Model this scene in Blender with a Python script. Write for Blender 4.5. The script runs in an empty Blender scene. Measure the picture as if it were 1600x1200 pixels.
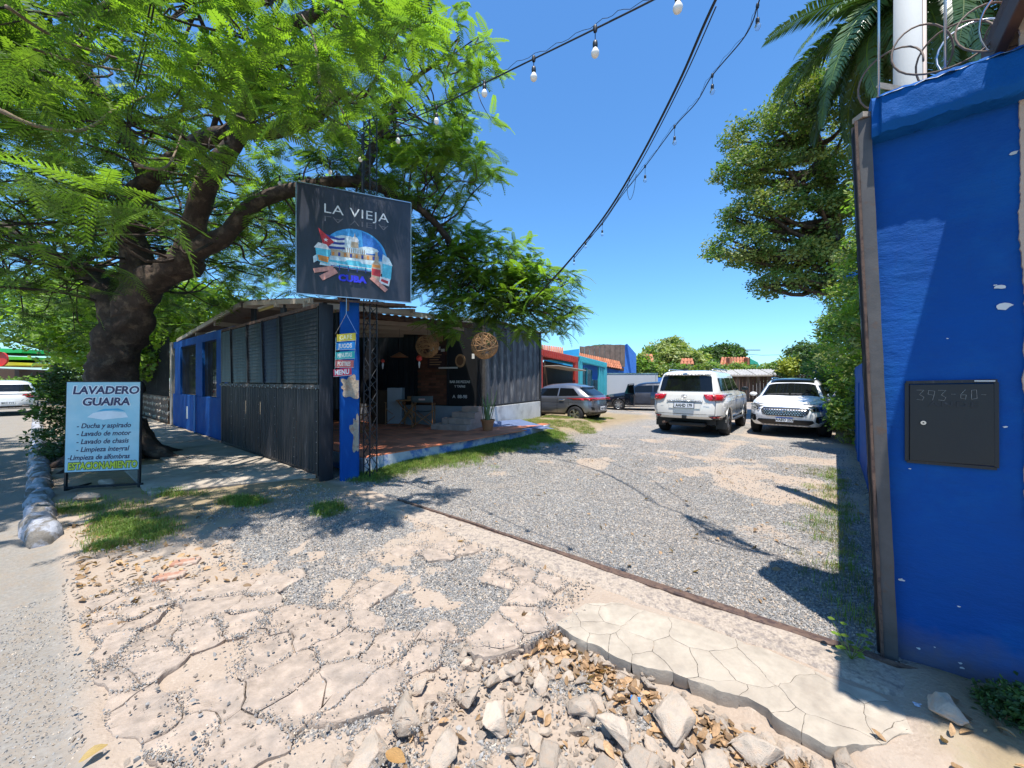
import bpy, bmesh, math, random
import numpy as np
from mathutils import Vector, Matrix, Euler, noise
from mathutils.bvhtree import BVHTree
R = math.radians
sc = bpy.context.scene
COL = sc.collection
rnd = random.Random(7)
nr = np.random.RandomState(11)

# ------------------------------------------------------------ camera, sky, sun, exposure
CAMZ = 1.6
cam_data = bpy.data.cameras.new('camera')
cam_data.sensor_fit = 'HORIZONTAL'; cam_data.sensor_width = 36.0
cam_data.lens = 36.0 * 600 / 1600
cam_data.shift_y = -6 / 1600
cam_data.clip_start = 0.05; cam_data.clip_end = 3000
cam = bpy.data.objects.new('camera', cam_data)
cam.location = (0, 0, CAMZ); cam.rotation_euler = (R(90), 0, 0)
COL.objects.link(cam); sc.camera = cam

SUN = Vector((0.002, -0.284, 1.0)).normalized()          # towards the sun
sun_el = math.asin(SUN.z); sun_az = math.atan2(SUN.x, SUN.y)
world = bpy.data.worlds.new('World'); sc.world = world; world.use_nodes = True
wn = world.node_tree; wn.nodes.clear()
sky = wn.nodes.new('ShaderNodeTexSky'); sky.sky_type = 'NISHITA'; sky.sun_disc = False
sky.sun_elevation = sun_el; sky.sun_rotation = sun_az
sky.altitude = 0; sky.air_density = 1.15; sky.dust_density = 0.25; sky.ozone_density = 3.0
bgn = wn.nodes.new('ShaderNodeBackground'); bgn.inputs['Strength'].default_value = 0.10
won = wn.nodes.new('ShaderNodeOutputWorld')
tint = wn.nodes.new('ShaderNodeVectorMath'); tint.operation = 'MULTIPLY'; tint.inputs[1].default_value = (.70, 1.17, 1.54)
wn.links.new(sky.outputs[0], tint.inputs[0]); wn.links.new(tint.outputs[0], bgn.inputs[0]); wn.links.new(bgn.outputs[0], won.inputs[0])
sl = bpy.data.lights.new('sun', 'SUN'); sl.energy = 5.0; sl.angle = R(0.55); sl.color = (1.0, 0.955, 0.89)
so = bpy.data.objects.new('sun', sl); so.rotation_euler = (-SUN).to_track_quat('-Z', 'Y').to_euler()
so.location = (0, 0, 40); COL.objects.link(so)
vs = sc.view_settings
vs.view_transform = 'Standard'; vs.look = 'None'; vs.gamma = 1; vs.use_curve_mapping = False
vs.exposure = 0.66
sc.cycles.max_bounces = 7; sc.cycles.transparent_max_bounces = 10
sc.cycles.diffuse_bounces = 4; sc.cycles.transmission_bounces = 5; sc.cycles.glossy_bounces = 3
sc.cycles.caustics_reflective = False; sc.cycles.caustics_refractive = False

# ------------------------------------------------------------ places
def P(px, py, d):                      # a point d metres deep seen at (px, py) of the photograph
    return Vector(((px - 800) / 600 * d, d, CAMZ - (py - 594) / 600 * d))
def G(px, py, z=0.0):                  # the point of a level plane seen at (px, py)
    d = 600 * (CAMZ - z) / (py - 594)
    return Vector(((px - 800) / 600 * d, d, z))
UX, UY = Vector((.778, -.628, 0)), Vector((.628, .778, 0))     # along the street, into the yard
ANG = math.atan2(-.628, .778)
def UV(u, v, z=0.0): return Vector((u * .778 + v * .628, -u * .628 + v * .778, z))
def touv(x, y): return x * .778 - y * .628, x * .628 + y * .778

# ------------------------------------------------------------ object helpers
def prop(o, label=None, cat=None, group=None, kind=None):
    if label: o['label'] = label
    if cat: o['category'] = cat
    if group: o['group'] = group
    if kind: o['kind'] = kind
    return o
def thing(name, label, cat, loc=(0, 0, 0), rz=0.0, group=None):
    o = bpy.data.objects.new(name, None); COL.objects.link(o)
    o.empty_display_size = .2
    o.location = loc; o.rotation_euler = (0, 0, rz)
    return prop(o, label, cat, group)
def copy_tree(o, parent=None):
    c = o.copy(); COL.objects.link(c)
    if parent: c.parent = parent
    for ch in list(o.children): copy_tree(ch, c)
    return c
class MB:
    def __init__(s): s.v = []; s.f = []; s.mi = []; s.m = 0
    def add(s, vs, fs):
        n = len(s.v); s.v.extend([tuple(p) for p in vs])
        for f in fs: s.f.append(tuple(i + n for i in f)); s.mi.append(s.m)
        return s
    def box(s, c, d, rot=None, taper=1.0):
        c = Vector(c); hx, hy, hz = d[0] / 2, d[1] / 2, d[2] / 2
        pts = []
        for z in (-1, 1):
            t = taper if z > 0 else 1
            for x, y in ((-1, -1), (1, -1), (1, 1), (-1, 1)): pts.append(Vector((x * hx * t, y * hy * t, z * hz)))
        if rot is not None: pts = [rot @ p for p in pts]
        return s.add([c + p for p in pts], [(0, 3, 2, 1), (4, 5, 6, 7), (0, 1, 5, 4), (1, 2, 6, 5), (2, 3, 7, 6), (3, 0, 4, 7)])
    def bar(s, a, b, w, h=None, up=(0, 0, 1)):
        a, b = Vector(a), Vector(b); h = h or w; d = b - a; L = d.length
        if L < 1e-6: return s
        x = d / L; u = Vector(up)
        if abs(x.dot(u)) > .98: u = Vector((0, 1, 0))
        y = u.cross(x).normalized(); z = x.cross(y)
        return s.box((a + b) / 2, (L, w, h), Matrix((x, y, z)).transposed())
    def tube(s, path, rad, n=8, cap=True):
        path = [Vector(p) for p in path]; m = len(path)
        if not hasattr(rad, '__len__'): rad = [rad] * m
        prev = None; vs = []
        for i, p in enumerate(path):
            t = (path[min(i + 1, m - 1)] - path[max(i - 1, 0)])
            t = t.normalized() if t.length > 1e-9 else Vector((0, 0, 1))
            if prev is None:
                a = Vector((0, 0, 1)) if abs(t.z) < .9 else Vector((1, 0, 0))
                a = (a - t * a.dot(t)).normalized()
            else:
                a = prev - t * prev.dot(t)
                a = a.normalized() if a.length > 1e-6 else prev
            prev = a; b = t.cross(a)
            for k in range(n):
                th = 2 * math.pi * k / n
                vs.append(p + (a * math.cos(th) + b * math.sin(th)) * rad[i])
        fs = [(i * n + k, i * n + (k + 1) % n, (i + 1) * n + (k + 1) % n, (i + 1) * n + k) for i in range(m - 1) for k in range(n)]
        if cap: fs += [tuple(range(n - 1, -1, -1)), tuple((m - 1) * n + k for k in range(n))]
        return s.add(vs, fs)
    def lathe(s, prof, n=24, c=(0, 0, 0), rot=None, cap=False):       # prof [(r,z)]
        c = Vector(c); vs = []
        for r, z in prof:
            for k in range(n):
                p = Vector((r * math.cos(2 * math.pi * k / n), r * math.sin(2 * math.pi * k / n), z))
                vs.append(c + (rot @ p if rot else p))
        m = len(prof)
        fs = [(i * n + k, i * n + (k + 1) % n, (i + 1) * n + (k + 1) % n, (i + 1) * n + k) for i in range(m - 1) for k in range(n)]
        if cap: fs += [tuple(range(n - 1, -1, -1)), tuple((m - 1) * n + k for k in range(n))]
        return s.add(vs, fs)
    def prism(s, poly, fn, d):          # poly 2D points; fn(x,y,depth)->3D
        n = len(poly)
        vs = [fn(x, y, 0) for x, y in poly] + [fn(x, y, d) for x, y in poly]
        return s.add(vs, [tuple(range(n)), tuple(range(2 * n - 1, n - 1, -1))] + [(i, i + n, (i + 1) % n + n, (i + 1) % n) for i in range(n)])
    def grid(s, fn, nu, nv):
        vs = [fn(i / nu, j / nv) for j in range(nv + 1) for i in range(nu + 1)]
        return s.add(vs, [(j * (nu + 1) + i, j * (nu + 1) + i + 1, (j + 1) * (nu + 1) + i + 1, (j + 1) * (nu + 1) + i) for j in range(nv) for i in range(nu)])
    def mesh(s, name, mats, smooth=False, recalc=True):
        me = bpy.data.meshes.new(name); me.from_pydata(s.v, [], s.f)
        for m in (mats if isinstance(mats, (list, tuple)) else [mats]): me.materials.append(m)
        if any(s.mi): me.polygons.foreach_set('material_index', s.mi)
        if recalc:
            bm = bmesh.new(); bm.from_mesh(me); bmesh.ops.recalc_face_normals(bm, faces=bm.faces); bm.to_mesh(me); bm.free()
        if smooth: me.polygons.foreach_set('use_smooth', [True] * len(me.polygons))
        me.update(); return me
    def build(s, name, mats, parent=None, smooth=False, kind=None, bevel=0, label=None, recalc=True, sharp=None):
        return link(name, s.mesh(name, mats, smooth, recalc), parent, kind, bevel, label, sharp)
def link(name, me, parent=None, kind=None, bevel=0, label=None, sharp=None):
    o = bpy.data.objects.new(name, me); COL.objects.link(o)
    if parent: o.parent = parent
    if kind: o['kind'] = kind
    if label: o['label'] = label
    if bevel:
        b = o.modifiers.new('bevel', 'BEVEL'); b.width = bevel; b.segments = 2; b.limit_method = 'ANGLE'; b.angle_limit = R(40)
    if sharp: me.set_sharp_from_angle(angle=R(sharp))
    return o
def sm(t, a, b):
    t = np.clip((t - a) / (b - a), 0, 1); return t * t * (3 - 2 * t)
def cr(pts, n):                        # smooth curve through points
    pts = [Vector(p) for p in pts]; out = []; m = len(pts)
    for i in range(m - 1):
        p0, p1, p2, p3 = pts[max(i - 1, 0)], pts[i], pts[i + 1], pts[min(i + 2, m - 1)]
        for k in range(n):
            t = k / n
            out.append(.5 * ((2 * p1) + (p2 - p0) * t + (2 * p0 - 5 * p1 + 4 * p2 - p3) * t * t + (3 * p1 - p0 - 3 * p2 + p3) * t ** 3))
    out.append(pts[-1]); return out
def FR(o, x, y):                       # matrix with origin o and x, y axes
    x = Vector(x).normalized(); y = Vector(y); y = (y - x * y.dot(x)).normalized(); z = x.cross(y)
    m = Matrix((x, y, z)).transposed().to_4x4(); m.translation = Vector(o); return m
def text(name, body, size, mat, parent, M, depth=.002, bold=0.0, shear=0.0, align='CENTER', xs=1.0, space=1.0, ln=1.0):
    cu = bpy.data.curves.new(name, 'FONT'); cu.body = body; cu.size = size; cu.extrude = depth; cu.offset = bold
    cu.shear = shear; cu.align_x = align; cu.align_y = 'CENTER'; cu.resolution_u = 3; cu.space_character = space; cu.space_line = ln
    ob = bpy.data.objects.new(name, cu); COL.objects.link(ob)
    bpy.context.view_layer.update()
    me = bpy.data.meshes.new_from_object(ob.evaluated_get(bpy.context.evaluated_depsgraph_get()))
    bpy.data.objects.remove(ob); me.materials.clear(); me.materials.append(mat)
    me.transform(M @ Matrix.Diagonal((xs, 1, 1, 1)))
    return link(name, me, parent)

# ------------------------------------------------------------ materials
def nt(m): m.use_nodes = True; return m.node_tree, m.node_tree.nodes, m.node_tree.links
def mat(name, rgb, rough=.7, var=.12, scale=4, bump=0, bscale=60, metal=0, coat=0, spec=.5, rand=0, col2=None, c2at=.5, c2w=.1, c2scale=3, stretch=(1, 1, 1), trans=0, coord='Object', dust=0):
    m = bpy.data.materials.new(name); t, N, L = nt(m)
    b = N['Principled BSDF']; b.inputs['Roughness'].default_value = rough; b.inputs['Metallic'].default_value = metal
    b.inputs['Coat Weight'].default_value = coat; b.inputs['Coat Roughness'].default_value = .04; b.inputs['Specular IOR Level'].default_value = spec
    tc = N.new('ShaderNodeTexCoord'); mp = N.new('ShaderNodeMapping'); mp.inputs['Scale'].default_value = stretch
    L.new(tc.outputs[coord], mp.inputs[0])
    def noi(sc_, det=5, ro=.6):
        n = N.new('ShaderNodeTexNoise'); n.inputs['Scale'].default_value = sc_; n.inputs['Detail'].default_value = det; n.inputs['Roughness'].default_value = ro
        L.new(mp.outputs[0], n.inputs[0]); return n
    def mr(src, a, b_, c, d):
        r = N.new('ShaderNodeMapRange'); r.inputs[1].default_value = a; r.inputs[2].default_value = b_; r.inputs[3].default_value = c; r.inputs[4].default_value = d
        L.new(src, r.inputs[0]); return r.outputs[0]
    base = N.new('ShaderNodeRGB'); base.outputs[0].default_value = (*rgb, 1); col = base.outputs[0]
    if col2:
        n2 = noi(c2scale, 6, .65); f = mr(n2.outputs[0], c2at - c2w / 2, c2at + c2w / 2, 0, 1)
        mx = N.new('ShaderNodeMix'); mx.data_type = 'RGBA'; L.new(f, mx.inputs[0]); L.new(col, mx.inputs[6]); mx.inputs[7].default_value = (*col2, 1); col = mx.outputs[2]
    n1 = noi(scale); v = mr(n1.outputs[0], .25, .75, 1 - var, 1 + var)
    if rand:
        oi = N.new('ShaderNodeObjectInfo'); rv = mr(oi.outputs['Random'], 0, 1, 1 - rand, 1 + rand)
        mm = N.new('ShaderNodeMath'); mm.operation = 'MULTIPLY'; L.new(v, mm.inputs[0]); L.new(rv, mm.inputs[1]); v = mm.outputs[0]
    vm = N.new('ShaderNodeVectorMath'); vm.operation = 'SCALE'; L.new(col, vm.inputs[0]); L.new(v, vm.inputs['Scale'])
    L.new(vm.outputs[0], b.inputs['Base Color'])
    rr = mr(n1.outputs[0], .3, .7, max(rough - .08, 0.02), min(rough + .08, 1)); L.new(rr, b.inputs['Roughness'])
    if bump:
        nb = noi(bscale, 6, .7); bp = N.new('ShaderNodeBump'); bp.inputs['Strength'].default_value = 1; bp.inputs['Distance'].default_value = bump
        L.new(nb.outputs[0], bp.inputs['Height']); L.new(bp.outputs[0], b.inputs['Normal'])
    if trans:
        tr = N.new('ShaderNodeBsdfTranslucent'); ms = N.new('ShaderNodeMixShader'); ms.inputs[0].default_value = trans
        sc2 = N.new('ShaderNodeVectorMath'); sc2.operation = 'MULTIPLY'; L.new(vm.outputs[0], sc2.inputs[0]); sc2.inputs[1].default_value = (1.35, 1.5, .5)
        L.new(sc2.outputs[0], tr.inputs[0]); L.new(b.outputs[0], ms.inputs[1]); L.new(tr.outputs[0], ms.inputs[2])
        L.new(ms.outputs[0], N['Material Output'].inputs[0])
    return m
def M_(n): return bpy.data.materials[n]
mat('blue_paint', (.003, .066, .28), .75, .10, 3, .003, 14, col2=(.004, .08, .30), c2at=.56, c2w=.12, c2scale=2.2, spec=.2)
mat('blue_paint_rough', (.012, .14, .56), .6, .12, 3, .012, 28)
mat('black_metal', (.012, .013, .016), .5, .35, 6, .001, 40, col2=(.05, .05, .055), c2at=.62, c2w=.12, c2scale=5, stretch=(6, 6, .5))
mat('post_metal', (.075, .07, .068), .6, .3, 8, .001, 90, col2=(.09, .06, .045), c2at=.63, c2w=.08, c2scale=12)
mat('rust', (.115, .07, .05), .85, .35, 20, .002, 120, col2=(.06, .035, .03), c2at=.55, c2w=.1, c2scale=18)
mat('white_plaster', (.62, .62, .6), .85, .15, 3, .003, 30, col2=(.38, .38, .37), c2at=.62, c2w=.2, c2scale=2)
mat('beige_plaster', (.50, .37, .28), .9, .1, 3, .004, 40)
mat('concrete', (.41, .355, .29), .9, .14, 3, .003, 50, col2=(.29, .24, .19), c2at=.56, c2w=.2, c2scale=1.7)
mat('aggregate', (.38, .31, .245), .95, .3, 55, .010, 38, col2=(.24, .2, .17), c2at=.55, c2w=.1, c2scale=26)
mat('slab_concrete', (.41, .35, .275), .9, .16, 13, .003, 60, col2=(.30, .25, .195), c2at=.57, c2w=.3, c2scale=3.5)
mat('stone_pink', (.375, .295, .23), .92, .30, 14, .012, 26, rand=.07, col2=(.30, .245, .2), c2at=.55, c2w=.25, c2scale=4)
mat('rubble', (.43, .355, .28), .92, .2, 7, .006, 35, rand=.22, col2=(.40, .30, .22), c2at=.56, c2w=.2, c2scale=7)
mat('pebble', (.25, .238, .222), .85, .2, 30, 0, rand=.42)
mat('pebble_tan', (.42, .34, .26), .9, .25, 30, 0, rand=.35)
mat('dry_leaf', (.34, .21, .11), .7, .35, 9, 0, rand=.6, trans=.2)
mat('wood', (.36, .15, .05), .55, .3, 5, .001, 40, stretch=(1, 1, 6))
mat('dark_wood', (.08, .04, .02), .6, .3, 6)
mat('rubber', (.012, .012, .013), .8, .2, 20)
mat('chrome', (.65, .65, .66), .18, .03, 5, metal=1)
mat('alloy', (.5, .5, .52), .3, .05, 5, metal=1)
mat('black_plastic', (.012, .012, .013), .5, .1, 20)
mat('red_lens', (.42, .008, .012), .12, .1, 20, coat=1)
mat('glass_dark', (.006, .007, .008), .04, .05, 5, spec=.45)
mat('paint_pearl', (.74, .71, .64), .28, .02, 2, coat=1)
mat('paint_white', (.82, .82, .82), .25, .02, 2, coat=1)
mat('paint_silver', (.21, .21, .22), .33, .03, 2, metal=.75, coat=1)
mat('paint_navy', (.008, .011, .022), .2, .05, 2, coat=1)
mat('headlamp', (.32, .33, .35), .08, .3, 25, metal=.8, coat=1)
mat('plate_white', (.75, .76, .78), .4, .03, 5)
mat('print_blue', (.02, .07, .35), .5, .05, 5)
mat('white_paint', (.78, .78, .76), .6, .08, 5)
mat('bark', (.055, .037, .028), .95, .45, 7, .035, 11, col2=(.12, .085, .06), c2at=.56, c2w=.1, c2scale=5)
mat('bark_light', (.20, .14, .095), .9, .3, 10, .01, 30)
mat('leaf_bright', (.18, .29, .04), .5, .2, 3, 0, rand=.35, trans=.5)
mat('leaf_mid', (.09, .165, .034), .5, .25, 2, 0, rand=.4, trans=.42)
mat('leaf_dark', (.06, .105, .03), .5, .25, 2, 0, rand=.4, trans=.3)
mat('leaf_olive', (.27, .31, .09), .5, .25, 1, 0, rand=.4, trans=.35)
mat('leaf_palm', (.07, .13, .045), .35, .2, 2, 0, rand=.3, trans=.2)
mat('grass_blade', (.18, .27, .05), .6, .3, 3, 0, rand=.45, trans=.4)
mat('grass_dry', (.33, .29, .11), .7, .3, 3, 0, rand=.3, trans=.3)
# ------------------------------------------------------------ numpy noise
_perm = nr.rand(256, 256)
def vnoise(x, y):
    xi = np.floor(x).astype(int); yi = np.floor(y).astype(int); fx = x - xi; fy = y - yi
    fx = fx * fx * (3 - 2 * fx); fy = fy * fy * (3 - 2 * fy)
    a = _perm[xi % 256, yi % 256]; b = _perm[(xi + 1) % 256, yi % 256]; c = _perm[xi % 256, (yi + 1) % 256]; d = _perm[(xi + 1) % 256, (yi + 1) % 256]
    return (a * (1 - fx) + b * fx) * (1 - fy) + (c * (1 - fx) + d * fx) * fy
def fbm(x, y, s=1.0, o=4):
    x = np.asarray(x, float) * s + 37.2; y = np.asarray(y, float) * s + 11.7; r = 0; a = .5; t = 0
    for k in range(o): r = r + a * vnoise(x, y); t += a; a *= .5; x = x * 2.03 + 5.1; y = y * 2.03 + 9.7
    return r / t
def height(x, y):
    u, v = touv(x, y)
    n = fbm(x, y, 1.3) - .5; n2 = fbm(x, y, 9) - .5
    h = n * .03 + n2 * .012
    w = .12 * (fbm(x, y, 2.2) - .5)
    # the broken hollow between the street and the slab
    pit = sm(u + w, -1.75, -1.35) * (1 - sm(v + w * .3, 2.21, 2.30)) * sm(v, .2, .7)
    pit = np.maximum(pit, sm(u, .36, .55) * (1 - sm(v, 2.3, 2.6)) * sm(v, .2, .7) * .8)
    h = h - pit * (.068 - .06 * (fbm(x, y, 5) - .5))
    drv = sm(u, -4.6, -4.1) * (1 - sm(u, -1.6, -1.3)) * (1 - sm(v, 2.5, 2.7)) * sm(v, .1, .3)
    h = h - drv * (.022 - .03 * (fbm(x, y, 3.2) - .5))
    road = 1 - sm(v + .05 * n, .08, .16)
    h = h * (1 - .7 * road) - road * .03
    # verge by the terrace and the rise at its far end
    bank = (1 - sm(u, -6.0, -4.9)) * sm(v, 3.2, 4.2)
    h = h + bank * .07
    h = h + (1 - sm(u, -6.6, -5.6)) * sm(v, 7.5, 10.2) * (1 - sm(v, 11.8, 12.9)) * .2
    # soil under the tree and by the signs
    soil = (1 - sm(u, -6.9, -5.2)) * sm(v, .3, .6) * (1 - sm(v, 2.6, 2.9))
    h = h + soil * .03
    h = h + sm(u, .25, .45) * (1 - sm(v, 2.95, 3.2)) * sm(v, 2.2, 2.6) * .05
    far = sm(np.hypot(x, y), 12, 30)
    return h * (1 - far) + far * 0.0 
def hz(x, y): return float(height(np.array([x]), np.array([y]))[0])
def axis(lo, hi, dlo, dhi, step, grow, far):
    a = list(np.arange(lo, hi, step)); s = step
    while a[-1] < far: s *= grow; a.append(a[-1] + s)
    b = []; s = step; c = lo
    while c > -far: s *= grow; c -= s; b.append(c)
    return np.array(b[::-1] + a)
gx = axis(-6.5, 4.2, 0, 0, .035, 1.06, 500); gy = axis(.8, 6.2, 0, 0, .035, 1.05, 500)
gy = gy[gy > -60]; X, Y = np.meshgrid(gx, gy); Z = height(X, Y)
nx, ny = len(gx), len(gy)
me = bpy.data.meshes.new('ground'); vv = np.stack([X, Y, Z], -1).reshape(-1, 3)
idx = np.arange(nx * ny).reshape(ny, nx)
ff = np.stack([idx[:-1, :-1], idx[:-1, 1:], idx[1:, 1:], idx[1:, :-1]], -1).reshape(-1, 4)
me.vertices.add(len(vv)); me.vertices.foreach_set('co', vv.ravel())
me.loops.add(ff.size); me.loops.foreach_set('vertex_index', ff.ravel())
me.polygons.add(len(ff)); me.polygons.foreach_set('loop_start', np.arange(0, ff.size, 4)); me.polygons.foreach_set('loop_total', np.full(len(ff), 4))
me.polygons.foreach_set('use_smooth', np.ones(len(ff), bool)); me.update(); me.validate()
u, v = touv(vv[:, 0], vv[:, 1]); x_, y_ = vv[:, 0], vv[:, 1]
def gravel_mask(x, y):
    u, v = touv(x, y); n = fbm(x, y, 1.1, 5); n3 = fbm(x, y, 4, 4)
    ruts = np.maximum(np.exp(-((u + 1.75) / .28) ** 2), np.exp(-((u + 3.3) / .28) ** 2)) * sm(fbm(x, y, .9, 3), .42, .6) * sm(v, 4.2, 7)
    yard = sm(v, 2.98, 3.1) * (.98 - .75 * sm(n, .54, .66) * sm(v, 3.6, 5.5)) * (1 - .6 * ruts)
    apron = (1 - sm(v, 2.55, 2.75)) * sm(v, .9, 1.5) * sm(u, -6.4, -5.4) * (1 - sm(u, -3.7, -3.0)) * sm(n3, .3, .42)
    patch = (1 - sm(np.hypot((u + 2.35) / 1.0, (v - 1.95) / .65), .6, 1.1)) * sm(n3, .33, .45)
    patch = np.maximum(patch, (1 - sm(np.hypot((u + 2.95) / .62, (v - 1.35) / .36), .6, 1.1)) * sm(n3, .36, .48))
    seam = sm(u, -4.3, -4) * (1 - sm(u, -1.4, -1.2)) * sm(v, .3, .5) * (1 - sm(v, 2.7, 2.8)) * .5 * sm(n3, .5, .62)
    strip = (u > -1.2) * (u < -.6) * sm(v, .9, 1.3) * (1 - sm(v, 1.9, 2.1)) * sm(n3, .42, .55) * .7
    return np.clip(np.maximum.reduce([yard, apron, patch, seam, strip]), 0, 1)
gm = gravel_mask(x_, y_)
rd = 1 - sm(v + .1 * (fbm(x_, y_, 3) - .5), .08, .2)
vg = np.clip((1 - sm(u, -6.2, -4.9)) * sm(v, 3.2, 3.6) * (1 - sm(v, 16, 18)) + (1 - sm(u, -5.8, -4.9)) * sm(v, .25, .5) * (1 - sm(v, 2.8, 3)) + sm(u, .3, .6) * (v > 2.4), 0, 1)
at = me.attributes.new('ground_kind', 'FLOAT_COLOR', 'POINT')
at.data.foreach_set('color', np.stack([gm * (1 - .8 * vg), rd, vg, np.ones(len(gm))], -1).astype(np.float32).ravel())
gmat = bpy.data.materials.new('ground'); T, N, L = nt(gmat); B = N['Principled BSDF']; B.inputs['Roughness'].default_value = .93; B.inputs['Specular IOR Level'].default_value = .2
tc = N.new('ShaderNodeTexCoord'); av = N.new('ShaderNodeAttribute'); av.attribute_name = 'ground_kind'; sx = N.new('ShaderNodeSeparateColor'); L.new(av.outputs['Color'], sx.inputs[0])
def gnoise(s, d=6, r=.65):
    n = N.new('ShaderNodeTexNoise'); n.inputs['Scale'].default_value = s; n.inputs['Detail'].default_value = d; n.inputs['Roughness'].default_value = r; L.new(tc.outputs['Object'], n.inputs[0]); return n.outputs[0]
def gvor(s, feat='F1', rn=1.0):
    n = N.new('ShaderNodeTexVoronoi'); n.feature = feat; n.inputs['Scale'].default_value = s; n.inputs['Randomness'].default_value = rn; L.new(tc.outputs['Object'], n.inputs[0]); return n
def gmr(s, a, b, c, d):
    n = N.new('ShaderNodeMapRange'); L.new(s, n.inputs[0])
    for i, q in enumerate((a, b, c, d)): n.inputs[i + 1].default_value = q
    return n.outputs[0]
def gramp(s, stops):
    n = N.new('ShaderNodeValToRGB'); L.new(s, n.inputs[0]); e = n.color_ramp.elements
    while len(e) < len(stops): e.new(.5)
    for q, (p, c) in zip(e, stops): q.position = p; q.color = (*c, 1)
    return n.outputs[0]
def gmix(f, a, b):
    n = N.new('ShaderNodeMix'); n.data_type = 'RGBA'; L.new(f, n.inputs[0]) if not isinstance(f, float) else setattr(n.inputs[0], 'default_value', f); L.new(a, n.inputs[6]); L.new(b, n.inputs[7]); return n.outputs[2]
def gmath(op, a, b):
    n = N.new('ShaderNodeMath'); n.operation = op
    for i, q in enumerate((a, b)):
        if isinstance(q, (int, float)): n.inputs[i].default_value = q
        else: L.new(q, n.inputs[i])
    return n.outputs[0]
dirt = gramp(gnoise(1.7), [(.3, (.315, .24, .18)), (.5, (.37, .295, .23)), (.7, (.305, .26, .215))])
dirt = gmix(gmr(gnoise(60, 3), .5, .72, 0, .5), dirt, gramp(gnoise(9), [(.3, (.3, .22, .16)), (.7, (.6, .5, .4))]))
vo = gvor(52); vsep = N.new('ShaderNodeSeparateColor'); L.new(vo.outputs['Color'], vsep.inputs[0])
grav = gramp(vsep.outputs[0], [(0, (.14, .135, .13)), (.35, (.215, .21, .2)), (.7, (.28, .27, .26)), (.88, (.37, .33, .28)), (1, (.5, .46, .4))])
grav = gmix(gmr(gnoise(.8, 4), .45, .7, 0, .35), grav, dirt)
roadc = gmix(gmath('MULTIPLY', gmr(gvor(46).outputs['Distance'], .22, .5, 0, 1), gmr(gnoise(7, 5), .4, .6, .15, .9)), gramp(gnoise(30), [(.3, (.2, .185, .165)), (.7, (.3, .275, .24))]), gramp(gnoise(1.5), [(.3, (.30, .245, .19)), (.7, (.22, .19, .155))]))
soilc = gramp(gnoise(3), [(.3, (.21, .16, .10)), (.55, (.30, .23, .14)), (.75, (.2, .2, .08))])
c = gmix(gmr(gmath('ADD', sx.outputs[0], gmath('MULTIPLY', gmath('SUBTRACT', gnoise(14, 4), .5), .9)), .35, .6, 0, 1), dirt, grav)
c = gmix(sx.outputs[1], c, roadc); c = gmix(sx.outputs[2], c, soilc)
L.new(c, B.inputs['Base Color'])
bh = gmath('ADD', gmath('MULTIPLY', gmr(vo.outputs['Distance'], 0, .6, 1, 0), gmath('ADD', gmath('MULTIPLY', sx.outputs[0], .8), .2)), gmath('MULTIPLY', gnoise(45, 5), .6))
bp = N.new('ShaderNodeBump'); bp.inputs['Distance'].default_value = .012; bp.inputs['Strength'].default_value = .9; L.new(bh, bp.inputs['Height']); L.new(bp.outputs[0], B.inputs['Normal'])
me.materials.append(gmat)
ground = link('ground', me, kind='structure')

# ------------------------------------------------------------ cracked slabs
def clip_half(poly, px, py, nx_, ny_):
    out = []
    for i in range(len(poly)):
        a = poly[i]; b = poly[(i + 1) % len(poly)]
        da = (a[0] - px) * nx_ + (a[1] - py) * ny_; db = (b[0] - px) * nx_ + (b[1] - py) * ny_
        if da <= 0: out.append(a)
        if (da < 0) != (db < 0) and abs(da - db) > 1e-12:
            t = da / (da - db); out.append((a[0] + (b[0] - a[0]) * t, a[1] + (b[1] - a[1]) * t))
    return out
def cells(seeds, outline, gap, sx=1.0):
    res = []
    for i, s in enumerate(seeds):
        poly = list(outline)
        for j, q in enumerate(seeds):
            if i == j: continue
            dx, dy = q[0] - s[0], q[1] - s[1]; L_ = math.hypot(dx, dy)
            if L_ > 2.2: continue
            poly = clip_half(poly, (s[0] + q[0]) / 2 - dx / L_ * gap / 2, (s[1] + q[1]) / 2 - dy / L_ * gap / 2, dx, dy)
            if len(poly) < 3: break
        if len(poly) >= 3: res.append((s, poly))
    return res
def warp(u, v, a1=.035, a2=.014):
    return (u + a1 * 2 * (float(fbm(u, v, 4, 2)) - .5) + a2 * 2 * (float(fbm(u + 9, v, 9, 4)) - .5),
            v + a1 * 2 * (float(fbm(u + 31, v + 7, 4, 2)) - .5) + a2 * 2 * (float(fbm(u, v + 15, 9, 4)) - .5))
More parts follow.
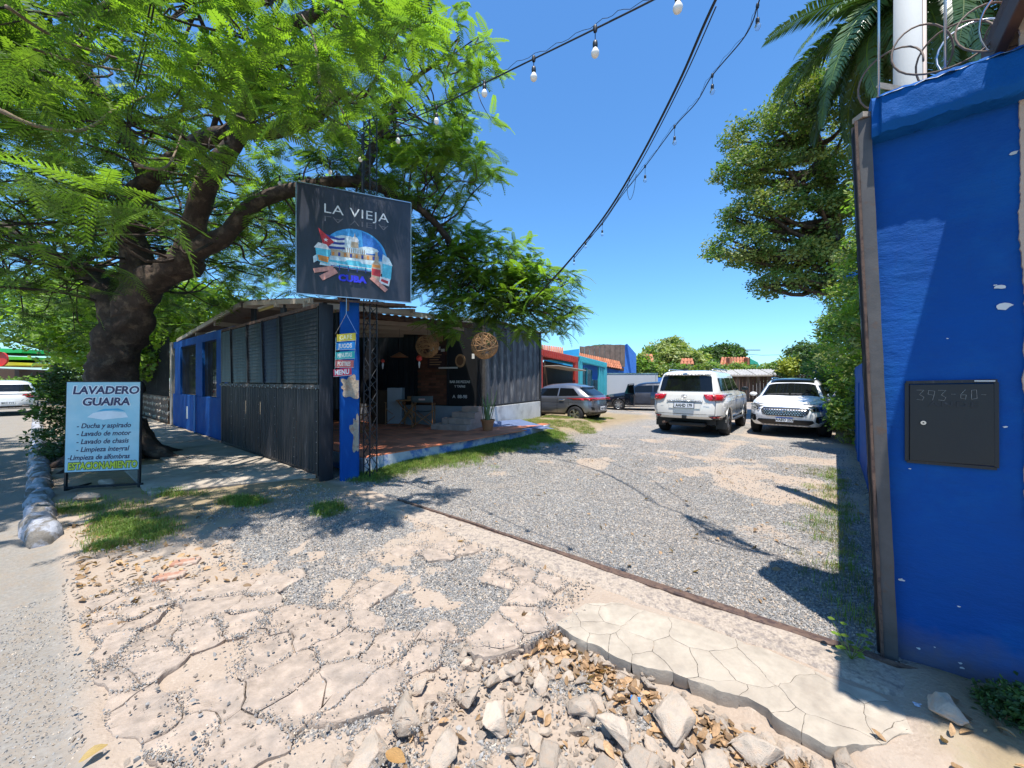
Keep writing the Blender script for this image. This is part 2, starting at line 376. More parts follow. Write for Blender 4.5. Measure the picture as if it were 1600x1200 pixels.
def slab_piece(poly, top, thick, mater, parent, name, tilt=0, bev=.012, rough=.006, step=.05, a1=.035, a2=.014):
    d = []
    for i in range(len(poly)):
        a, b = poly[i], poly[(i + 1) % len(poly)]; n = max(1, int(math.hypot(b[0] - a[0], b[1] - a[1]) / step))
        for k in range(n): d.append((a[0] + (b[0] - a[0]) * k / n, a[1] + (b[1] - a[1]) * k / n))
    cx = sum(p[0] for p in d) / len(d); cy = sum(p[1] for p in d) / len(d)
    tx, ty = rnd.uniform(-tilt, tilt), rnd.uniform(-tilt, tilt)
    rings = [(1.0, -thick, .86), (1.0, -thick * .45, .985), (1.0, -bev, 1), (1.0, 0, .965), (.6, 0, .6), (.25, 0, .25)]
    mb = MB(); vs = []
    for _, dz, f in rings:
        for p in d:
            uu, vv_ = cx + (p[0] - cx) * f, cy + (p[1] - cy) * f
            wu, wv = warp(uu, vv_, a1, a2)
            z = top + dz + (0 if dz < -bev - 1e-6 else (float(fbm(uu, vv_, 8, 3)) - .5) * rough * 2) + (uu - cx) * tx + (vv_ - cy) * ty
            if dz < -bev - 1e-6 and thick < .1: k_ = .028 * (float(fbm(uu + 50 * dz, vv_, 22, 2)) - .5) * 2; wu += (cx - uu) * k_ * 4; wv += (cy - vv_) * k_ * 4
            vs.append(UV(wu, wv, z))
    m = len(d); fs = [(r * m + i, r * m + (i + 1) % m, (r + 1) * m + (i + 1) % m, (r + 1) * m + i) for r in range(5) for i in range(m)]
    wu, wv = warp(cx, cy, a1, a2); vs.append(UV(wu, wv, top + (float(fbm(cx, cy, 8, 3)) - .5) * rough * 2)); fs += [(5 * m + i, 5 * m + (i + 1) % m, 6 * m) for i in range(m)]
    mb.add(vs, fs); return mb.build(name, mater, parent, smooth=True, sharp=35)
slab = thing('broken_pavement_slab', 'pale concrete pavement slab run through with cracks and broken along its street edge', 'pavement slab', UV(-.4, 2.3))
slab['kind'] = 'structure'
slab_inv = Matrix.Translation(-slab.location)
seeds = []
while len(seeds) < 25:
    q_ = (rnd.uniform(-1.3, .4), rnd.uniform(2.08, 2.66))
    if all(math.hypot(q_[0] - w_[0], q_[1] - w_[1]) > (.075 if len(seeds) > 9 else .26) for w_ in seeds): seeds.append(q_)
outline = [(-1.34, 2.15), (-1.0, 2.08), (-.62, 2.17), (-.3, 2.22), (.02, 2.17), (.14, 2.26), (.28, 2.44), (.44, 2.5), (.44, 2.62), (.1, 2.68), (-.65, 2.69), (-1.1, 2.62), (-1.34, 2.45)]
def rebase(o, M):
    o.data.transform(M)
for s, poly in cells(seeds, outline, .0022):
    o = slab_piece(poly, .012, .095, M_('slab_concrete'), slab, 'slab_piece', tilt=.003, bev=.0015, rough=.003, a1=.045, a2=.03, step=.02); rebase(o, slab_inv)
# driveway of big worn stones
JE = []
drive = thing('stone_driveway', 'worn pinkish stones with gravel in their joints in front of the gateway', 'stone paving', UV(-2.6, 1.4)); drive['kind'] = 'structure'
dinv = Matrix.Translation(-drive.location)
seeds = []
i = 0
while i < 6000 and len(seeds) < 120:
    i += 1; s = (rnd.uniform(-4.35, -1.3), rnd.uniform(.2, 2.68))
    if all(math.hypot((s[0] - q[0]), (s[1] - q[1]) * 1.25) > rnd.choice((.15, .22, .34, .5)) for q in seeds): seeds.append(s)
outline = [(-4.2, .2), (-3.0, .2), (-1.5, .35), (-1.42, 1.1), (-1.52, 1.6), (-1.32, 2.05), (-1.30, 2.6), (-2.0, 2.68), (-3.3, 2.66), (-4.0, 1.6)]
for s, poly in cells(seeds, outline, .005):
    if math.hypot((s[0] + 2.35) / .8, (s[1] - 1.95) / .5) < .75 or math.hypot((s[0] + 2.95) / .5, (s[1] - 1.35) / .28) < .75 or (s[0] < -3.1 and s[1] > 1.55) or (s[0] < -3.6 and s[1] > .9): continue
    if rnd.random() < .09: continue
    for q_ in range(len(poly)):
        if rnd.random() < .42: JE.append((poly[q_], poly[(q_ + 1) % len(poly)]))
    low = s[0] > -1.75 and s[1] < 1.7
    o = slab_piece(poly, (-.05 if low else 0) + rnd.uniform(-.006, .005), .09, M_('stone_pink'), drive, 'paving_stone', tilt=.010, bev=.006, rough=.020, a1=.06, a2=.045, step=.03); rebase(o, dinv)
# gate threshold and rail
mb = MB()
def thr(a, b):
    u = -4.5 + a * 4.95; v0 = 2.70 + .05 * (float(fbm(u, 1, 5, 3)) - .5) * 2; v1 = 2.985
    v = v0 + (v1 - v0) * b; z = .018 + (float(fbm(u, v, 12, 3)) - .5) * .022
    if b < .01: z -= .06
    return UV(u, v, z)
mb.grid(thr, 120, 8); mb.build('gate_threshold', M_('aggregate'), None, smooth=True, kind='structure')
mb = MB(); mb.tube([UV(-4.35 + i * .3, 3.0 + .03 * math.sin(i * .4), .018 + .004 * math.sin(i * 1.7)) for i in range(17)], .017, 6)
mb.bar(UV(-4.35, 3.03, .006), UV(.42, 3.03, .006), .07, .012)
prop(mb.build('gate_rail', M_('rust')), 'rusty steel sliding gate rail set in the ground across the entrance', 'gate rail')

# ------------------------------------------------------------ scatter (geometry nodes, for stuff only)
def hidden_protos(name, meshes):
    c = bpy.data.collections.new(name)
    for k, m in enumerate(meshes):
        o = bpy.data.objects.new('%s_%02d' % (name, k), m); c.objects.link(o)
    return c
def scatter(name, pts, rots, scales, coll, parent=None, label=None, cat=None, seed=3):
    me = bpy.data.meshes.new(name); n = len(pts)
    me.vertices.add(n); me.vertices.foreach_set('co', np.asarray(pts, np.float32).ravel())
    a = me.attributes.new('rot', 'FLOAT_VECTOR', 'POINT'); a.data.foreach_set('vector', np.asarray(rots, np.float32).ravel())
    a = me.attributes.new('scl', 'FLOAT', 'POINT'); a.data.foreach_set('value', np.asarray(scales, np.float32).ravel())
    o = link(name, me, parent, 'stuff'); prop(o, label, cat)
    g = bpy.data.node_groups.new(name, 'GeometryNodeTree')
    g.interface.new_socket('Geometry', in_out='INPUT', socket_type='NodeSocketGeometry'); g.interface.new_socket('Geometry', in_out='OUTPUT', socket_type='NodeSocketGeometry')
    gi = g.nodes.new('NodeGroupInput'); go = g.nodes.new('NodeGroupOutput'); ip = g.nodes.new('GeometryNodeInstanceOnPoints')
    ci = g.nodes.new('GeometryNodeCollectionInfo'); ci.inputs[0].default_value = coll; ci.inputs['Separate Children'].default_value = True; ci.inputs['Reset Children'].default_value = True
    ra = g.nodes.new('GeometryNodeInputNamedAttribute'); ra.data_type = 'FLOAT_VECTOR'; ra.inputs[0].default_value = 'rot'
    sa = g.nodes.new('GeometryNodeInputNamedAttribute'); sa.data_type = 'FLOAT'; sa.inputs[0].default_value = 'scl'
    ix = g.nodes.new('FunctionNodeRandomValue'); ix.data_type = 'INT'; ix.inputs['Min'].default_value = 0 if False else 0
    for s_ in ix.inputs:
        if s_.name == 'Min' and s_.type == 'INT': s_.default_value = 0
        if s_.name == 'Max' and s_.type == 'INT': s_.default_value = len(coll.objects) - 1
        if s_.name == 'Seed': s_.default_value = seed
    l = g.links
    l.new(gi.outputs[0], ip.inputs['Points']); l.new(ci.outputs[0], ip.inputs['Instance']); ip.inputs['Pick Instance'].default_value = True
    l.new([q for q in ix.outputs if q.type == 'INT'][0], ip.inputs['Instance Index'])
    l.new(ra.outputs[0], ip.inputs['Rotation']); l.new(sa.outputs[0], ip.inputs['Scale']); l.new(ip.outputs[0], go.inputs[0])
    md = o.modifiers.new('scatter', 'NODES'); md.node_group = g
    return o
def rock_mesh(name, mater, seed, n=14, sq=(1, 1, .6), sub=0, disp=.0):
    r = random.Random(seed); bm = bmesh.new()
    for _ in range(n):
        p = Vector((r.gauss(0, 1), r.gauss(0, 1), r.gauss(0, 1))).normalized() * r.uniform(.72, 1)
        bm.verts.new((p.x * sq[0] * .5, p.y * sq[1] * .5, p.z * sq[2] * .5))
    g = bmesh.ops.convex_hull(bm, input=bm.verts)
    bmesh.ops.delete(bm, geom=[e for e in g['geom_interior'] if isinstance(e, bmesh.types.BMVert)], context='VERTS')
    if sub:
        bmesh.ops.bevel(bm, geom=list(bm.edges), offset=.022, segments=1, affect='EDGES')
        bmesh.ops.triangulate(bm, faces=bm.faces); bmesh.ops.subdivide_edges(bm, edges=bm.edges, cuts=sub, use_grid_fill=True)
        for v in bm.verts: v.co += v.normal * disp * (noise.noise(v.co * 6 + Vector((seed, 0, 0))) + .5 * noise.noise(v.co * 14))
    bmesh.ops.recalc_face_normals(bm, faces=bm.faces)
    m = bpy.data.meshes.new(name); bm.to_mesh(m); bm.free(); m.materials.append(mater)
    if sub: m.polygons.foreach_set('use_smooth', [True] * len(m.polygons)); m.set_sharp_from_angle(angle=R(38))
    return m
peb = hidden_protos('pebble_source', [rock_mesh('pebble', M_('pebble' if k < 6 else 'pebble_tan'), k, 9, (1, .8, .6)) for k in range(8)])
# gravel, denser close to the camera
N_ = 330000
rr = 1.6 + 10 * nr.rand(N_) ** 1.5; th = nr.uniform(-.98, .98, N_)
xs, ys = rr * np.sin(th), rr * np.cos(th)
keep = nr.rand(N_) < np.clip(gravel_mask(xs, ys), .0, 1) * np.clip(1.6 - rr / 12, .2, 1)
u, v = touv(xs, ys); keep &= (u > -6.3) & ~((u > -1.35) & (u < .45) & (v > 2.05) & (v < 2.98)) & (v > .25)
keep &= ~((u > .35) & (v < 3.4)) & (np.abs(xs / ys) < 1.45)
xs, ys, rr = xs[keep], ys[keep], rr[keep]
zs = height(xs, ys) + .003; n = len(xs)
scatter('gravel', np.stack([xs, ys, zs], -1), nr.uniform(0, 6.28, (n, 3)), nr.uniform(.010, .026, n) * (1 + .15 * (rr > 6)), peb,
        label='grey crushed gravel covering the yard and the apron', cat='gravel')
print('gravel', n)
jp = []
for a_, b_ in JE:
    L_ = math.hypot(b_[0] - a_[0], b_[1] - a_[1]); w_ = rnd.choice((.008, .016, .03))
    for _ in range(int(L_ * rnd.choice((120, 260, 420)))):
        f_ = rnd.random(); wu, wv = warp(a_[0] + (b_[0] - a_[0]) * f_, a_[1] + (b_[1] - a_[1]) * f_, .06, .045); p_ = UV(wu + rnd.gauss(0, w_), wv + rnd.gauss(0, w_), .006 + rnd.random() * .006); jp.append(tuple(p_))
scatter('joint_gravel', np.array(jp), nr.uniform(0, 6.28, (len(jp), 3)), nr.uniform(.007, .019, len(jp)), peb, label='grey gravel caught in the joints of the driveway stones', cat='gravel')
# small chips on the stones, in the pit and on the road edge
N_ = 26000
us = nr.uniform(-5.2, .6, N_); vs_ = nr.uniform(.1, 2.7, N_); pu = us * .778 + vs_ * .628; pv = -us * .628 + vs_ * .778
dens = np.where(us > -1.5, 1.0, .05 + .16 * (fbm(pu, pv, 3) > .55)) * ~((us > -1.35) & (vs_ > 2.05))
k = nr.rand(N_) < dens; pu, pv, us = pu[k], pv[k], us[k]
on = (us < -1.4); zz = height(pu, pv) + np.where(on, .035, .004)
chip = hidden_protos('chip_source', [rock_mesh('chip', M_('rubble' if q % 3 else 'pebble'), 40 + q, 9, (1, .8, .6)) for q in range(6)])
scatter('stone_chips', np.stack([pu, pv, zz], -1), nr.uniform(0, 6.28, (len(pu), 3)), nr.uniform(.3, 1, len(pu)) ** 2.2 * .036 + .007, chip,
        label='loose stone chips and crumbs strewn over the broken pavement', cat='stone chips')
n = 5200; us = nr.uniform(-4.5, -.8, n); vs_ = .14 - np.abs(nr.normal(0, .35, n)); pu = us * .778 + vs_ * .628; pv = -us * .628 + vs_ * .778
k = (fbm(pu, pv, 4) > .42) & (pv > .8); pu, pv = pu[k], pv[k]
scatter('road_grit', np.stack([pu, pv, height(pu, pv) + .001], -1), nr.uniform(0, 6.28, (len(pu), 3)), nr.uniform(.006, .019, len(pu)), peb, label='dark stones worn out of the asphalt at the road edge', cat='grit')
# rocks lying in the hollow
rocks = [rock_mesh('rock', M_('rubble'), 70 + q, 12, (1, .78, .62), 2, .045) for q in range(9)]
RK = [(912, 1102, 62, 'rounded grey rock just below the slab, left of the split grey block'), (962, 1150, 92, 'large split grey block at the foot of the slab'),
      (1052, 1128, 96, 'large cream rock with a pale top leaning towards the slab'), (1010, 1196, 84, 'cream rock cut by the lower edge of the view'), (1185, 1178, 84, 'beige rock below the middle of the slab edge'),
      (735, 1092, 66, 'grey speckled rock among the small rubble'), (640, 1118, 84, 'smooth sandy block lying flat left of the rubble'), (575, 1182, 96, 'white grey rock at the bottom of the driveway stones'),
      (775, 1128, 74, 'sharp grey wedge of stone beside the sandy pit'), (800, 1048, 46, 'small cream rock in the leaf pocket'), (770, 1066, 44, 'flat brown rock in the leaf pocket'),
      (1120, 1196, 66, 'cracked grey rock near the lower edge, right of the cream rocks'), (1245, 1190, 60, 'squat beige rock under the broken slab end'), (690, 1170, 78, 'sandy brown rock at the lower edge of the driveway'),
      (860, 1185, 70, 'rough pinkish rock near the lower edge, left of the split block'), (1325, 1192, 60, 'brown rock in the leaves under the slab end'), (830, 1100, 44, 'little beige rock on the sandy patch'),
      (1480, 1150, 70, 'shaded flat rock by the weeds'), (1575, 1100, 36, 'rock at the foot of the blue wall')]
for q, (px, py, w, lab) in enumerate(RK):
    g = G(px, py, -.03); s = w / 600 * g.y * 1.08; o = link('rock', rocks[q % 9]); g.z = hz(g.x, g.y) + s * .16
    o.location = g; o.rotation_euler = (rnd.uniform(-.3, .3), rnd.uniform(-.3, .3), rnd.uniform(0, 6.3)); o.scale = (s, s, s * .85)
    prop(o, lab, 'rock', 'rocks lying in the broken pavement')
q = 0
for _ in range(900):
    if q >= 280: break
    uu, vv_ = rnd.uniform(-1.75, .7), rnd.uniform(.7, 2.15); g = UV(uu, vv_)
    if g.y < 1.4 or rnd.random() > (.95 if vv_ > 1.6 or uu > -.5 else .45): continue
    q += 1; s = rnd.choice((.04, .06, .08, .11, .13)) * rnd.uniform(.8, 1.2); o = link('rubble_stone', rocks[rnd.randrange(9)]); g.z = hz(g.x, g.y) + s * .12
    o.location = g; o.rotation_euler = (rnd.uniform(-.6, .6), rnd.uniform(-.6, .6), rnd.uniform(0, 6.3)); o.scale = (s, s, s * .8)
    prop(o, 'small rubble stone among the leaves in the broken pavement', 'stone', 'small rubble stones in the hollow')
for _ in range(70):
    uu = rnd.uniform(-1.3, .4); vv_ = 2.115 + rnd.gauss(-.03, .03) + (.16 if uu > .15 else 0) * (uu - .15) * 4; g = UV(uu, vv_); s = rnd.uniform(.035, .10); g.z = -.055 + rnd.random() * .03
    o = link('rubble_stone', rocks[rnd.randrange(9)]); o.location = g; o.rotation_euler = (rnd.uniform(-.5, .5), rnd.uniform(-.5, .5), rnd.uniform(0, 6.3)); o.scale = (s * 1.2, s * .8, s * .6)
    prop(o, 'piece of rubble packed against the broken edge of the slab', 'stone', 'rubble packed under the slab edge')
for _ in range(50):
    uu, vv_ = rnd.uniform(-5.2, -3.3), rnd.uniform(.15, .9); g = UV(uu, vv_); s = rnd.uniform(.03, .08); g.z = hz(g.x, g.y) + s * .1
    o = link('edge_stone', rocks[rnd.randrange(9)]); o.location = g; o.rotation_euler = (0, 0, rnd.uniform(0, 6.3)); o.scale = (s, s, s * .5)
    prop(o, 'flat stone lying loose along the edge of the road', 'stone', 'loose stones along the road edge')
for (px, py) in ((290, 880), (266, 902)):
    g = G(px, py, -.008); o = MB().box((0, 0, 0), (.2, .11, .05)).build('brick', mat('brick_%d' % px, (.40, .20, .13), .95, .3, 14, .008, 40, col2=(.36, .28, .22), c2at=.52, c2w=.15, c2scale=14), bevel=.012)
    o.location = g + Vector((0, 0, .0)); o.rotation_euler = (0, 0, rnd.uniform(-.4, .2) + ANG + 1.2)
    prop(o, {290: 'orange brick sunk in the gravel, farther of two', 266: 'orange brick sunk in the gravel, nearer of two'}[px], 'brick', 'bricks sunk in the gravel')
# leaf litter
def leaf_mesh(seed):
    r = random.Random(seed); mb = MB(); c1, c2 = r.uniform(-.5, .5), r.uniform(.1, .5)
    def fn(a, b):
        w = math.sin(math.pi * min(1, a * .95 + .03)) ** .8 * .24; y = (b - .5) * 2 * w
        return (a - .5, y, c1 * (a - .5) ** 2 + c2 * abs(y) * 1.2 + r.uniform(-.02, .02))
    mb.grid(fn, 5, 2); return mb.mesh('dry_leaf', M_('dry_leaf'), True)
lc = hidden_protos('leaf_source', [leaf_mesh(q) for q in range(5)])
L1 = []
for _ in range(2300):
    t = rnd.random()
    if t < .5: uu, vv_ = rnd.uniform(-1.6, .6), 2.13 - abs(rnd.gauss(0, .14)) - .12 * max(0, uu + .2)
    elif t < .62: uu, vv_ = rnd.uniform(-1.5, .9), rnd.uniform(.9, 2.0)
    elif t < .75: uu, vv_ = rnd.uniform(-.2, .9), rnd.uniform(1.5, 2.9)
    elif t < .9: uu, vv_ = rnd.uniform(-6.5, -3.5), abs(rnd.gauss(0, .5)) + .2
    else: uu, vv_ = rnd.uniform(-7, .5), rnd.uniform(2.6, 9)
    if -1.3 < uu < .42 and 2.06 < vv_ < 2.98 and rnd.random() < .97: continue
    L1.append(UV(uu, vv_))
L1 = np.array([(p.x, p.y, hz(p.x, p.y)) for p in L1]); L1[:, 2] += nr.uniform(.005, .03, len(L1))
scatter('leaf_litter', L1, np.stack([nr.normal(0, .5, len(L1)), nr.normal(0, .5, len(L1)), nr.uniform(0, 6.3, len(L1))], -1), nr.uniform(.02, .075, len(L1)), lc, label='dry fallen leaves caught among the rubble', cat='leaf litter')
for px, py, L_, rz, lab, c_ in ((146, 1175, .085, 1.0, 'curled yellow brown leaf at the road edge in the near left corner', (.36, .25, .09)), (618, 1183, .11, -.5, 'curled brown leaf among the rubble at the lower edge', (.36, .2, .07))):
    o = link('fallen_leaf', leaf_mesh(px)); o.data.materials[0] = mat('fallen_leaf_%d' % px, c_, .7, .4, 9, trans=.2, stretch=(1, 8, 1)); o.location = G(px, py, .03); o.scale = (L_, L_, L_); o.rotation_euler = (.25, -.1, rz); prop(o, lab, 'leaf')
# sidewalk of concrete flags beside the gate
walk = thing('sidewalk', 'pale concrete sidewalk dappled with tree shade beside the black gate', 'sidewalk', UV(-12, 1.9)); walk['kind'] = 'structure'
winv = Matrix.Translation(-walk.location)
for k in range(16):
    for (v0, v1) in ((.95, 1.9), (1.9, 2.86)):
        u0 = -6.75 - k * 1.4; poly = [(u0 - 1.39, v0 + .004), (u0, v0 + .004), (u0, v1 - .004), (u0 - 1.39, v1 - .004)]
        if k == 0: poly = [(u0 - 1.39, v0 + .004), (u0 - (.35 if v0 < 1 else 0), v0 + .004), (u0 + (.0 if v0 < 1 else .35), v1 - .004), (u0 - 1.39, v1 - .004)]
        if 2 <= k <= 3 and v0 < 1: poly = [(p[0], max(p[1], 1.55)) for p in poly]
        o = slab_piece(poly, .065 + rnd.uniform(-.006, .006), .12, M_('concrete'), walk, 'paving_flag', tilt=.004, bev=.004, rough=.003, step=.25, a1=.02 if k == 0 else .006, a2=.02 if k == 0 else .003); rebase(o, winv)
# kerb stones, whitewashed
kerb = thing('kerb', 'row of lumpy whitewashed kerb stones between the road and the tree', 'kerb', UV(-12, .22)); kerb['kind'] = 'structure'
def kerb_stone(u0, L_, w, h, seed):
    r = random.Random(seed); mb = MB(); n = 14; vs = []; m = 10
    for i in range(n + 1):
        t = i / n; e = min(1, .55 + 3 * min(t, 1 - t)); c = UV(u0 - t * L_, .03 + .03 * math.sin(t * 7 + seed), 0)
        for k in range(m + 1):
            a = math.pi * k / m; rr = 1 + .13 * noise.noise(Vector((i * .45, k * .6, seed))) + .05 * noise.noise(Vector((i * 1.7, k * 1.9, seed)))
            y = math.cos(a); z = math.sin(a); y = math.copysign(abs(y) ** .7, y); z = z ** .7
            vs.append(c + UY * (y * w / 2 * rr * e) + Vector((0, 0, z * h * rr * e - .08)))
    fs = [(i * (m + 1) + k, i * (m + 1) + k + 1, (i + 1) * (m + 1) + k + 1, (i + 1) * (m + 1) + k) for i in range(n) for k in range(m)]
    fs += [tuple(range(m + 1)), tuple(n * (m + 1) + k for k in range(m, -1, -1))]
    mb.add(vs, fs); o = mb.build('kerb_stone', mat('whitewash', (.36, .37, .41), .95, .35, 6, .03, 14, col2=(.17, .15, .125), c2at=.52, c2w=.1, c2scale=5) if 'whitewash' not in bpy.data.materials else M_('whitewash'), kerb, smooth=True); rebase(o, Matrix.Translation(-kerb.location))
u0 = -5.95
for k in range(34):
    L_ = .95 if k == 0 else rnd.uniform(.55, .85); kerb_stone(u0, L_, .26 if k == 0 else .22, .235 if k == 0 else .21, k); u0 -= L_ + .03
# ------------------------------------------------------------ right-hand blue wall with its coping, box and post
def wall_mesh(fn, nu, nv, amp, scale, seed=0, edge=.0):
    mb = MB()
    def f(a, b):
        p, n = fn(a, b); k = (noise.noise(Vector((a * scale * 2, b * scale, seed))) + .4 * noise.noise(Vector((a * scale * 7, b * scale * 4, seed)))) * amp
        return p + n * k
    return mb.grid(f, nu, nv)
WV = 3.10
bw = thing('blue_wall', 'tall bright blue painted wall with a rough coping and a black meter door at the right edge', 'wall', UV(.3, WV))
bwi = Matrix.Translation(-bw.location)
def bput(mb, name, m, **k):
    o = mb.build(name, m, bw, **k); rebase(o, bwi); return o
mb = wall_mesh(lambda a, b: (UV(.335 - .037 * (-.3 + b * 3.36) * (1 - a) + a * 3.2, WV, -.3 + b * 3.36), -UY), 120, 110, .005, 9)
mb.add([UV(.345, WV, -.3), UV(.345, WV + .3, -.3), UV(.222, WV + .3, 3.06), UV(.222, WV, 3.06)], [(0, 1, 2, 3)])
mb.add([UV(.31, WV + .3, -.3), UV(3.5, WV + .3, -.3), UV(3.5, WV + .3, 3.06), UV(.31, WV + .3, 3.06)], [(0, 1, 2, 3)])
wall_m = M_('blue_paint').copy(); wall_m.name = 'blue_wall_paint'; T, N, L = nt(wall_m); B = N['Principled BSDF']
src = B.inputs['Base Color'].links[0].from_socket; geo = N.new('ShaderNodeNewGeometry'); sxz = N.new('ShaderNodeSeparateXYZ'); L.new(geo.outputs['Position'], sxz.inputs[0]); tcx = N.new('ShaderNodeTexCoord')
def wnoise(sc_, st=(1, 1, 1), d=6):
    m_ = N.new('ShaderNodeMapping'); m_.inputs['Scale'].default_value = st; L.new(tcx.outputs['Object'], m_.inputs[0]); n_ = N.new('ShaderNodeTexNoise'); n_.inputs['Scale'].default_value = sc_; n_.inputs['Detail'].default_value = d; n_.inputs['Roughness'].default_value = .65; L.new(m_.outputs[0], n_.inputs[0]); return n_.outputs[0]
def wmr(s_, *q):
    n_ = N.new('ShaderNodeMapRange'); L.new(s_, n_.inputs[0])
    for k_, q_ in enumerate(q): n_.inputs[k_ + 1].default_value = q_
    return n_.outputs[0]
def wmath(op, a_, b_):
    n_ = N.new('ShaderNodeMath'); n_.operation = op
    for k_, q_ in enumerate((a_, b_)):
        if isinstance(q_, (int, float)): n_.inputs[k_].default_value = q_
        else: L.new(q_, n_.inputs[k_])
    return n_.outputs[0]
def wmix(f_, a_, c_):
    n_ = N.new('ShaderNodeMix'); n_.data_type = 'RGBA'; L.new(f_, n_.inputs[0]); L.new(a_, n_.inputs[6]); n_.inputs[7].default_value = (*c_, 1); return n_.outputs[2]
splash = wmath('MULTIPLY', wmr(wmath('SUBTRACT', sxz.outputs[2], wmath('MULTIPLY', wnoise(6), .3)), -.12, .12, 1, 0), .75)
c_ = wmix(splash, src, (.14, .12, .10)); c_ = wmix(wmath('MULTIPLY', wmr(wnoise(5, (6, 6, .5)), .6, .78, 0, 1), .22), c_, (.02, .05, .14)); c_ = wmix(wmath('MULTIPLY', wmr(wnoise(3.5), .52, .7, 0, 1), .25), c_, (.012, .105, .34)); c_ = wmix(wmr(wnoise(34, d=3), .765, .78, 0, 1), c_, (.45, .47, .5))
L.new(c_, B.inputs['Base Color']); bpx = N.new('ShaderNodeBump'); bpx.inputs['Distance'].default_value = .012; L.new(wnoise(4.5, (1, 1, 2.4), 9), bpx.inputs['Height']); L.new(B.inputs['Normal'].links[0].from_socket, bpx.inputs['Normal']); L.new(bpx.outputs[0], B.inputs['Normal'])
bput(mb, 'wall', wall_m, smooth=True, sharp=50)
mb = MB(); prof = [(-.0, 3.0), (-.10, 3.01), (-.125, 3.05), (-.12, 3.20), (-.09, 3.235), (.06, 3.255), (.3, 3.245), (.36, 3.15), (.30, 3.02)]
def cop(a, b):
    u = .222 + a * 2.14; k = b * (len(prof) - 1); i = min(int(k), len(prof) - 2); t = k - i
    v = prof[i][0] * (1 - t) + prof[i + 1][0] * t; z = prof[i][1] * (1 - t) + prof[i + 1][1] * t
    n = noise.noise(Vector((u * 9, k * 1.3, 3))) * .011 + noise.noise(Vector((u * 30, k * 5, 3))) * .006
    if a < .015: v = v * .8
    return UV(u, WV + v - n, z + n - .012 * math.cos(u * 1.5))
mb.grid(cop, 220, 40); mb.add([UV(.222, WV + v * .8, z) for v, z in prof], [tuple(range(len(prof)))])
bput(mb, 'coping', mat('coping_paint', (.004, .085, .31), .7, .12, 3, .006, 40, spec=.12), smooth=True, sharp=50)
# bare cement line on the coping top
mb = MB(); mb.grid(lambda a, b: UV(.24 + a * 2.1, WV - .128 + b * .06 - .004 * noise.noise(Vector((a * 40, b, 1))), 3.205 - .012 * math.cos((.24 + a * 2.1) * 1.5) + .022 * min(1, b * 1.5) + .008 * noise.noise(Vector((a * 50, 1, 2))) + .004 * noise.noise(Vector((a * 60, b * 3, 8)))), 100, 2)
bput(mb, 'mortar', M_('white_plaster'))
# beige render of the neighbour beyond a ragged paint edge
mb = MB()
def be(a, b):
    z = -.3 + b * 3.75; e = .806 - .013 * z + .016 * noise.noise(Vector((z * 2.3, 2, 0))) + .009 * noise.noise(Vector((z * 11, 5, 0))) + .006 * noise.noise(Vector((z * 37, 5, 0)))
    return UV(e + a * (3.3 - e), WV - .012, z)
mb.grid(be, 4, 220)
e0 = len(mb.v); mb.grid(lambda a, b: (lambda p: p + UY * (.016 * a))(be(0, b)), 1, 220)
nbw = mb.build('neighbour_wall', M_('beige_plaster'), None)
prop(nbw, 'bare beige plaster wall with a ragged paint edge beside the blue wall', 'wall')
# paint chips
r_ = random.Random(5)
for (px, py, s) in ((1562, 449, .016), (1554, 446, .006), (1570, 667, .008), (1480, 529, .004), (1498, 947, .006), (1435, 1012, .009), (1500, 1035, .008), (1502, 1042, .009), (1421, 732, .005), (1408, 905, .012), (1567, 478, .03), (1583, 240, .014), (1460, 1010, .004)):
    k = (px - 800) / 600; y = WV / (k * .628 + .778); z = CAMZ - (py - 594) / 600 * y; c0 = Vector((k * y, y, z)) - UY * .0075; n = 9
    mb = MB(); vs = []
    for q in range(n): a = 6.283 * q / n; rr = s * r_.uniform(.55, 1.1); vs.append(c0 + UX * math.cos(a) * rr * 1.3 + Vector((0, 0, math.sin(a) * rr * .7)))
    mb.add(vs, [tuple(range(n))]); bput(mb, 'paint_chip', M_('white_plaster'))
# meter door
MO = UV(.535, WV - .006, 1.365)
def MD(x, y, z=0): return MO + UX * x + Vector((0, 0, y)) - UY * z
box = MB()
box.prism([(-.152, -.215), (.152, -.205), (.150, .218), (-.152, .21)], lambda x, y, d: MD(x, y, d), .016)
md = mat('meter_door', (.011, .012, .013), .5, .25, 6, .0006, 60)
o = box.build('meter_door', md, bw, bevel=.003); rebase(o, bwi); door = o
for (a, b, w) in (((-.165, .222), (.163, .232), .014), ((-.162, -.222), (.162, -.218), .008), ((-.162, -.22), (-.162, .22), .008), ((.161, -.215), (.16, .225), .008)):
    mb = MB(); mb.bar(MD(*a, .004), MD(*b, .004), .016, w, up=UY); o = mb.build('door_frame', M_('black_metal'), bw); rebase(o, bwi)
mb = MB(); mb.grid(lambda a, b: MD(.085 + a * .07, .228 + b * .006, .014), 2, 1); bput(mb, 'bare_edge', M_('white_plaster'))
mb = MB(); RT = Matrix((UX, Vector((0, 0, 1)), -UY)).transposed()
mb.lathe([(.004, .0), (.004, .008), (.011, .008), (.013, .004), (.013, 0)], 16, MD(-.1, .0, .016), RT); o = mb.build('lock', M_('chrome'), door); rebase(o, bwi)
chalk = mat('chalk_grey', (.34, .33, .31), .9, .5, 60, coord='Object')
def TM(o, z=0): return FR(o, UX, Vector((0, 0, 1)))
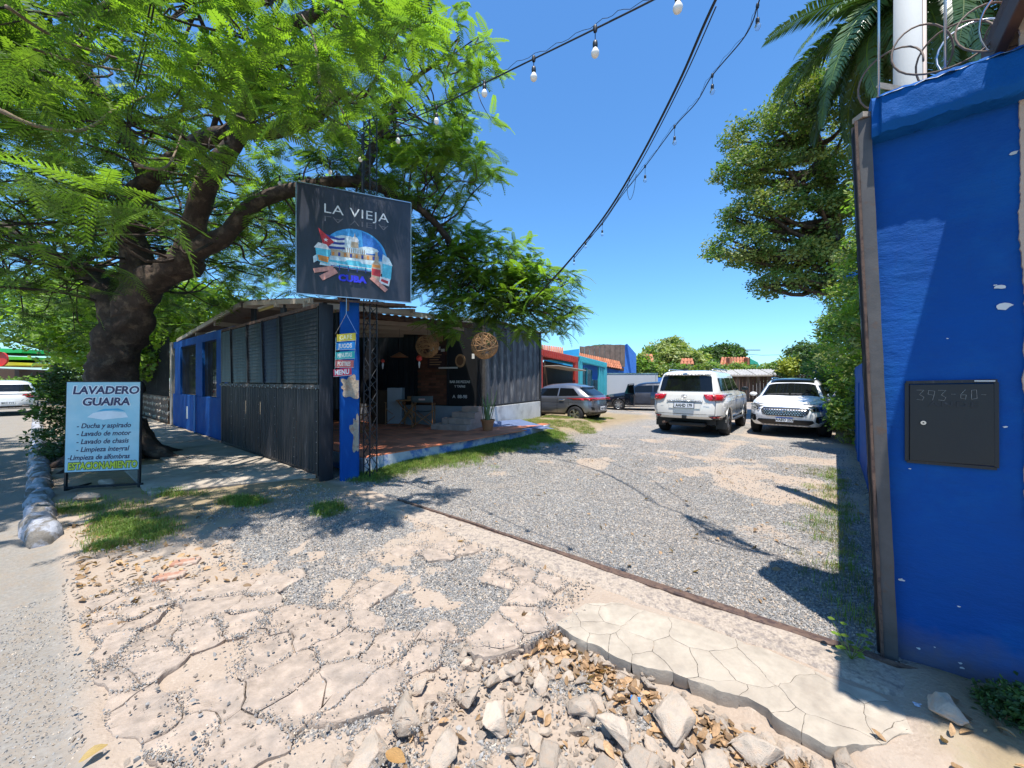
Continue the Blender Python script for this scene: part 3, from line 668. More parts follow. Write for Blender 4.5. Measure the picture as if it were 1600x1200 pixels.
def strokes(chars, x0, y0, w, h, th, dz, m, name, jit=.0):
    G7 = {'3': [(0, 1, 1, 1), (1, 1, .4, .55), (.4, .55, 1, .3), (1, .3, .8, 0), (.8, 0, 0, .05)], '9': [(1, .9, .2, 1), (.2, 1, .1, .6), (.1, .6, .9, .5), (1, .9, .9, .5), (.9, .5, .7, 0)],
          '6': [(.8, 1, .1, .5), (.1, .5, .1, .1), (.1, .1, .8, 0), (.8, 0, .9, .45), (.9, .45, .1, .45)], '0': [(.2, .95, .9, 1), (.9, 1, 1, .1), (1, .1, .2, 0), (.2, 0, .2, .95)], '-': [(.1, .5, .8, .5)]}
    mb = MB()
    for i, ch in enumerate(chars):
        for a, b, c, d in G7[ch]:
            X0 = x0 + i * w * 1.45
            mb.bar(MD(X0 + a * w, y0 + b * h, dz), MD(X0 + c * w, y0 + d * h, dz), .001, th, up=UY)
    o = mb.build(name, m, door); rebase(o, bwi)
strokes('393', -.125, .125, .028, .055, .0028, .0168, chalk, 'number'); strokes('-60-', .0, .135, .024, .05, .0028, .0168, chalk, 'number')
o = text('lettering', 'ANDE', .04, M_('black_metal'), door, TM(MD(.01, .105, .0165)), .002, .001, xs=1.5, space=1.2); rebase(o, bwi)
# steel channel post
post = thing('gate_post', 'grey steel channel post bolted to the end of the blue wall', 'gate post', UV(.27, WV))
pi_ = Matrix.Translation(-post.location)
def lean(u, v, z): return UV(u + .0 * z, v, z)
for (nm, a, w, d, m) in (('flange', (.272, WV - .02), .012, .09, 'rust'), ('channel_web', (.308, WV - .028), .058, .055, 'post_metal'), ('back_flange', (.262, WV + .02), .016, .03, 'black_metal')):
    mb = MB(); n = 40
    for i in range(n):
        z0, z1 = -.1 + i * 3.25 / n, -.1 + (i + 1) * 3.25 / n
        pass
    mb.grid(lambda p, q, a=a, w=w, d=d: (lambda ang, z: UV(a[0] - .037 * z + (w / 2) * (1 if ang in (1, 2) else -1), a[1] + (d / 2) * (1 if ang in (2, 3) else -1), z) + UX * (.003 * noise.noise(Vector((z * 6, ang, 1)))))(int(round(p * 4)) % 4, -.1 + q * 3.23), 4, 60)
    o = mb.build(nm, M_(m), post); rebase(o, pi_)
mb = MB(); mb.grid(lambda a, b: UV(.252 - .037 * (.1 + b * 2.98) + .03 * a + .006 * noise.noise(Vector((b * 30, 1, 0))), WV + .03 + .12 * a, .1 + b * 2.98), 2, 80)
o = mb.build('old_mortar', mat('old_mortar', (.34, .30, .25), .95, .35, 9, .008, 40, col2=(.02, .10, .38), c2at=.55, c2w=.08, c2scale=8), post); rebase(o, pi_)
mb = MB(); mb.box(UV(.192, WV - .028, 3.15), (.075, .07, .03)); o = mb.build('cap', M_('concrete'), post); rebase(o, pi_)
# wall returning into the yard behind the post
rw = thing('side_wall', 'blue wall running back into the yard behind the steel post', 'wall', UV(.62, 12))
mb = MB(); a, b = UV(.55, WV + .31), UV(1.15, 34); mb.bar(a + Vector((0, 0, .85)), b + Vector((0, 0, .85)), .22, 2.1); o = mb.build('wall', M_('blue_paint'), rw); rebase(o, Matrix.Translation(-rw.location))
mb = MB(); mb.box(UV(.72, 10.3, .75), (.34, .3, 1.6), Matrix.Rotation(ANG, 3, 'Z')); o = mb.build('pier', M_('blue_paint'), rw, bevel=.02); rebase(o, Matrix.Translation(-rw.location))
# neighbour's tiled eave above the wall, out to the right
ev = thing('tiled_eave', 'brown tiled roof edge jutting out over the beige wall in the top right corner', 'roof', UV(1.6, 2.6, 3.3))
evi = Matrix.Translation(-ev.location)
mb = MB(); mb.add([UV(.76, WV + .25, 3.40), UV(4.2, WV + .25, 3.40), UV(4.2, 1.80, 3.56), UV(.76, 1.80, 3.56), UV(.76, WV + .25, 3.47), UV(4.2, WV + .25, 3.47), UV(4.2, 1.80, 3.63), UV(.76, 1.80, 3.63)],
                  [(0, 1, 2, 3), (7, 6, 5, 4), (0, 3, 7, 4), (3, 2, 6, 7)]); o = mb.build('deck', M_('dark_wood'), ev); rebase(o, evi)
for (va, za, vb, zb_, uu, w) in ((WV + .30, 3.36, 1.78, 3.56, .73, .05), (WV + .31, 3.44, 1.8, 3.66, .745, .07)):
    mb = MB(); mb.bar(UV(uu, va, za), UV(uu + .03, vb, zb_), w, .11); o = mb.build('verge_board', M_('rust') if uu > .74 else M_('dark_wood'), ev, bevel=.006); rebase(o, evi)
tile_m = mat('clay_tile', (.40, .145, .07), .85, .3, 6, .004, 40, rand=.25)
def tile_me(L_=.42, r=.09):
    mb = MB(); n = 6
    mb.grid(lambda a, b: Vector(((b - .5) * L_, math.cos(math.pi * a) * r * (1.0 - .15 * b), math.sin(math.pi * a) * r * (1 - .15 * b))), n, 1); 
    mb.grid(lambda a, b: Vector(((b - .5) * L_, math.cos(math.pi * a) * (r - .014) * (1.0 - .15 * b), math.sin(math.pi * a) * (r - .014) * (1 - .15 * b))), n, 1)
    return mb.mesh('roof_tile', tile_m, True)
TILE = tile_me()
for i in range(10):
    for j in range(4):
        o = link('roof_tile', TILE, ev); p = UV(.80 + i * .19, 1.95 + j * .37, 3.66 - j * .038); o.location = p - ev.location
        o.rotation_euler = Euler((0, .10, math.atan2(UY.y, UY.x)))
# rods and coiled wire on the wall top
wire_m = mat('old_wire', (.16, .11, .08), .7, .3, 20)
for k, (px, py0, h) in enumerate(((1373, 150, .8), (1477, 122, .85))):
    kk = (px - 800) / 600; y = (WV + .12) / (kk * .628 + .778); p = Vector((kk * y, y, 3.24))
    if k == 2: p = UV(.2, WV + .12, 3.1)
    prop(MB().tube([p, p + Vector((0, 0, h + .6))], .006, 8).build('fence_rod', M_('alloy'), smooth=True), ['thin steel rod on the wall top left of the concrete pole', 'thin steel rod on the wall top right of the concrete pole', 'thin steel rod standing behind the end of the blue wall'][k], 'rod', 'rods on the wall top')
for c_, (u0, rad, n) in enumerate(((.30, .17, 8), (.66, .18, 8))):
    pts = []
    for i in range(n * 26):
        a = i / 26 * 6.283; uu = u0 + i / 26 * .13; rr = rad * (1 + .12 * noise.noise(Vector((i * .06, c_, 0))))
        pts.append(UV(uu + rr * math.cos(a), WV + .22 + .12 * math.sin(a * .47 + c_), 3.50 + math.sin(a) * rr + .04 * noise.noise(Vector((i * .1, 3, c_)))))
    prop(MB().tube(pts, .0055, 5).build('wire_coil', wire_m if c_ == 0 else M_('alloy'), smooth=True), ['rusty coil of wire looping over the wall end beside the pole', 'bright coil of razor wire looping over the wall towards the tiled eave'][c_], 'wire coil')
prop(MB().bar(P(1372, 133, 2.75), P(1425, 142, 2.6), .02, .03).build('batten', M_('concrete')), 'short pale batten sticking out by the foot of the concrete pole', 'batten')
pole = thing('utility_pole', 'thick pale concrete pole rising behind the blue wall', 'utility pole', UV(.68, 5.6))
MB().lathe([(.125, 0), (.108, 4), (.10, 6.3)], 28, cap=True).build('shaft', mat('pole_concrete', (.42, .42, .40), .85, .1, 3, .002, 60, stretch=(1, 1, .3)), pole, smooth=True)
MB().tube([(.12, -.06, 1), (.112, -.055, 4), (.108, -.05, 6.2)], .022, 10).build('conduit', mat('conduit', (.5, .40, .34), .6, .1, 4), pole, smooth=True)

# ------------------------------------------------------------ left column, gate leaf, blue house
col = thing('blue_column', 'square blue gate column with plaster fallen off in two patches', 'column', UV(-5.98, 3.2))
col.rotation_euler.z = .41
mb = MB(); mb.box((0, 0, 1.4), (.29, .30, 3.0)); 
o = mb.build('shaft', M_('blue_paint'), col, bevel=.035)
dp = o.modifiers.new('sub', 'SUBSURF'); dp.subdivision_type = 'SIMPLE'; dp.levels = dp.render_levels = 4
tex = bpy.data.textures.new('rough', 'CLOUDS'); tex.noise_scale = .18
dm = o.modifiers.new('disp', 'DISPLACE'); dm.texture = tex; dm.strength = .018; dm.mid_level = .5
patchm = mat('fallen_plaster', (.40, .33, .25), .95, .25, 12, .012, 30, col2=(.3, .2, .14), c2at=.55, c2w=.1, c2scale=12)
for (cx, cz, rx, rz, sd, side) in ((.03, 1.50, .15, .16, 1, 'f'), (.10, .78, .085, .27, 2, 'f')):
    mb = MB(); n = 40; vs = []
    for q in range(n):
        a = 6.283 * q / n; k = 1 + .75 * noise.noise(Vector((math.cos(a) * 1.9, math.sin(a) * 1.9, sd * 3)))
        x = max(-.14, min(.135, cx + math.cos(a) * rx * k)); z = cz + math.sin(a) * rz * k
        vs.append(Vector((x, -.163, z)) if side == 'f' else Vector((.158, x, z)))
    m_ = sum(vs, Vector()) / n; off = Vector((0, .008, 0)) if side == 'f' else Vector((-.008, 0, 0))
    mb.add(vs + [m_ + off], [(i, (i + 1) % n, n) for i in range(n)]); mb.build('bare_patch', patchm, col)
tb = MB(); tb.add([(-.16, -.16, 2.9), (.16, -.16, 2.9), (.16, .16, 2.9), (-.16, .16, 2.9), (0, 0, 2.97)], [(0, 1, 4), (1, 2, 4), (2, 3, 4), (3, 0, 4)]); tb.build('cap', M_('concrete'), col)

gate = thing('sliding_gate', 'long black sheet steel sliding gate standing open along the sidewalk', 'gate', UV(-6.2, 2.9)); gate.rotation_euler.z = ANG
GL = 5.35                       # runs along local -x
def gb(name, a, b, w, h, m='black_metal', par=gate, up=(0, 0, 1)):
    return MB().bar(a, b, w, h, up).build(name, M_(m), par, bevel=.003)
gb('frame', (0, 0, .05), (0, 0, 2.84), .05, .07); gb('frame', (-GL, 0, .05), (-GL, 0, 2.84), .05, .06)
gb('frame', (-GL, 0, 2.82), (.02, 0, 2.82), .05, .06, 'rust'); gb('frame', (-GL, 0, .08), (.02, 0, .08), .05, .06)
gb('end_plate', (.12, -.03, .02), (.12, -.03, 2.8), .012, .22, up=(0, 1, 0)); gb('end_post', (-.12, -.03, .05), (-.12, -.03, 2.8), .03, .05)
rail = gb('rail', (-GL, -.045, 1.49), (.02, -.045, 1.49), .03, .07, 'post_metal')
for i in range(34):
    MB().lathe([(0, .02), (.014, .016), (.016, 0)], 8, (-GL + .1 + i * .155, -.062, 1.49 - (.03 if i % 2 else 0)), Matrix.Rotation(R(90), 3, 'X')).build('bolt', M_('alloy'), rail)
gm_ = mat('gate_sheet', (.012, .013, .017), .45, .35, 4, .002, 20, col2=(.07, .07, .075), c2at=.63, c2w=.1, c2scale=3.5, stretch=(5, 5, .35))
nb = 6
for b_ in range(nb):
    x0, x1 = -.16 - b_ * (GL - .16) / nb, -.16 - (b_ + 1) * (GL - .16) / nb + .012; mb = MB(); n = 56
    mb.grid(lambda a, b: ((x0 + (x1 - x0) * a), -.02 - .016 * (1 if math.sin(a * n * math.pi / 3.5) > 0 else -1) * min(1, abs(math.sin(a * n * math.pi / 3.5)) * 2) + .004 * noise.noise(Vector((a * 3 + b_, b * 3, 0))), .1 + b * 1.36), n, 6)
    mb.build('sheet', gm_, gate)
    for k in range(7):
        MB().lathe([(0, .008), (.006, .006), (.007, 0)], 6, (x0 - .03, -.04, .25 + k * .17), Matrix.Rotation(R(90), 3, 'X')).build('rivet', M_('alloy'), gate)
    for k in range(18):
        z = 1.56 + k * .068; mb = MB(); mb.add([(x0, -.03, z), (x1, -.03, z), (x1, -.019, z + .062), (x0, -.019, z + .062), (x1, -.03, z - .012), (x0, -.03, z - .012)], [(0, 1, 2, 3), (5, 4, 1, 0)])
        mb.build('slat', gm_ if b_ != 2 else mat('gate_sheet_blue', (.010, .016, .04), .5, .3, 4, stretch=(5, 5, .4)) if 'gate_sheet_blue' not in bpy.data.materials else M_('gate_sheet_blue') if b_ == 2 else gm_, gate)
for x in (-1.6, -3.4, -4.5, -2.5): gb('stile', (x, -.035, 1.5), (x - .1, -.035, 2.8), .012, .045, 'black_metal')
gb('caster_rail', (-1.2, .0, .03), (.1, .0, .03), .06, .05, 'rust')

house = thing('blue_house_front', 'low blue house front with two dark barred openings beyond the black gate', 'house', UV(-11.8, 3.05)); house.rotation_euler.z = ANG
hm = M_('blue_paint')
def hb(name, x0, x1, y0, y1, z0, z1, m, par=house, bev=.01): return MB().box(((x0 + x1) / 2, (y0 + y1) / 2, (z0 + z1) / 2), (x1 - x0, y1 - y0, z1 - z0)).build(name, m, par, bevel=bev)
HX = 6.4
hb('wall', -HX, .5, .02, .24, -.1, 1.12, hm); hb('lintel', -HX, .5, .03, .24, 2.72, 2.95, hm)
for (a, b) in ((-.95, .0), (-3.1, -2.35), (-5.9, -5.1)): hb('pier', a, b, .01, .25, 1.12, 2.72, hm)
hb('back_wall', -.0, 5.6, .05, .24, 1.12, 2.72, M_('black_metal'))
hb('pillar', -6.55, -6.25, -.02, .3, -.05, 2.95, M_('concrete'))
hb('interior_wall', -HX, .2, 3.0, 3.1, 0, 2.9, M_('dark_wood'))
for (a, b) in ((-2.35, -.95), (-5.1, -3.1)):
    w = hb('window', a, b, .14, .16, 1.14, 2.70, M_('glass_dark'), bev=0)
    n = int((b - a) / .13)
    for k in range(n): MB().tube([(a + .1 + k * .13, .06, 1.13), (a + .1 + k * .13, .06, 2.71)], .009, 6).build('bar', M_('black_metal'), w)
hb('vent', -4.3, -4.12, .012, .02, .35, .75, M_('white_plaster')); 
MB().tube([(-3.05, -.02, 0), (-3.05, -.02, 1.15)], .025, 8).build('downpipe', mat('pale_blue_pipe', (.12, .3, .62), .5), house)
fence = thing('bar_fence', 'dark iron bar fence on a low rubble stone wall at the end of the sidewalk', 'fence', UV(-20.5, 3.05)); fence.rotation_euler.z = ANG
def fb(nm, a, b, w, m): return MB().bar(a, b, w).build(nm, M_(m), fence)
for k in range(52): fb('bar', (-6 + k * .155, 0, 1.0), (-6 + k * .155, 0, 3.2), .022, 'black_metal')
fb('rail', (-6, .02, 1.15), (2, .02, 1.15), .03, 'black_metal'); fb('rail', (-6, .02, 3.0), (2, .02, 3.0), .03, 'black_metal')
MB().box((-2, .06, .45), (8, .2, 1.1)).build('wall_core', M_('dark_wood'), fence)
sm_ = mat('wall_stone', (.2, .15, .11), .95, .3, 6, .01, 20, rand=.3)
for i in range(26):
    for j in range(4):
        x = -5.85 + i * .31 + rnd.uniform(-.05, .05) + (j % 2) * .12; s = rnd.uniform(.24, .31)
        o = link('stone', rocks[rnd.randrange(9)].copy() if False else rocks[(i + j) % 9], fence); o.location = (x, -.03, .14 + j * .25); o.scale = (s * 1.15, .16, s * 1.1); o.rotation_euler = (0, rnd.uniform(-.4, .4), 0)

# ------------------------------------------------------------ corrugated roofs over the terrace
roof_m = mat('roof_sheet', (.30, .26, .23), .6, .2, 4, .001, 30, col2=(.2, .1, .06), c2at=.6, c2w=.15, c2scale=2)
def corr_roof(nm, lab, a, b, c, d, n=60, m=roof_m, amp=.018):      # a-b front edge, d-c back edge, sheets run a->d
    t = thing(nm, lab, 'roof', a); a, b, c, d = [Vector(q) for q in (a, b, c, d)]; nsh = max(1, int((b - a).length / 1.1)); up = (b - a).cross(d - a).normalized(); up = up if up.z > 0 else -up
    for s_ in range(nsh):
        mb = MB(); k0, k1 = s_ / nsh, (s_ + 1) / nsh; w = (b - a).length / nsh
        mb.grid(lambda p, q: (a.lerp(b, k0 + (k1 - k0) * p)).lerp(d.lerp(c, k0 + (k1 - k0) * p), q) + up * (amp * math.cos(p * w / .09 * math.pi) + .006 * (s_ % 2)) - a, int(w / .03), 1)
        o = mb.build('roof_sheet', m, t, smooth=True)
    return t, up
A, B_, C_, D_ = P(486, 478, 7.4), P(372, 463, 10.6), P(380, 455, 13.6), P(560, 478, 11.5)
r1, up = corr_roof('porch_roof', 'weathered corrugated roof behind the black gate on pale purlins', UV(-7.35, 3.25, 3.12), UV(-10.9, 3.25, 3.55), UV(-10.9, 5.6, 3.7), UV(-7.35, 5.6, 3.3))
r1b, up = corr_roof('lean_to_roof', 'low corrugated lean-to roof sloping towards the tree over the blue house', UV(-10.95, 3.1, 3.5), UV(-17.5, 3.1, 3.05), UV(-17.5, 8, 3.05), UV(-10.95, 8, 3.5))
steel = mat('pale_steel', (.45, .38, .31), .6, .15, 4)
for (ro, u0, z0) in ((r1, -7.5, 3.10), (r1, -8.9, 3.27), (r1, -10.8, 3.48), (r1b, -13.2, 3.27), (r1b, -15.2, 3.13), (r1b, -17.2, 2.99)):
    o = MB().bar(UV(u0, 3.12, z0 - .09), UV(u0, 5.55 if ro is r1 else 7.9, z0 + (.08 if ro is r1 else -.09)), .07, .11).build('purlin', steel, ro); rebase(o, Matrix.Translation(-ro.location))
for (ro, a, b) in ((r1, UV(-7.35, 3.2, 3.07), UV(-10.9, 3.2, 3.46)), (r1b, UV(-11, 3.1, 3.42), UV(-17.5, 3.1, 2.98)), (r1, UV(-7.35, 5.5, 3.2), UV(-10.9, 5.5, 3.6))):
    o = MB().bar(a, b, .06, .1).build('edge_beam', steel, ro); rebase(o, Matrix.Translation(-ro.location))
for k, (u0, v0, zt) in enumerate(((-8.9, 3.3, 3.2), (-11.0, 3.4, 3.4))):
    prop(MB().bar(UV(u0, v0, 0), UV(u0, v0, zt), .09, .09).build('porch_post', M_('black_metal')), ['black porch post rising just behind the middle of the black gate', 'black porch post at the far end of the black gate'][k], 'post')
lampm = mat('tube_lamp', (.75, .62, .2), .4, .05); 
for k, (u0, z) in enumerate(((-9.9, 3.28), (-14.4, 3.02))):
    t = thing('tube_lamp', ['yellow tube lamp under the porch roof behind the gate', 'yellow tube lamp under the lean-to roof near the tree'][k], 'lamp', UV(u0, 3.35, z)); t.rotation_euler.z = ANG
    MB().box((0, 0, .03), (1.15, .07, .04)).build('housing', M_('white_paint'), t); MB().tube([(-.55, 0, -.02), (.55, 0, -.02)], .028, 10).build('tube', lampm, t, smooth=True)
rust_roof = mat('rust_roof', (.33, .15, .09), .7, .3, 3, .001, 30)
r2, up = corr_roof('terrace_roof', 'rust brown corrugated roof over the cafe terrace', P(556, 486, 8.9), P(738, 505, 10.2), P(690, 520, 11.6), P(560, 520, 11.6), m=rust_roof)
for q in range(5):
    a = P(556, 486, 8.9).lerp(P(560, 520, 11.6), q / 4); b = P(738, 505, 10.2).lerp(P(690, 520, 11.6), q / 4)
    o = MB().bar(a - Vector((0, 0, .08)), b - Vector((0, 0, .08)), .06, .11).build('purlin', steel if q else M_('rust'), r2); rebase(o, Matrix.Translation(-r2.location))
prop(MB().grid(lambda a, b: P(556, 484, 8.85).lerp(P(738, 503, 10.15), a) + Vector((0, -.02, .10 - b * .13)), 10, 1).build('fascia', M_('white_plaster')), 'thin pale fascia along the front edge of the terrace roof', 'fascia')

# ------------------------------------------------------------ terrace
TZ = .3
tl = [UV(-5.95, 3.42), UV(-6.15, 9.0), UV(-6.3, 9.6), Vector((.25, 11.6, 0)), Vector((-.75, 10.7, 0)), Vector((-1.2, 10.6, 0)), Vector((-4.9, 12.1, 0)), UV(-13, 6.0), UV(-13, 3.42)]
ter = thing('terrace', 'raised cafe terrace of red clay tiles with a worn white and blue edge', 'terrace', UV(-6, 3.42)); ter['kind'] = 'structure'
ti = Matrix.Translation(-ter.location)
mb = MB(); mb.add([Vector((p.x, p.y, -.2)) for p in tl] + [Vector((p.x, p.y, TZ - .012)) for p in tl], [tuple(range(17, 8, -1))] + [(i, (i + 1) % 9, (i + 1) % 9 + 9, i + 9) for i in range(9)])
o = mb.build('plinth', mat('terrace_edge', (.50, .52, .53), .9, .2, 3, .004, 30, col2=(.10, .2, .42), c2at=.56, c2w=.12, c2scale=3.5), ter); rebase(o, ti)
tm = mat('terrace_tile', (.58, .19, .095), .7, .22, 5, .001, 60, rand=.3)
def inside(p, poly):
    c = False; n = len(poly)
    for i in range(n):
        a, b = poly[i], poly[i - 1]
        if (a.y > p.y) != (b.y > p.y) and p.x < (b.x - a.x) * (p.y - a.y) / (b.y - a.y) + a.x: c = not c
    return c
tme = MB().box((0, 0, 0), (.296, .296, .02)).mesh('terrace_tile', tm)
rest = MB(); cnt = 0; cand = []
for i in range(26):
    for j in range(28):
        p = UV(-6.12 - i * .305, 3.6 + j * .305)
        if inside(p, tl): cand.append(p)
cand.sort(key=lambda p: p.y)
for p in cand:
    if cnt < 298 and p.y < 11.4 and -.62 < p.x / p.y < .0 + .1:
        o = link('tile', tme, ter); o.location = p - ter.location + Vector((0, 0, TZ - .002 + rnd.uniform(-.0015, .0015))); o.rotation_euler.z = ANG; cnt += 1
    else: rest.box(p + Vector((0, 0, TZ - .002)), (.296, .296, .02), Matrix.Rotation(ANG, 3, 'Z'))
o = rest.build('tile_field', tm, ter, kind='stuff'); rebase(o, ti)
# lattice mast by the column
mast = thing('lattice_mast', 'thin dark lattice mast standing beside the blue column', 'mast', UV(-5.75, 3.46)); mast.rotation_euler.z = ANG
for (x, y) in ((-.09, -.09), (.09, -.09), (0, .09)): MB().bar((x, y, -.1), (x, y, 6.0), .016).build('upright', M_('black_metal'), mast)
for k in range(30):
    z = k * .2
    for (a, b) in (((-.09, -.09), (.09, -.09)), ((.09, -.09), (0, .09)), ((0, .09), (-.09, -.09))):
        if k % 2: a, b = b, a
        MB().bar((*a, z), (*b, z + .2), .010).build('brace', M_('black_metal'), mast)

# ------------------------------------------------------------ cafe front
cafe = thing('cafe_front', 'dark cafe front with a brick panel, black door and painted menu signs', 'cafe', (-3, 11.3, 0))
ci_ = Matrix.Translation(-cafe.location)
FA, FB = Vector((-5.1, 12.2, 0)), Vector((-.80, 10.62, 0)); FD = (FB - FA).normalized(); FN = Vector((FD.y, -FD.x, 0)); FL = (FB - FA).length
def FP(s, z, d=0): return FA + FD * s + FN * d + Vector((0, 0, z))
def cf(nm, s0, s1, z0, z1, d0, d1, m, par=cafe):
    mb = MB(); mb.add([FP(s0, z0, d0), FP(s1, z0, d0), FP(s1, z0, d1), FP(s0, z0, d1), FP(s0, z1, d0), FP(s1, z1, d0), FP(s1, z1, d1), FP(s0, z1, d1)], [(0, 3, 2, 1), (4, 5, 6, 7), (0, 1, 5, 4), (1, 2, 6, 5), (2, 3, 7, 6), (3, 0, 4, 7)])
    o = mb.build(nm, m, par); rebase(o, ci_); return o
blk = M_('black_metal')
cf('plinth', 0, FL, .28, .86, -.3, .0, mat('grey_plinth', (.30, .31, .34), .85, .15, 3)); cf('wall', 0, FL, .86, 3.3, -.3, -.06, blk)
for k in range(int(2.3 / .19)): cf('plank', .05 + k * .19, .05 + k * .19 + .175, .86, 3.0, -.06, -.03 - .01 * (k % 2), blk)
bm_ = mat('cafe_brick', (.15, .055, .03), .85, .25, 8, .002, 60, rand=.35)
s0 = 2.45
cf('brick_backing', s0, s0 + 1.0, .88, 3.1, -.06, -.035, M_('dark_wood'))
for j in range(28):
    for i in range(4):
        a = s0 + i * .25 + (.125 if j % 2 else 0); b = min(a + .24, s0 + 1.0)
        z = .9 + j * .078
        if (a > s0 + .5 and z > 1.75) or b - a < .05: continue
        cf('brick', a, b, z, z + .068, -.035, -.01 - .004 * ((i + j) % 3), bm_)
door_ = cf('door', s0 + 1.05, s0 + 1.95, .88, 2.9, -.06, -.02, M_('black_plastic'))
cf('door_frame', s0 + 1.0, s0 + 1.05, .88, 3.0, -.06, .03, blk); cf('door_frame', s0 + 1.95, s0 + 2.02, .88, 3.0, -.06, .03, blk)
def FT(s, z, d=.0): return FR(FP(s, z, d), FD, Vector((0, 0, 1)))
wp = mat('menu_print', (.6, .58, .55), .6, .1, 10); tanm = mat('tan_print', (.42, .24, .12), .7, .2, 10)
for nm, bd, sz, s, z in (('lettering', 'BAR DE PIZZAS', .095, s0 + 1.4, 1.55), ('lettering', 'Y TAPAS', .09, s0 + 1.4, 1.42), ('lettering', 'A  88-98', .13, s0 + 1.4, 1.13)):
    o = text(nm, bd, sz, wp, door_, FT(s, z, -.018), .001, .004); rebase(o, ci_)
def disc(nm, s, z, r, m, par, d=-.012, rz=1.2, n=20):
    mb = MB(); mb.prism([(math.cos(6.283 * k / n) * r, math.sin(6.283 * k / n) * r * rz) for k in range(n)], lambda x, y, dd: FP(s + x, z + y, d + dd), .012); o = mb.build(nm, m, par); rebase(o, ci_); return o
disc('round_sign', s0 + 1.42, 2.15, .16, tanm, door_); disc('round_sign_face', s0 + 1.42, 2.15, .11, mat('brown_print', (.16, .08, .04), .7), door_, .001); disc('small_round_sign', s0 + .95, 2.45, .1, mat('red_print', (.2, .05, .03), .7), cafe)
cf('paper_notice', s0 + 1.78, s0 + 1.86, 2.2, 2.34, -.018, -.014, M_('white_paint'), door_)
sgn = cf('menu_board', s0 + .35, s0 + .95, 1.95, 2.6, -.03, .0, mat('maroon', (.045, .018, .018), .6)); 
for (a, z, w, h) in ((.42, 2.44, .2, .14), (.66, 2.47, .12, .1), (.8, 2.42, .12, .08)): cf('menu_picture', s0 + a, s0 + a + w, z, z + h, .0, .004, wp, sgn)
for k in range(5): cf('menu_line', s0 + .42, s0 + .42 + .4 - .05 * (k % 3), 2.32 - k * .07, 2.345 - k * .07, .0, .003, tanm, sgn)
cf('sign_board', s0 + .4, s0 + .85, 2.72, 2.95, -.03, .02, tanm)
cf('pointer_board', s0 + .75, s0 + 1.35, 1.93, 1.975, .02, .05, wp)
# black container with its white plinth
KA, KB = Vector((-.72, 10.75, 0)), Vector((.98, 13.85, 0)); KD = (KB - KA).normalized(); KN = Vector((KD.y, -KD.x, 0)); KL = (KB - KA).length
cont = thing('black_container', 'black corrugated container wall with sun on its lower half, on a white plinth', 'container', KA); ki = Matrix.Translation(-KA)
mb = MB(); npl = 9
def KP(s, z, d): return KA + KD * s + KN * d + Vector((0, 0, z))
for q in range(npl):
    a, b = q * KL / npl, (q + 1) * KL / npl; mb = MB(); w = b - a
    mb.add([KP(a, z, 0) for z in (.9, 3.15)] + [KP(a + w * .38, z, 0) for z in (.9, 3.15)] + [KP(a + w * .5, z, -.06) for z in (.9, 3.15)] + [KP(a + w * .88, z, -.06) for z in (.9, 3.15)] + [KP(b, z, 0) for z in (.9, 3.15)], [(0, 2, 3, 1), (2, 4, 5, 3), (4, 6, 7, 5), (6, 8, 9, 7)])
    o = mb.build('corrugated_panel', mat('container_panel', (.07, .072, .082), .6, .2, 3, .002, 30, col2=(.2, .2, .205), c2at=.6, c2w=.2, c2scale=4, stretch=(3, 3, .7)) if q == 0 else M_('container_panel'), cont); rebase(o, ki)
def kb(nm, s0_, s1_, z0, z1, d0, d1, m):
    mb = MB(); mb.add([KP(s0_, z0, d0), KP(s1_, z0, d0), KP(s1_, z0, d1), KP(s0_, z0, d1), KP(s0_, z1, d0), KP(s1_, z1, d0), KP(s1_, z1, d1), KP(s0_, z1, d1)], [(0, 3, 2, 1), (4, 5, 6, 7), (0, 1, 5, 4), (1, 2, 6, 5), (2, 3, 7, 6), (3, 0, 4, 7)]); o = mb.build(nm, m, cont, bevel=.006); rebase(o, ki)
kb('plinth', -.1, KL, .1, .84, -2.3, .05, M_('white_plaster')); kb('bottom_rail', -.05, KL, .84, .9, -2.3, .03, blk); kb('body', 0, KL, .9, 3.15, -2.3, -.075, blk); kb('top_rail', 0, KL, 3.15, 3.27, -2.3, .02, blk)
kb('corner_post', -.1, .0, .88, 3.2, -.1, .03, M_('post_metal')); kb('corner_post', KL, KL + .12, .15, 3.3, -.1, .04, blk)
mb = MB(); mb.grid(lambda a_, q_: KP(-.15 + a_ * (KL + .35), 3.30 + .012 * math.sin(a_ * KL / .09 * math.pi) + .05 * (1 - q_), -.4 + q_ * .60 + .035 * q_ * math.sin(a_ * KL / .19 * math.pi)), 160, 2); o = mb.build('eave_sheet', M_('roof_sheet'), cont); rebase(o, ki)
# steps
st = thing('brick_steps', 'four pale brick steps climbing from the terrace to the cafe door', 'steps', Vector((-1.3, 10.6, TZ)))
sti = Matrix.Translation(-st.location); sm2 = mat('step_tile', (.46, .32, .26), .85, .2, 6, .002, 50, rand=.12)
for k in range(4):
    w = 1.05 - k * .18; sR = FL - .02; dd = .95 - k * .235; z0 = TZ + k * .145
    for q in range(int(w / .2)):
        mb = MB(); a = sR - (q + 1) * w / int(w / .2); b = sR - q * w / int(w / .2) - .004
        mb.add([FP(a, z0, 0), FP(b, z0, 0), FP(b, z0, dd), FP(a, z0, dd), FP(a, z0 + .143, 0), FP(b, z0 + .143, 0), FP(b, z0 + .143, dd), FP(a, z0 + .143, dd)], [(0, 3, 2, 1), (4, 5, 6, 7), (0, 1, 5, 4), (1, 2, 6, 5), (2, 3, 7, 6), (3, 0, 4, 7)])
        o = mb.build('step_block', sm2, st, bevel=.004); rebase(o, sti)
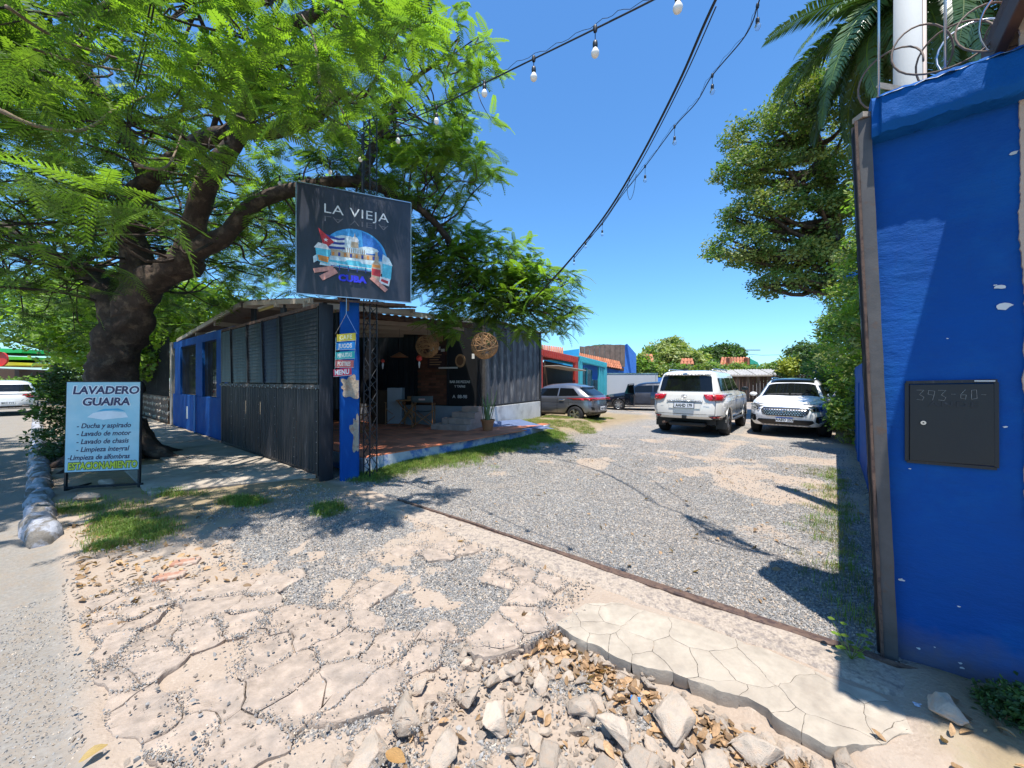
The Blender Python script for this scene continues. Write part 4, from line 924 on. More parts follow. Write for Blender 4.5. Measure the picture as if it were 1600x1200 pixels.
# low white wall and blue ramp beside the pot
prop(MB().add([Vector((-.55, 10.45, TZ + .0)), Vector((1.15, 10.4, TZ - .02)), Vector((.25, 12.2, TZ + .06)), Vector((-.5, 11.0, TZ + .12)), ], [(0, 1, 2, 3)]).build('ramp', mat('blue_grey', (.10, .14, .25), .8, .15, 3), None), 'faded blue grey concrete ramp beside the white plinth', 'ramp')['kind'] = 'structure'
# ------------------------------------------------------------ yard buildings
def bx(nm, par, a, b, w, z0, z1, m, off=0, bev=0):        # box wall standing between ground points a and b
    a, b = Vector((a[0], a[1], 0)), Vector((b[0], b[1], 0)); d = (b - a).normalized(); n = Vector((d.y, -d.x, 0))
    o = MB().bar(a + n * off + Vector((0, 0, (z0 + z1) / 2)), b + n * off + Vector((0, 0, (z0 + z1) / 2)), w, z1 - z0).build(nm, m, par, bevel=bev)
    if par: rebase(o, par.matrix_world.inverted() if par.matrix_world != Matrix() else Matrix.Translation(-par.location))
    return o
redm = mat('red_container', (.42, .045, .03), .55, .15, 3); cym = mat('cyan_container', (.06, .42, .48), .55, .12, 3); teal = mat('teal_glass', (.03, .12, .14), .15, .2, 6)
def container(nm, lab, pa, pb, zt, m, gap, cat_='container'):
    t = thing(nm, lab, cat_, pa); d = (pb - pa).normalized(); n = Vector((d.y, -d.x, 0)); L_ = (pb - pa).length
    def q(name, s0, s1, z0, z1, d0, d1, mm, bev=.01):
        o = MB().add([pa + d * s + n * e + Vector((0, 0, z)) - pa for z in (z0, z1) for s, e in ((s0, d0), (s1, d0), (s1, d1), (s0, d1))], [(0, 1, 2, 3), (7, 6, 5, 4), (0, 4, 5, 1), (1, 5, 6, 2), (2, 6, 7, 3), (3, 7, 4, 0)]).build(name, mm, t, bevel=bev); return o
    q('body', 0, L_, 0, .3, -2.2, -.1, M_('dark_wood')); q('back_wall', 0, L_, .3, zt - .2, -2.2, -2.1, M_('dark_wood')); q('roof', -.05, L_ + .05, zt - .08, zt, -2.3, .0, m)
    q('top_rail', 0, L_, zt - .32, zt - .08, -.08, .02, m); q('post', 0, .28, 0, zt - .3, -.12, .02, m); q('post', L_ - .3, L_, 0, zt - .3, -.12, .02, m)
    k = int(L_ / .16)
    for i in range(k): q('roof_rib', i * L_ / k, i * L_ / k + .07, zt - .28, zt - .06, .02, .05, M_('white_paint') if i % 2 == 0 and False else m, 0)
    if gap: q('counter', .6, L_ - .6, 1.0, 1.06, -.5, .1, M_('pale_steel')); q('awning', .5, L_ - .4, zt - .75, zt - .71, -.2, .7, M_('pale_steel'))
    return t, q
t, q = container('red_container', 'red kiosk container with a dark open front beside the silver hatchback', P(842, 650, 16.8) * 1, P(903, 650, 19.3), 3.0, redm, True)
for o in [t]: o.location.z = .0
t, q = container('cyan_container', 'cyan kiosk container with glass doors left of the white truck box', P(906, 650, 19.6), P(948, 650, 22.2), 2.85, cym, False)
t.location.z = 0
for i in range(2): q('glass_door', .5 + i * .75, 1.2 + i * .75, .3, 2.3, -.3, -.26, teal); q('door_frame', .44 + i * .75, .5 + i * .75, .3, 2.35, -.32, -.2, cym)
for i in range(4): q('corrugation', 2.3 + i * .22, 2.42 + i * .22, .3, 2.5, -.1, 0, cym)
bt = mat('far_blue', (.05, .2, .6), .8, .1, 1)
# blue building with a clay tile roof beyond the containers
def roof_tiles(par, a, b, c, d, n, m_, kind='tile', mname=None):
    # a-b eave (left to right), d-c ridge
    rows = m_
    for i in range(n):
        for j in range(rows):
            p = a.lerp(b, (i + .5) / n).lerp(d.lerp(c, (i + .5) / n), (j + .5) / rows); e = (d.lerp(c, .5) - a.lerp(b, .5)).normalized(); w = (b - a).normalized(); nn = e.cross(w); nn = nn if nn.z > 0 else -nn
            o = link('roof_tile', TILE, par); M = Matrix((e, nn.cross(e), nn)).transposed().to_4x4(); s = (b - a).length / n / .18; M = M @ Matrix.Diagonal((( (d - a).length / rows) / .38, s, s, 1)); M.translation = p - par.location + nn * .02; o.matrix_local = M
bl = thing('blue_building', 'blue walled building with a clay tile roof and a charred plank gable behind the kiosks', 'building', P(930, 600, 27)); bl.location.z = 0
bli = Matrix.Translation(-bl.location)
def bq(nm, pts, m, d=Vector((0, .25, 0))):
    n = len(pts); pts = [Vector(p) for p in pts]; mb = MB(); mb.add(pts + [p + d for p in pts], [tuple(range(n)), tuple(range(2 * n - 1, n - 1, -1))] + [(i, i + n, (i + 1) % n + n, (i + 1) % n) for i in range(n)]); o = mb.build(nm, m, bl); rebase(o, bli); return o
def PX(px, py, d): return P(px, py, d)
bq('wall', [PX(850, 640, 25), PX(850, 552, 25), PX(905, 545, 25), PX(905, 640, 25)], mat('sky_blue', (.03, .32, .62), .8))
bq('wall', [PX(905, 640, 25.2), PX(905, 560, 25.2), PX(978, 574, 26), PX(978, 640, 26)], bt)
bq('gable_wall', [PX(975, 640, 26.5), PX(975, 540, 26.5), PX(980, 537, 26.5), PX(994, 553, 28), PX(994, 640, 28)], bt)
for k in range(9):
    x0, x1 = 906 + k * 7.9, 906 + (k + 1) * 7.9 - .6
    bq('plank', [PX(x0, 562 + k * 1.3, 25.7), PX(x0, 541 + rnd.uniform(-1.2, 1.2) - k * .35, 25.7), PX(x1, 541 + rnd.uniform(-1.2, 1.2) - k * .35, 25.7), PX(x1, 563 + k * 1.3, 25.7)], mat('charred', (.16, .12, .095), .9, .45, 3, .01, 20) if k == 0 else M_('charred'), Vector((0, .1, 0)))
bq('dark_eave', [PX(905, 566, 24.8), PX(905, 562, 24.8), PX(975, 575, 25.5), PX(975, 580, 25.5)], M_('dark_wood'))
roof_tiles(bl, PX(903, 566, 24.4), PX(972, 577, 24.9), PX(968, 567, 25.6), PX(905, 553, 25.6), 20, 3)
roof_tiles(bl, PX(846, 562, 23.4), PX(880, 562, 23.8), PX(880, 545, 25), PX(846, 540, 25), 12, 4)
# white truck box
tr = thing('box_truck', 'white cargo truck body parked behind the dark hatchback', 'truck', P(987, 640, 22.5)); tr.location.z = 0; tr.scale = (.82, .82, .93); tr.rotation_euler.z = .02
def tb_(nm, c, d, m, bev=.02): return MB().box(c, d).build(nm, m, tr, bevel=bev)
tb_('cargo_box', (0, 1, 1.32), (3.75, 2.1, 1.66), mat('truck_white', (.50, .50, .51), .5, .05, 1)); tb_('chassis', (0, 1, .42), (3.9, 1.6, .14), M_('black_plastic'))
tb_('top_rail', (0, -.06, 2.14), (3.78, .03, .06), M_('chrome'), .005); tb_('bottom_rail', (0, -.06, .52), (3.78, .03, .07), M_('chrome'), .005); tb_('door_seam', (1.72, -.055, 1.3), (.03, .02, 1.6), M_('chrome'), .003)
tb_('cab', (-2.3, 1, 1.1), (.8, 1.9, 1.3), mat('truck_cab', (.35, .5, .55), .4), .08)
for x in (-1.4, 1.2):
    o = MB().lathe([(.0, -.1), (.3, -.1), (.36, -.08), (.36, .08), (.3, .1), (0, .1)], 20, (x, .1, .36), Matrix.Rotation(R(90), 3, 'X')).build('wheel', M_('rubber'), tr)
# long shed at the back
sh = thing('back_shed', 'long low plank shed with a grey sheet roof across the back of the yard', 'shed', P(1180, 625, 30)); sh.location.z = 0
shi = Matrix.Translation(-sh.location)
a, b = Vector((12.5, 30.5, 0)), Vector((24.5, 25.5, 0)); d = (b - a).normalized(); n_ = Vector((d.y, -d.x, 0)); L_ = (b - a).length
for k in range(int(L_ / .22)):
    p = a + d * (k * .22 + .1); o = MB().box(p + Vector((0, 0, .95)), (.2, .05, 1.9), Matrix.Rotation(math.atan2(d.y, d.x), 3, 'Z')).build('plank', M_('charred') if k % 3 == 0 else M_('dark_wood'), sh); rebase(o, shi)
for k in range(int(L_ / .95)):
    s = k * .95; mb = MB(); mb.grid(lambda p, q: a + d * (s + p * .94) + n_ * (.9 - 4 * q) + Vector((0, 0, 1.98 + .5 * q + .03 * math.cos(p * 30))), 24, 1); o = mb.build('roof_sheet', mat('shed_roof', (.36, .34, .31), .7, .2, 2) if k == 0 else M_('shed_roof'), sh, smooth=True); rebase(o, shi)
mb = MB(); mb.bar(a + n_ * .88 + Vector((0, 0, 1.93)), b + n_ * .88 + Vector((0, 0, 1.93)), .05, .1); o = mb.build('fascia', M_('pale_steel'), sh); rebase(o, shi)
# yard boundary wall joining the kiosks to the shed
prop(MB().bar(P(940, 640, 30) * Vector((1, 1, 0)) + Vector((0, 0, .8)) if False else Vector((7, 30, .9)), Vector((12.6, 31, .9)), .2, 1.8).build('boundary_wall', bt), 'blue boundary wall behind the white truck body', 'wall')
# tiled houses and green gable showing above the creeper
def far_house(lab, px0, px1, py0, py1, d, wallm, tiles=(8, 2)):
    t = thing('tiled_house', lab, 'house', P((px0 + px1) / 2, 600, d), group='houses beyond the back wall'); t.location.z = 0
    a, b = P(px0, py1, d), P(px1, py1, d); c, e = P(px1 - 3, py0, d + 2), P(px0 + 3, py0, d + 2)
    mb = MB(); mb.add([Vector((a.x, d, 0)), Vector((b.x, d, 0)), b, a, Vector((a.x, d + 4, 0)), Vector((b.x, d + 4, 0)), Vector((b.x, d + 4, b.z)), Vector((a.x, d + 4, a.z))], [(0, 1, 2, 3), (1, 5, 6, 2), (5, 4, 7, 6), (4, 0, 3, 7), (3, 2, 6, 7)]); o = mb.build('wall', wallm, t); rebase(o, Matrix.Translation(-t.location))
    w = int((b - a).length / .3); roof_tiles(t, a, b, c, e, max(w, 3), tiles[1]); return t
far_house('low clay roof peeping out of the creeper left of the white four wheel drive', 1002, 1022, 556, 568, 34, M_('beige_plaster'), (6, 2))
far_house('orange roofed house showing above the four wheel drive', 1062, 1085, 562, 571, 36, M_('beige_plaster'), (6, 2))
far_house('clay roofed house with an orange chimney block beside the green gable', 1124, 1172, 560, 574, 36, M_('brick_290'), (8, 3))
gg = thing('green_gable', 'small green gable wall beside a clay tile roof beyond the shed', 'house', P(1180, 600, 36)); gg.location.z = 0
o = MB().prism([(1172, 594), (1172, 560), (1184, 566), (1188, 574), (1188, 594)], lambda x, y, dd: P(x, y, 36) + Vector((0, dd, 0)), .25).build('wall', mat('far_green', (.03, .33, .22), .8), gg); rebase(o, Matrix.Translation(-gg.location))
for px, w in ((1168, 3), (1140, 4)):
    o = MB().prism([(px, 594), (px, 559), (px + w, 559), (px + w, 594)], lambda x, y, dd: P(x, y, 35.8) + Vector((0, dd, 0)), .6).build('parapet', M_('clay_tile'), gg); rebase(o, Matrix.Translation(-gg.location))
for (px, h, lab) in ((1163, 544, 'thin utility pole far behind the clay roofs'),):
    t = thing('distant_pole', lab, 'utility pole', P(px, 594, 60)); t.location.z = 0; MB().tube([(0, 0, 0), (0, 0, 6.6)], .1, 8).build('shaft', M_('concrete'), t); MB().bar((-1.2, 0, 6.3), (2.5, 0, 6.3), .12).build('crossarm', M_('dark_wood'), t)
prop(MB().tube([P(1163, 553, 60), P(1190, 555, 60), P(1240, 554, 60)], .03, 4).build('power_line', M_('black_plastic')), 'thin power line running right from the distant pole', 'cable')
# blue sheet shelter and crate at the right of the white crossover
sx_ = thing('blue_shelter', 'dark blue sheet shelter under the hedge behind the white crossover', 'shelter', UV(.45, 17)); sx_.rotation_euler.z = ANG
MB().box((-.05, 1.0, 1.9), (1.3, 2.2, .07)).build('roof', M_('blue_paint'), sx_); MB().box((-.05, 2.0, .95), (1.2, .08, 1.9)).build('back_panel', mat('navy_sheet', (.012, .04, .18), .6), sx_)
for x in (-.6, .5): MB().bar((x, 0, 0), (x, 0, 1.9), .07).build('post', blk, sx_)
MB().box((.0, 1.95, 1.5), (.5, .02, .22)).build('yellow_panel', mat('yellow_board', (.4, .33, .05), .7), sx_)
cr_ = thing('wooden_crate', 'small slatted wooden crate standing by the hedge beside the crossover', 'crate', P(1321, 655, 14.0)); cr_.location.z = .0; cr_.rotation_euler.z = .3
for z in (.1, .28, .46, .64): MB().box((0, -.2, z), (.5, .02, .05)).build('slat', M_('wood'), cr_); MB().box((.24, 0, z), (.02, .4, .05)).build('slat', M_('wood'), cr_)
for x in (-.23, .23): MB().box((x, -.18, .38), (.04, .03, .72)).build('post', M_('wood'), cr_)
# filling station across the far end of the street
fs = thing('station_canopy', 'green and yellow canopy across the street at the far left', 'canopy', P(15, 594, 34)); fs.location.z = 0
g1 = mat('canopy_green', (.02, .42, .10), .4); y1 = mat('canopy_yellow', (.65, .6, .03), .4)
fsi = Matrix.Translation(-fs.location)
def fq(nm, x0, y0, x1, y1_, m, dd=.0, th=5):
    o = MB().prism([(x0, y1_), (x0, y0), (x1, y0 + (x1 - x0) * .04), (x1, y1_)], lambda x, y, e: P(x, y, 34 - dd) + Vector((0, e, 0)), th).build(nm, m, fs); rebase(o, fsi); return o
fq('upper_band', -80, 541, 34, 551, g1, 0, 5); fq('lower_band', -80, 553, 49, 562, mat('canopy_lime', (.10, .55, .03), .4), .3, 6); fq('yellow_band', -80, 562, 51, 571, y1, .35, 6)
o = MB().lathe([(0, -.05), (.6, -.05), (.62, .1)], 20, P(2, 561, 33.0), Matrix.Rotation(R(90), 3, 'X')).build('red_roundel', mat('roundel_red', (.6, .03, .02), .4), fs); rebase(o, fsi)
fq('pier', -60, 571, -52, 602, M_('white_paint'), -1, 1); fq('shop', -80, 573, 30, 600, M_('dark_wood'), -4.5, 3)
# ------------------------------------------------------------ foliage shapes
def quad_strip(mb, a, b, w, up, taper=.2):
    d = (b - a); s = d.cross(up).normalized() * w / 2; m = a.lerp(b, .45)
    mb.add([a + s * .4, m + s, b + s * taper, b - s * taper, m - s, a - s * .4], [(0, 1, 4, 5), (1, 2, 3, 4)])
def feather(name, m, stemm, L_=.42, pairs=13, pl=.095, leaflets=0, droop=.12, seed=0):
    r = random.Random(seed); mb = MB()
    def rc(t): return Vector((L_ * t, .03 * math.sin(t * 2 + seed) * L_, -droop * t * t * L_ * 2.2 + .05 * t * L_))
    mb.m = 1; mb.tube([rc(k / 5) for k in range(6)], [.0022, .002, .0018, .0014, .001, .0006], 3, cap=False); mb.m = 0
    for k in range(pairs):
        t = .12 + .88 * k / (pairs - 1); p = rc(t); l = pl * (math.sin(math.pi * (.18 + .72 * t)) ** .7) * r.uniform(.9, 1.08)
        for s in (-1, 1):
            ang = s * (R(72) - t * R(28)); d = Vector((math.cos(ang), math.sin(ang), -.15 + r.uniform(-.08, .08))).normalized(); q = p + d * l + Vector((0, 0, -.12 * l)); up = Vector((0, 0, 1))
            if leaflets:
                for j in range(leaflets):
                    e = (j + .5) / leaflets; c = p.lerp(q, e); ll = .0105 * (1 - .45 * e * e) * (L_ / .42)
                    side = d.cross(up).normalized()
                    for s2 in (-1, 1):
                        o = (side * s2 * .93 + d * .35 + Vector((0, 0, -.12))) * ll; w = d * .0031 * (L_ / .42)
                        mb.add([c - w, c + o * .6 - w * 1.2, c + o, c + o * .5 + w * 1.1], [(0, 1, 2, 3)])
            else: quad_strip(mb, p, q, .026 * (L_ / .42), up, .35)
    return mb.mesh(name, [m, stemm], recalc=False)
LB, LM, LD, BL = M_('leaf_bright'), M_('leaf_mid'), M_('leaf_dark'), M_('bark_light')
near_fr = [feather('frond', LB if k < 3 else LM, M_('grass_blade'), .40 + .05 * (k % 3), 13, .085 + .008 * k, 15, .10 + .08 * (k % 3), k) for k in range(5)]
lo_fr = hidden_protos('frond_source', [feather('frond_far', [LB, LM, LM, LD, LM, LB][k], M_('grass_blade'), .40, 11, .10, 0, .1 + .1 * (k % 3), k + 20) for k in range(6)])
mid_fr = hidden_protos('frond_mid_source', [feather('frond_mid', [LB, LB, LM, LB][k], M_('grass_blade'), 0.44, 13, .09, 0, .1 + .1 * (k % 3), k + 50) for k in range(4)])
def clump_mesh(name, m, n, rad, ls, seed, flat=.6):
    r = random.Random(seed); mb = MB()
    for _ in range(n):
        p = Vector((r.gauss(0, 1), r.gauss(0, 1), r.gauss(0, 1))).normalized() * rad * r.uniform(.35, 1); p.z *= flat
        a = Vector((r.gauss(0, 1), r.gauss(0, 1), r.gauss(0, .5) + .1)).normalized(); up = (p.normalized() + Vector((r.gauss(0, .5), r.gauss(0, .5), .9 + r.gauss(0, .3)))).normalized()
        s = ls * r.uniform(.7, 1.25); b = p + a * s; sd = a.cross(up).normalized() * s * .26; mid = p.lerp(b, .5) + up * s * .08
        mb.add([p, mid + sd, b, mid - sd], [(0, 1, 2, 3)])
    return mb.mesh(name, m, recalc=False)
def orient(d, up=(0, 0, 1), roll=0.0):
    x = Vector(d).normalized(); u = Vector(up); y = u.cross(x)
    y = y.normalized() if y.length > 1e-4 else Vector((0, 1, 0)); z = x.cross(y)
    return (Matrix((x, y, z)).transposed() @ Matrix.Rotation(roll, 3, 'X'))
def blob_tips(c, r, n, shell=.45, rr=None):
    rr = rr or rnd; out = []
    while len(out) < n:
        p = Vector((rr.gauss(0, 1), rr.gauss(0, 1), rr.gauss(0, 1))).normalized() * (shell + (1 - shell) * rr.random() ** .5)
        if noise.noise(p * 2.6 + Vector(c)) < -.16 and rr.random() < .8: continue
        out.append(Vector(c) + Vector((p.x * r[0], p.y * r[1], p.z * r[2])))
    return out

# ------------------------------------------------------------ the flame tree on the left
tree = thing('flame_tree', 'huge spreading feathery leaved tree with a leaning gnarled trunk behind the car wash sign', 'tree', P(190, 724, 7.6)); tree.location.z = 0
tinv = Matrix.Translation(-tree.location)
def tput(mb, nm, m, **k): o = mb.build(nm, m, tree, **k); rebase(o, tinv); return o
def limb(path, r0, r1, n=9, gn=.16, div=6):
    pts = cr(path, div); m = len(pts); rad = [r0 + (r1 - r0) * (i / (m - 1)) ** .8 for i in range(m)]
    mb = MB(); mb.tube(pts, rad, n)
    out = []
    for k, v in enumerate(mb.v):
        p = Vector(v); i = min(k // n, m - 1); c = pts[i]; d = p - c
        out.append(tuple(c + d * (1 + gn * 1.7 * noise.noise(p * 2.3) + gn * .8 * noise.noise(p * 7))))
    mb.v = out; return mb, pts
TL = [P(190, 735, 7.55), P(180, 660, 7.6), P(172, 590, 7.6), P(188, 530, 7.55), P(222, 470, 7.4), P(262, 430, 7.2), P(300, 395, 7.0)]
trunk_mb, trunk_pts = limb(TL, .41, .25, 26, .36, 8); tput(trunk_mb, 'trunk', M_('bark'), smooth=True)
lim = []
def addlimb(path, r0, r1, n=10):
    mb, pts = limb(path, r0, r1, n); tput(mb, 'limb', M_('bark'), smooth=True); lim.extend(pts)
addlimb([P(285, 410, 7.05), P(318, 385, 6.9), P(352, 368, 6.8), P(400, 318, 6.8), P(462, 296, 6.9), P(560, 285, 7.2), P(660, 330, 7.8), P(730, 410, 8.3), P(800, 480, 8.6)], .21, .04)
addlimb([P(300, 405, 7.0), P(308, 340, 6.8), P(325, 280, 6.5), P(370, 215, 6.3), P(405, 120, 6.2), P(440, 50, 6.1), P(500, 20, 6.0)], .20, .08)
addlimb([P(190, 540, 7.6), P(175, 470, 7.8), P(140, 430, 8.1), P(80, 400, 8.6), P(0, 350, 9.0)], .33, .10)
addlimb([P(205, 500, 7.5), P(215, 420, 7.7), P(205, 340, 7.6), P(235, 280, 7.2), P(330, 215, 6.6), P(420, 205, 6.0), P(500, 190, 5.6)], .32, .07)
addlimb([P(235, 290, 7.2), P(190, 200, 6.9), P(130, 120, 6.2), P(60, 60, 5.5)], .16, .05)
addlimb([P(560, 285, 7.2), P(600, 200, 7.5), P(640, 130, 7.6), P(700, 90, 7.6)], .10, .03)
addlimb([P(330, 215, 6.6), P(345, 120, 6.0), P(300, 0, 5.2)], .05, .02, 7)
addlimb([P(355, 190, 6.3), P(400, 80, 5.6), P(445, -10, 5.0)], .045, .018, 7)
for pp, r0 in (([P(360, 190, 6.4), P(400, 155, 5.8), P(440, 152, 5.2), P(475, 158, 4.7)], .028), ([P(0, 172, 3.6), P(55, 196, 3.7), P(130, 203, 3.9), P(190, 165, 4.3), P(245, 145, 5)], .022), ([P(10, 10, 3.0), P(90, 60, 3.4), P(180, 90, 4.1), P(260, 110, 4.8)], .018),
               ([P(45, 72, 3.2), P(110, 95, 3.6), P(200, 112, 4.4), P(250, 120, 5)], .018), ([P(210, 258, 4.0), P(255, 263, 4.2), P(275, 235, 4.6), P(292, 180, 5.2)], .018), ([P(500, 130, 3.5), P(490, 60, 4.0), P(470, 20, 4.8)], .016),
               ([P(620, 190, 7.5), P(700, 215, 7.3), P(760, 240, 7.2)], .016), ([P(640, 60, 7.4), P(700, 80, 7.2), P(750, 95, 7.0)], .016)):
    mb, pts = limb(pp, r0, r0 * .45, 6, .1); tput(mb, 'branch', BL, smooth=True)
# roots flaring at the foot
for a in range(7):
    th_ = a * .9 + .2; b0 = Vector((tree.location.x, tree.location.y, 0)); d = Vector((math.cos(th_), math.sin(th_), 0))
    mb, pts = limb([b0 + d * .2 + Vector((0, 0, .75)), b0 + d * .42 + Vector((0, 0, .28)), b0 + d * .75 + Vector((0, 0, .07)), b0 + d * 1.1 + Vector((0, 0, -.08))], .2, .07, 9, .25); tput(mb, 'root', M_('bark'), smooth=True)
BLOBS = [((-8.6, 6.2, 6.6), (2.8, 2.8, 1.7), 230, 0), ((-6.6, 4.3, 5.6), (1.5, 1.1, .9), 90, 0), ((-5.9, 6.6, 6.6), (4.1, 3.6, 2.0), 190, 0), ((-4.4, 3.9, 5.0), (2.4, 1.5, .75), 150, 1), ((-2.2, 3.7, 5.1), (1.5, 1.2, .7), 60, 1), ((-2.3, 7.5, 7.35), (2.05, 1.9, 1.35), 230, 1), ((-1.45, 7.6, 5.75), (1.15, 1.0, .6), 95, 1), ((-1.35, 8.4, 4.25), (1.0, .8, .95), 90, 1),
         ((-.55, 8.7, 3.95), (1.5, 1.2, 1.0), 185, 1), ((.45, 8.4, 3.35), (1.25, .9, .85), 150, 1), ((-.7, 8.2, 3.05), (1.2, .8, .62), 90, 1), ((-3.2, 7.6, 4.6), (1.9, 1.6, 1.2), 100, 0),
         ((-9.6, 6.2, 4.3), (2.8, 2.6, 1.4), 200, 0), ((-11.5, 9.5, 3.9), (3.2, 3.0, 1.5), 170, 0), ((-11.5, 13.5, 6.2), (5, 4, 2.6), 240, 0), ((-6.3, 10.5, 5.6), (3.6, 2.4, 1.6), 190, 0),
         ((-4.4, 8.8, 5.0), (3.0, 2.0, 2.0), 110, 0), ((-6.2, 4.6, 3.75), (1.6, 1.2, .5), 35, 1), ((-8.6, 9.2, 4.6), (2.4, 2.0, 1.5), 160, 0)]
pts_lo, rot_lo, scl_lo, pts_mi, rot_mi, scl_mi, tips_all = [], [], [], [], [], [], []
for c, r, n, near in BLOBS:
    for tip in blob_tips(c, r, int(n * (.66 if not near else .62)), .35):
        sx_p, sy_p = 800 + tip.x / tip.y * 600, 594 - (tip.z - CAMZ) / tip.y * 600
        if 425 < sx_p < 665 and 235 < sy_p < 500 and tip.y < 6.4: continue
        if 722 < sx_p < 795 and 500 < sy_p < 585 and tip.y < 8.2: continue
        tips_all.append(tip); out = (tip - Vector(c)); out.z = 0; k = rnd.randint(6, 11)
        for q in range(k):
            a = rnd.uniform(0, 6.283); e = rnd.uniform(-.55, .6); d = Vector((math.cos(a), math.sin(a), e)) + out.normalized() * .5
            m = orient(d, roll=rnd.uniform(-.5, .5)).to_euler()
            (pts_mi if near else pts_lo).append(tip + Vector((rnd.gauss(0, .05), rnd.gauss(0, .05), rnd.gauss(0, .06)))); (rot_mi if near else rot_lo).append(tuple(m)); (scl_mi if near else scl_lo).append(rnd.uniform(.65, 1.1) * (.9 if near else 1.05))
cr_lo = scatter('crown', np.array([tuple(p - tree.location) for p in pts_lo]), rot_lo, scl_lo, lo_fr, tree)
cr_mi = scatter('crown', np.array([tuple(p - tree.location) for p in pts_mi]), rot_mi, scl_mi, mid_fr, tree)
print('fronds', len(pts_lo), len(pts_mi))
bmb = MB()
lim_np = np.array([tuple(p) for p in lim])
for tip in tips_all:
    if rnd.random() > .42: continue
    dd = lim_np - np.array(tuple(tip)); dist = (dd ** 2).sum(1); j = int(np.argmin(dist)); b = Vector(lim_np[j]); L_ = math.sqrt(dist[j])
    if L_ > 2.6 or L_ < .15: continue
    j2 = lambda f: b.lerp(tip, f) + Vector((rnd.gauss(0, .22), rnd.gauss(0, .22), rnd.gauss(.05, .18))) * min(1, L_ * .6)
    bmb.tube(cr([b, j2(.3), j2(.6), j2(.85), tip], 3), [.006 + .011 * L_ * (1 - k / 12) for k in range(13)], 4, cap=False)
tput(bmb, 'twigs', M_('bark'), smooth=True, kind='stuff')
# the nearest sprays, each frond a part of its own
CL = [(498, 105, 3.3, 13), (560, 60, 3.6, 9), (455, 170, 3.7, 8), (35, 275, 2.9, 10), (150, 300, 3.0, 11), (235, 320, 3.2, 10), (100, 250, 3.4, 9), (320, 245, 3.9, 5), (20, 90, 2.8, 9), (120, 60, 3.2, 9), (230, 50, 3.4, 9), (60, 170, 3.5, 8),
      (350, 70, 3.7, 8), (420, 20, 3.6, 8), (620, 120, 5.8, 9), (690, 60, 6.2, 9), (740, 95, 6.4, 7), (700, 200, 6.4, 8), (760, 240, 6.6, 8), (640, 20, 5.6, 8), (580, 150, 5.2, 8), (520, 135, 4.8, 7), (180, 420, 5.2, 8), (120, 460, 5.6, 8), (720, 290, 7.0, 7), (650, 230, 6.4, 8), (275, 150, 3.6, 8), (180, 180, 3.3, 8), (385, 250, 4.4, 6), (60, 390, 4.4, 9)]
nfr = 0
for (px, py, d, k) in CL:
    tip = P(px, py, d); a0 = rnd.uniform(0, 6.28)
    for q in range(k):
        if nfr >= 280: break
        a = a0 + q * 6.283 / k * 1.0 + rnd.uniform(-.25, .25); e = rnd.uniform(-.75, .35)
        e_ = tip + Vector((math.cos(a), math.sin(a), e)).normalized() * .46; ex_, ey_ = 800 + e_.x / e_.y * 600, 594 - (e_.z - CAMZ) / e_.y * 600
        if 440 < ex_ < 665 and 262 < ey_ < 500: continue
        o = link('frond', near_fr[rnd.randrange(5)], tree); m = orient(Vector((math.cos(a), math.sin(a), e)), roll=rnd.uniform(-.35, .35)).to_4x4(); m = m @ Matrix.Scale(rnd.uniform(.8, 1.15), 4)
        m.translation = tip - tree.location + Vector((rnd.gauss(0, .03), rnd.gauss(0, .03), rnd.gauss(0, .05))); o.matrix_local = m; nfr += 1

# ------------------------------------------------------------ other trees
def leafy_tree(nm, lab, cat_, base, trunk_path, blobs, mats, ls, rad, seed, tr_r=.3, group=None, kids=3, branches=True):
    t = thing(nm, lab, cat_, base, group=group); ti_ = Matrix.Translation(-Vector(base)); rr = random.Random(seed); pp = []
    protos = hidden_protos(nm + '_leaves_%d' % seed, [clump_mesh('leaf_clump', mats[k % len(mats)], 44, rad, ls, seed + k, .5) for k in range(kids)])
    for c, r, n in blobs: pp += blob_tips(c, r, int(n * (.56 if nm == 'broad_tree' else 1)), .5, rr)
    rots = [(rr.uniform(-.5, .5), rr.uniform(-.5, .5), rr.uniform(0, 6.28)) for _ in pp]; sc_ = [rr.uniform(.6, 1.35) for _ in pp]
    scatter('crown', np.array([tuple(p - t.location) for p in pp]), rots, sc_, protos, t, seed=seed)
    if trunk_path:
        mb, pts = limb(trunk_path, tr_r, tr_r * .4, 10); o = mb.build('trunk', M_('bark'), t, smooth=True); rebase(o, ti_)
        if branches:
            mb = MB(); src = pts[len(pts) // 3:]
            for c, r, n in blobs:
                for _ in range(7):
                    e = Vector(c) + Vector((rr.uniform(-.7, .7) * r[0], rr.uniform(-.7, .7) * r[1], rr.uniform(-.6, .3) * r[2])); b = min(src, key=lambda q: (q - e).length + rr.random()); 
                    mb.tube(cr([b, b.lerp(e, .5) + Vector((0, 0, -.1 * (e - b).length + rr.gauss(0, .2))), e], 4), [tr_r * .4 * (1 - k / 10) for k in range(9)], 5, cap=False)
            o = mb.build('limbs', M_('bark'), t, smooth=True); rebase(o, ti_)
    return t
def pb(px, py, d, rx, ry, n, rd=None):
    return (P(px, py, d), (rx / 600 * d, rd or rx / 600 * d, ry / 600 * d), n)
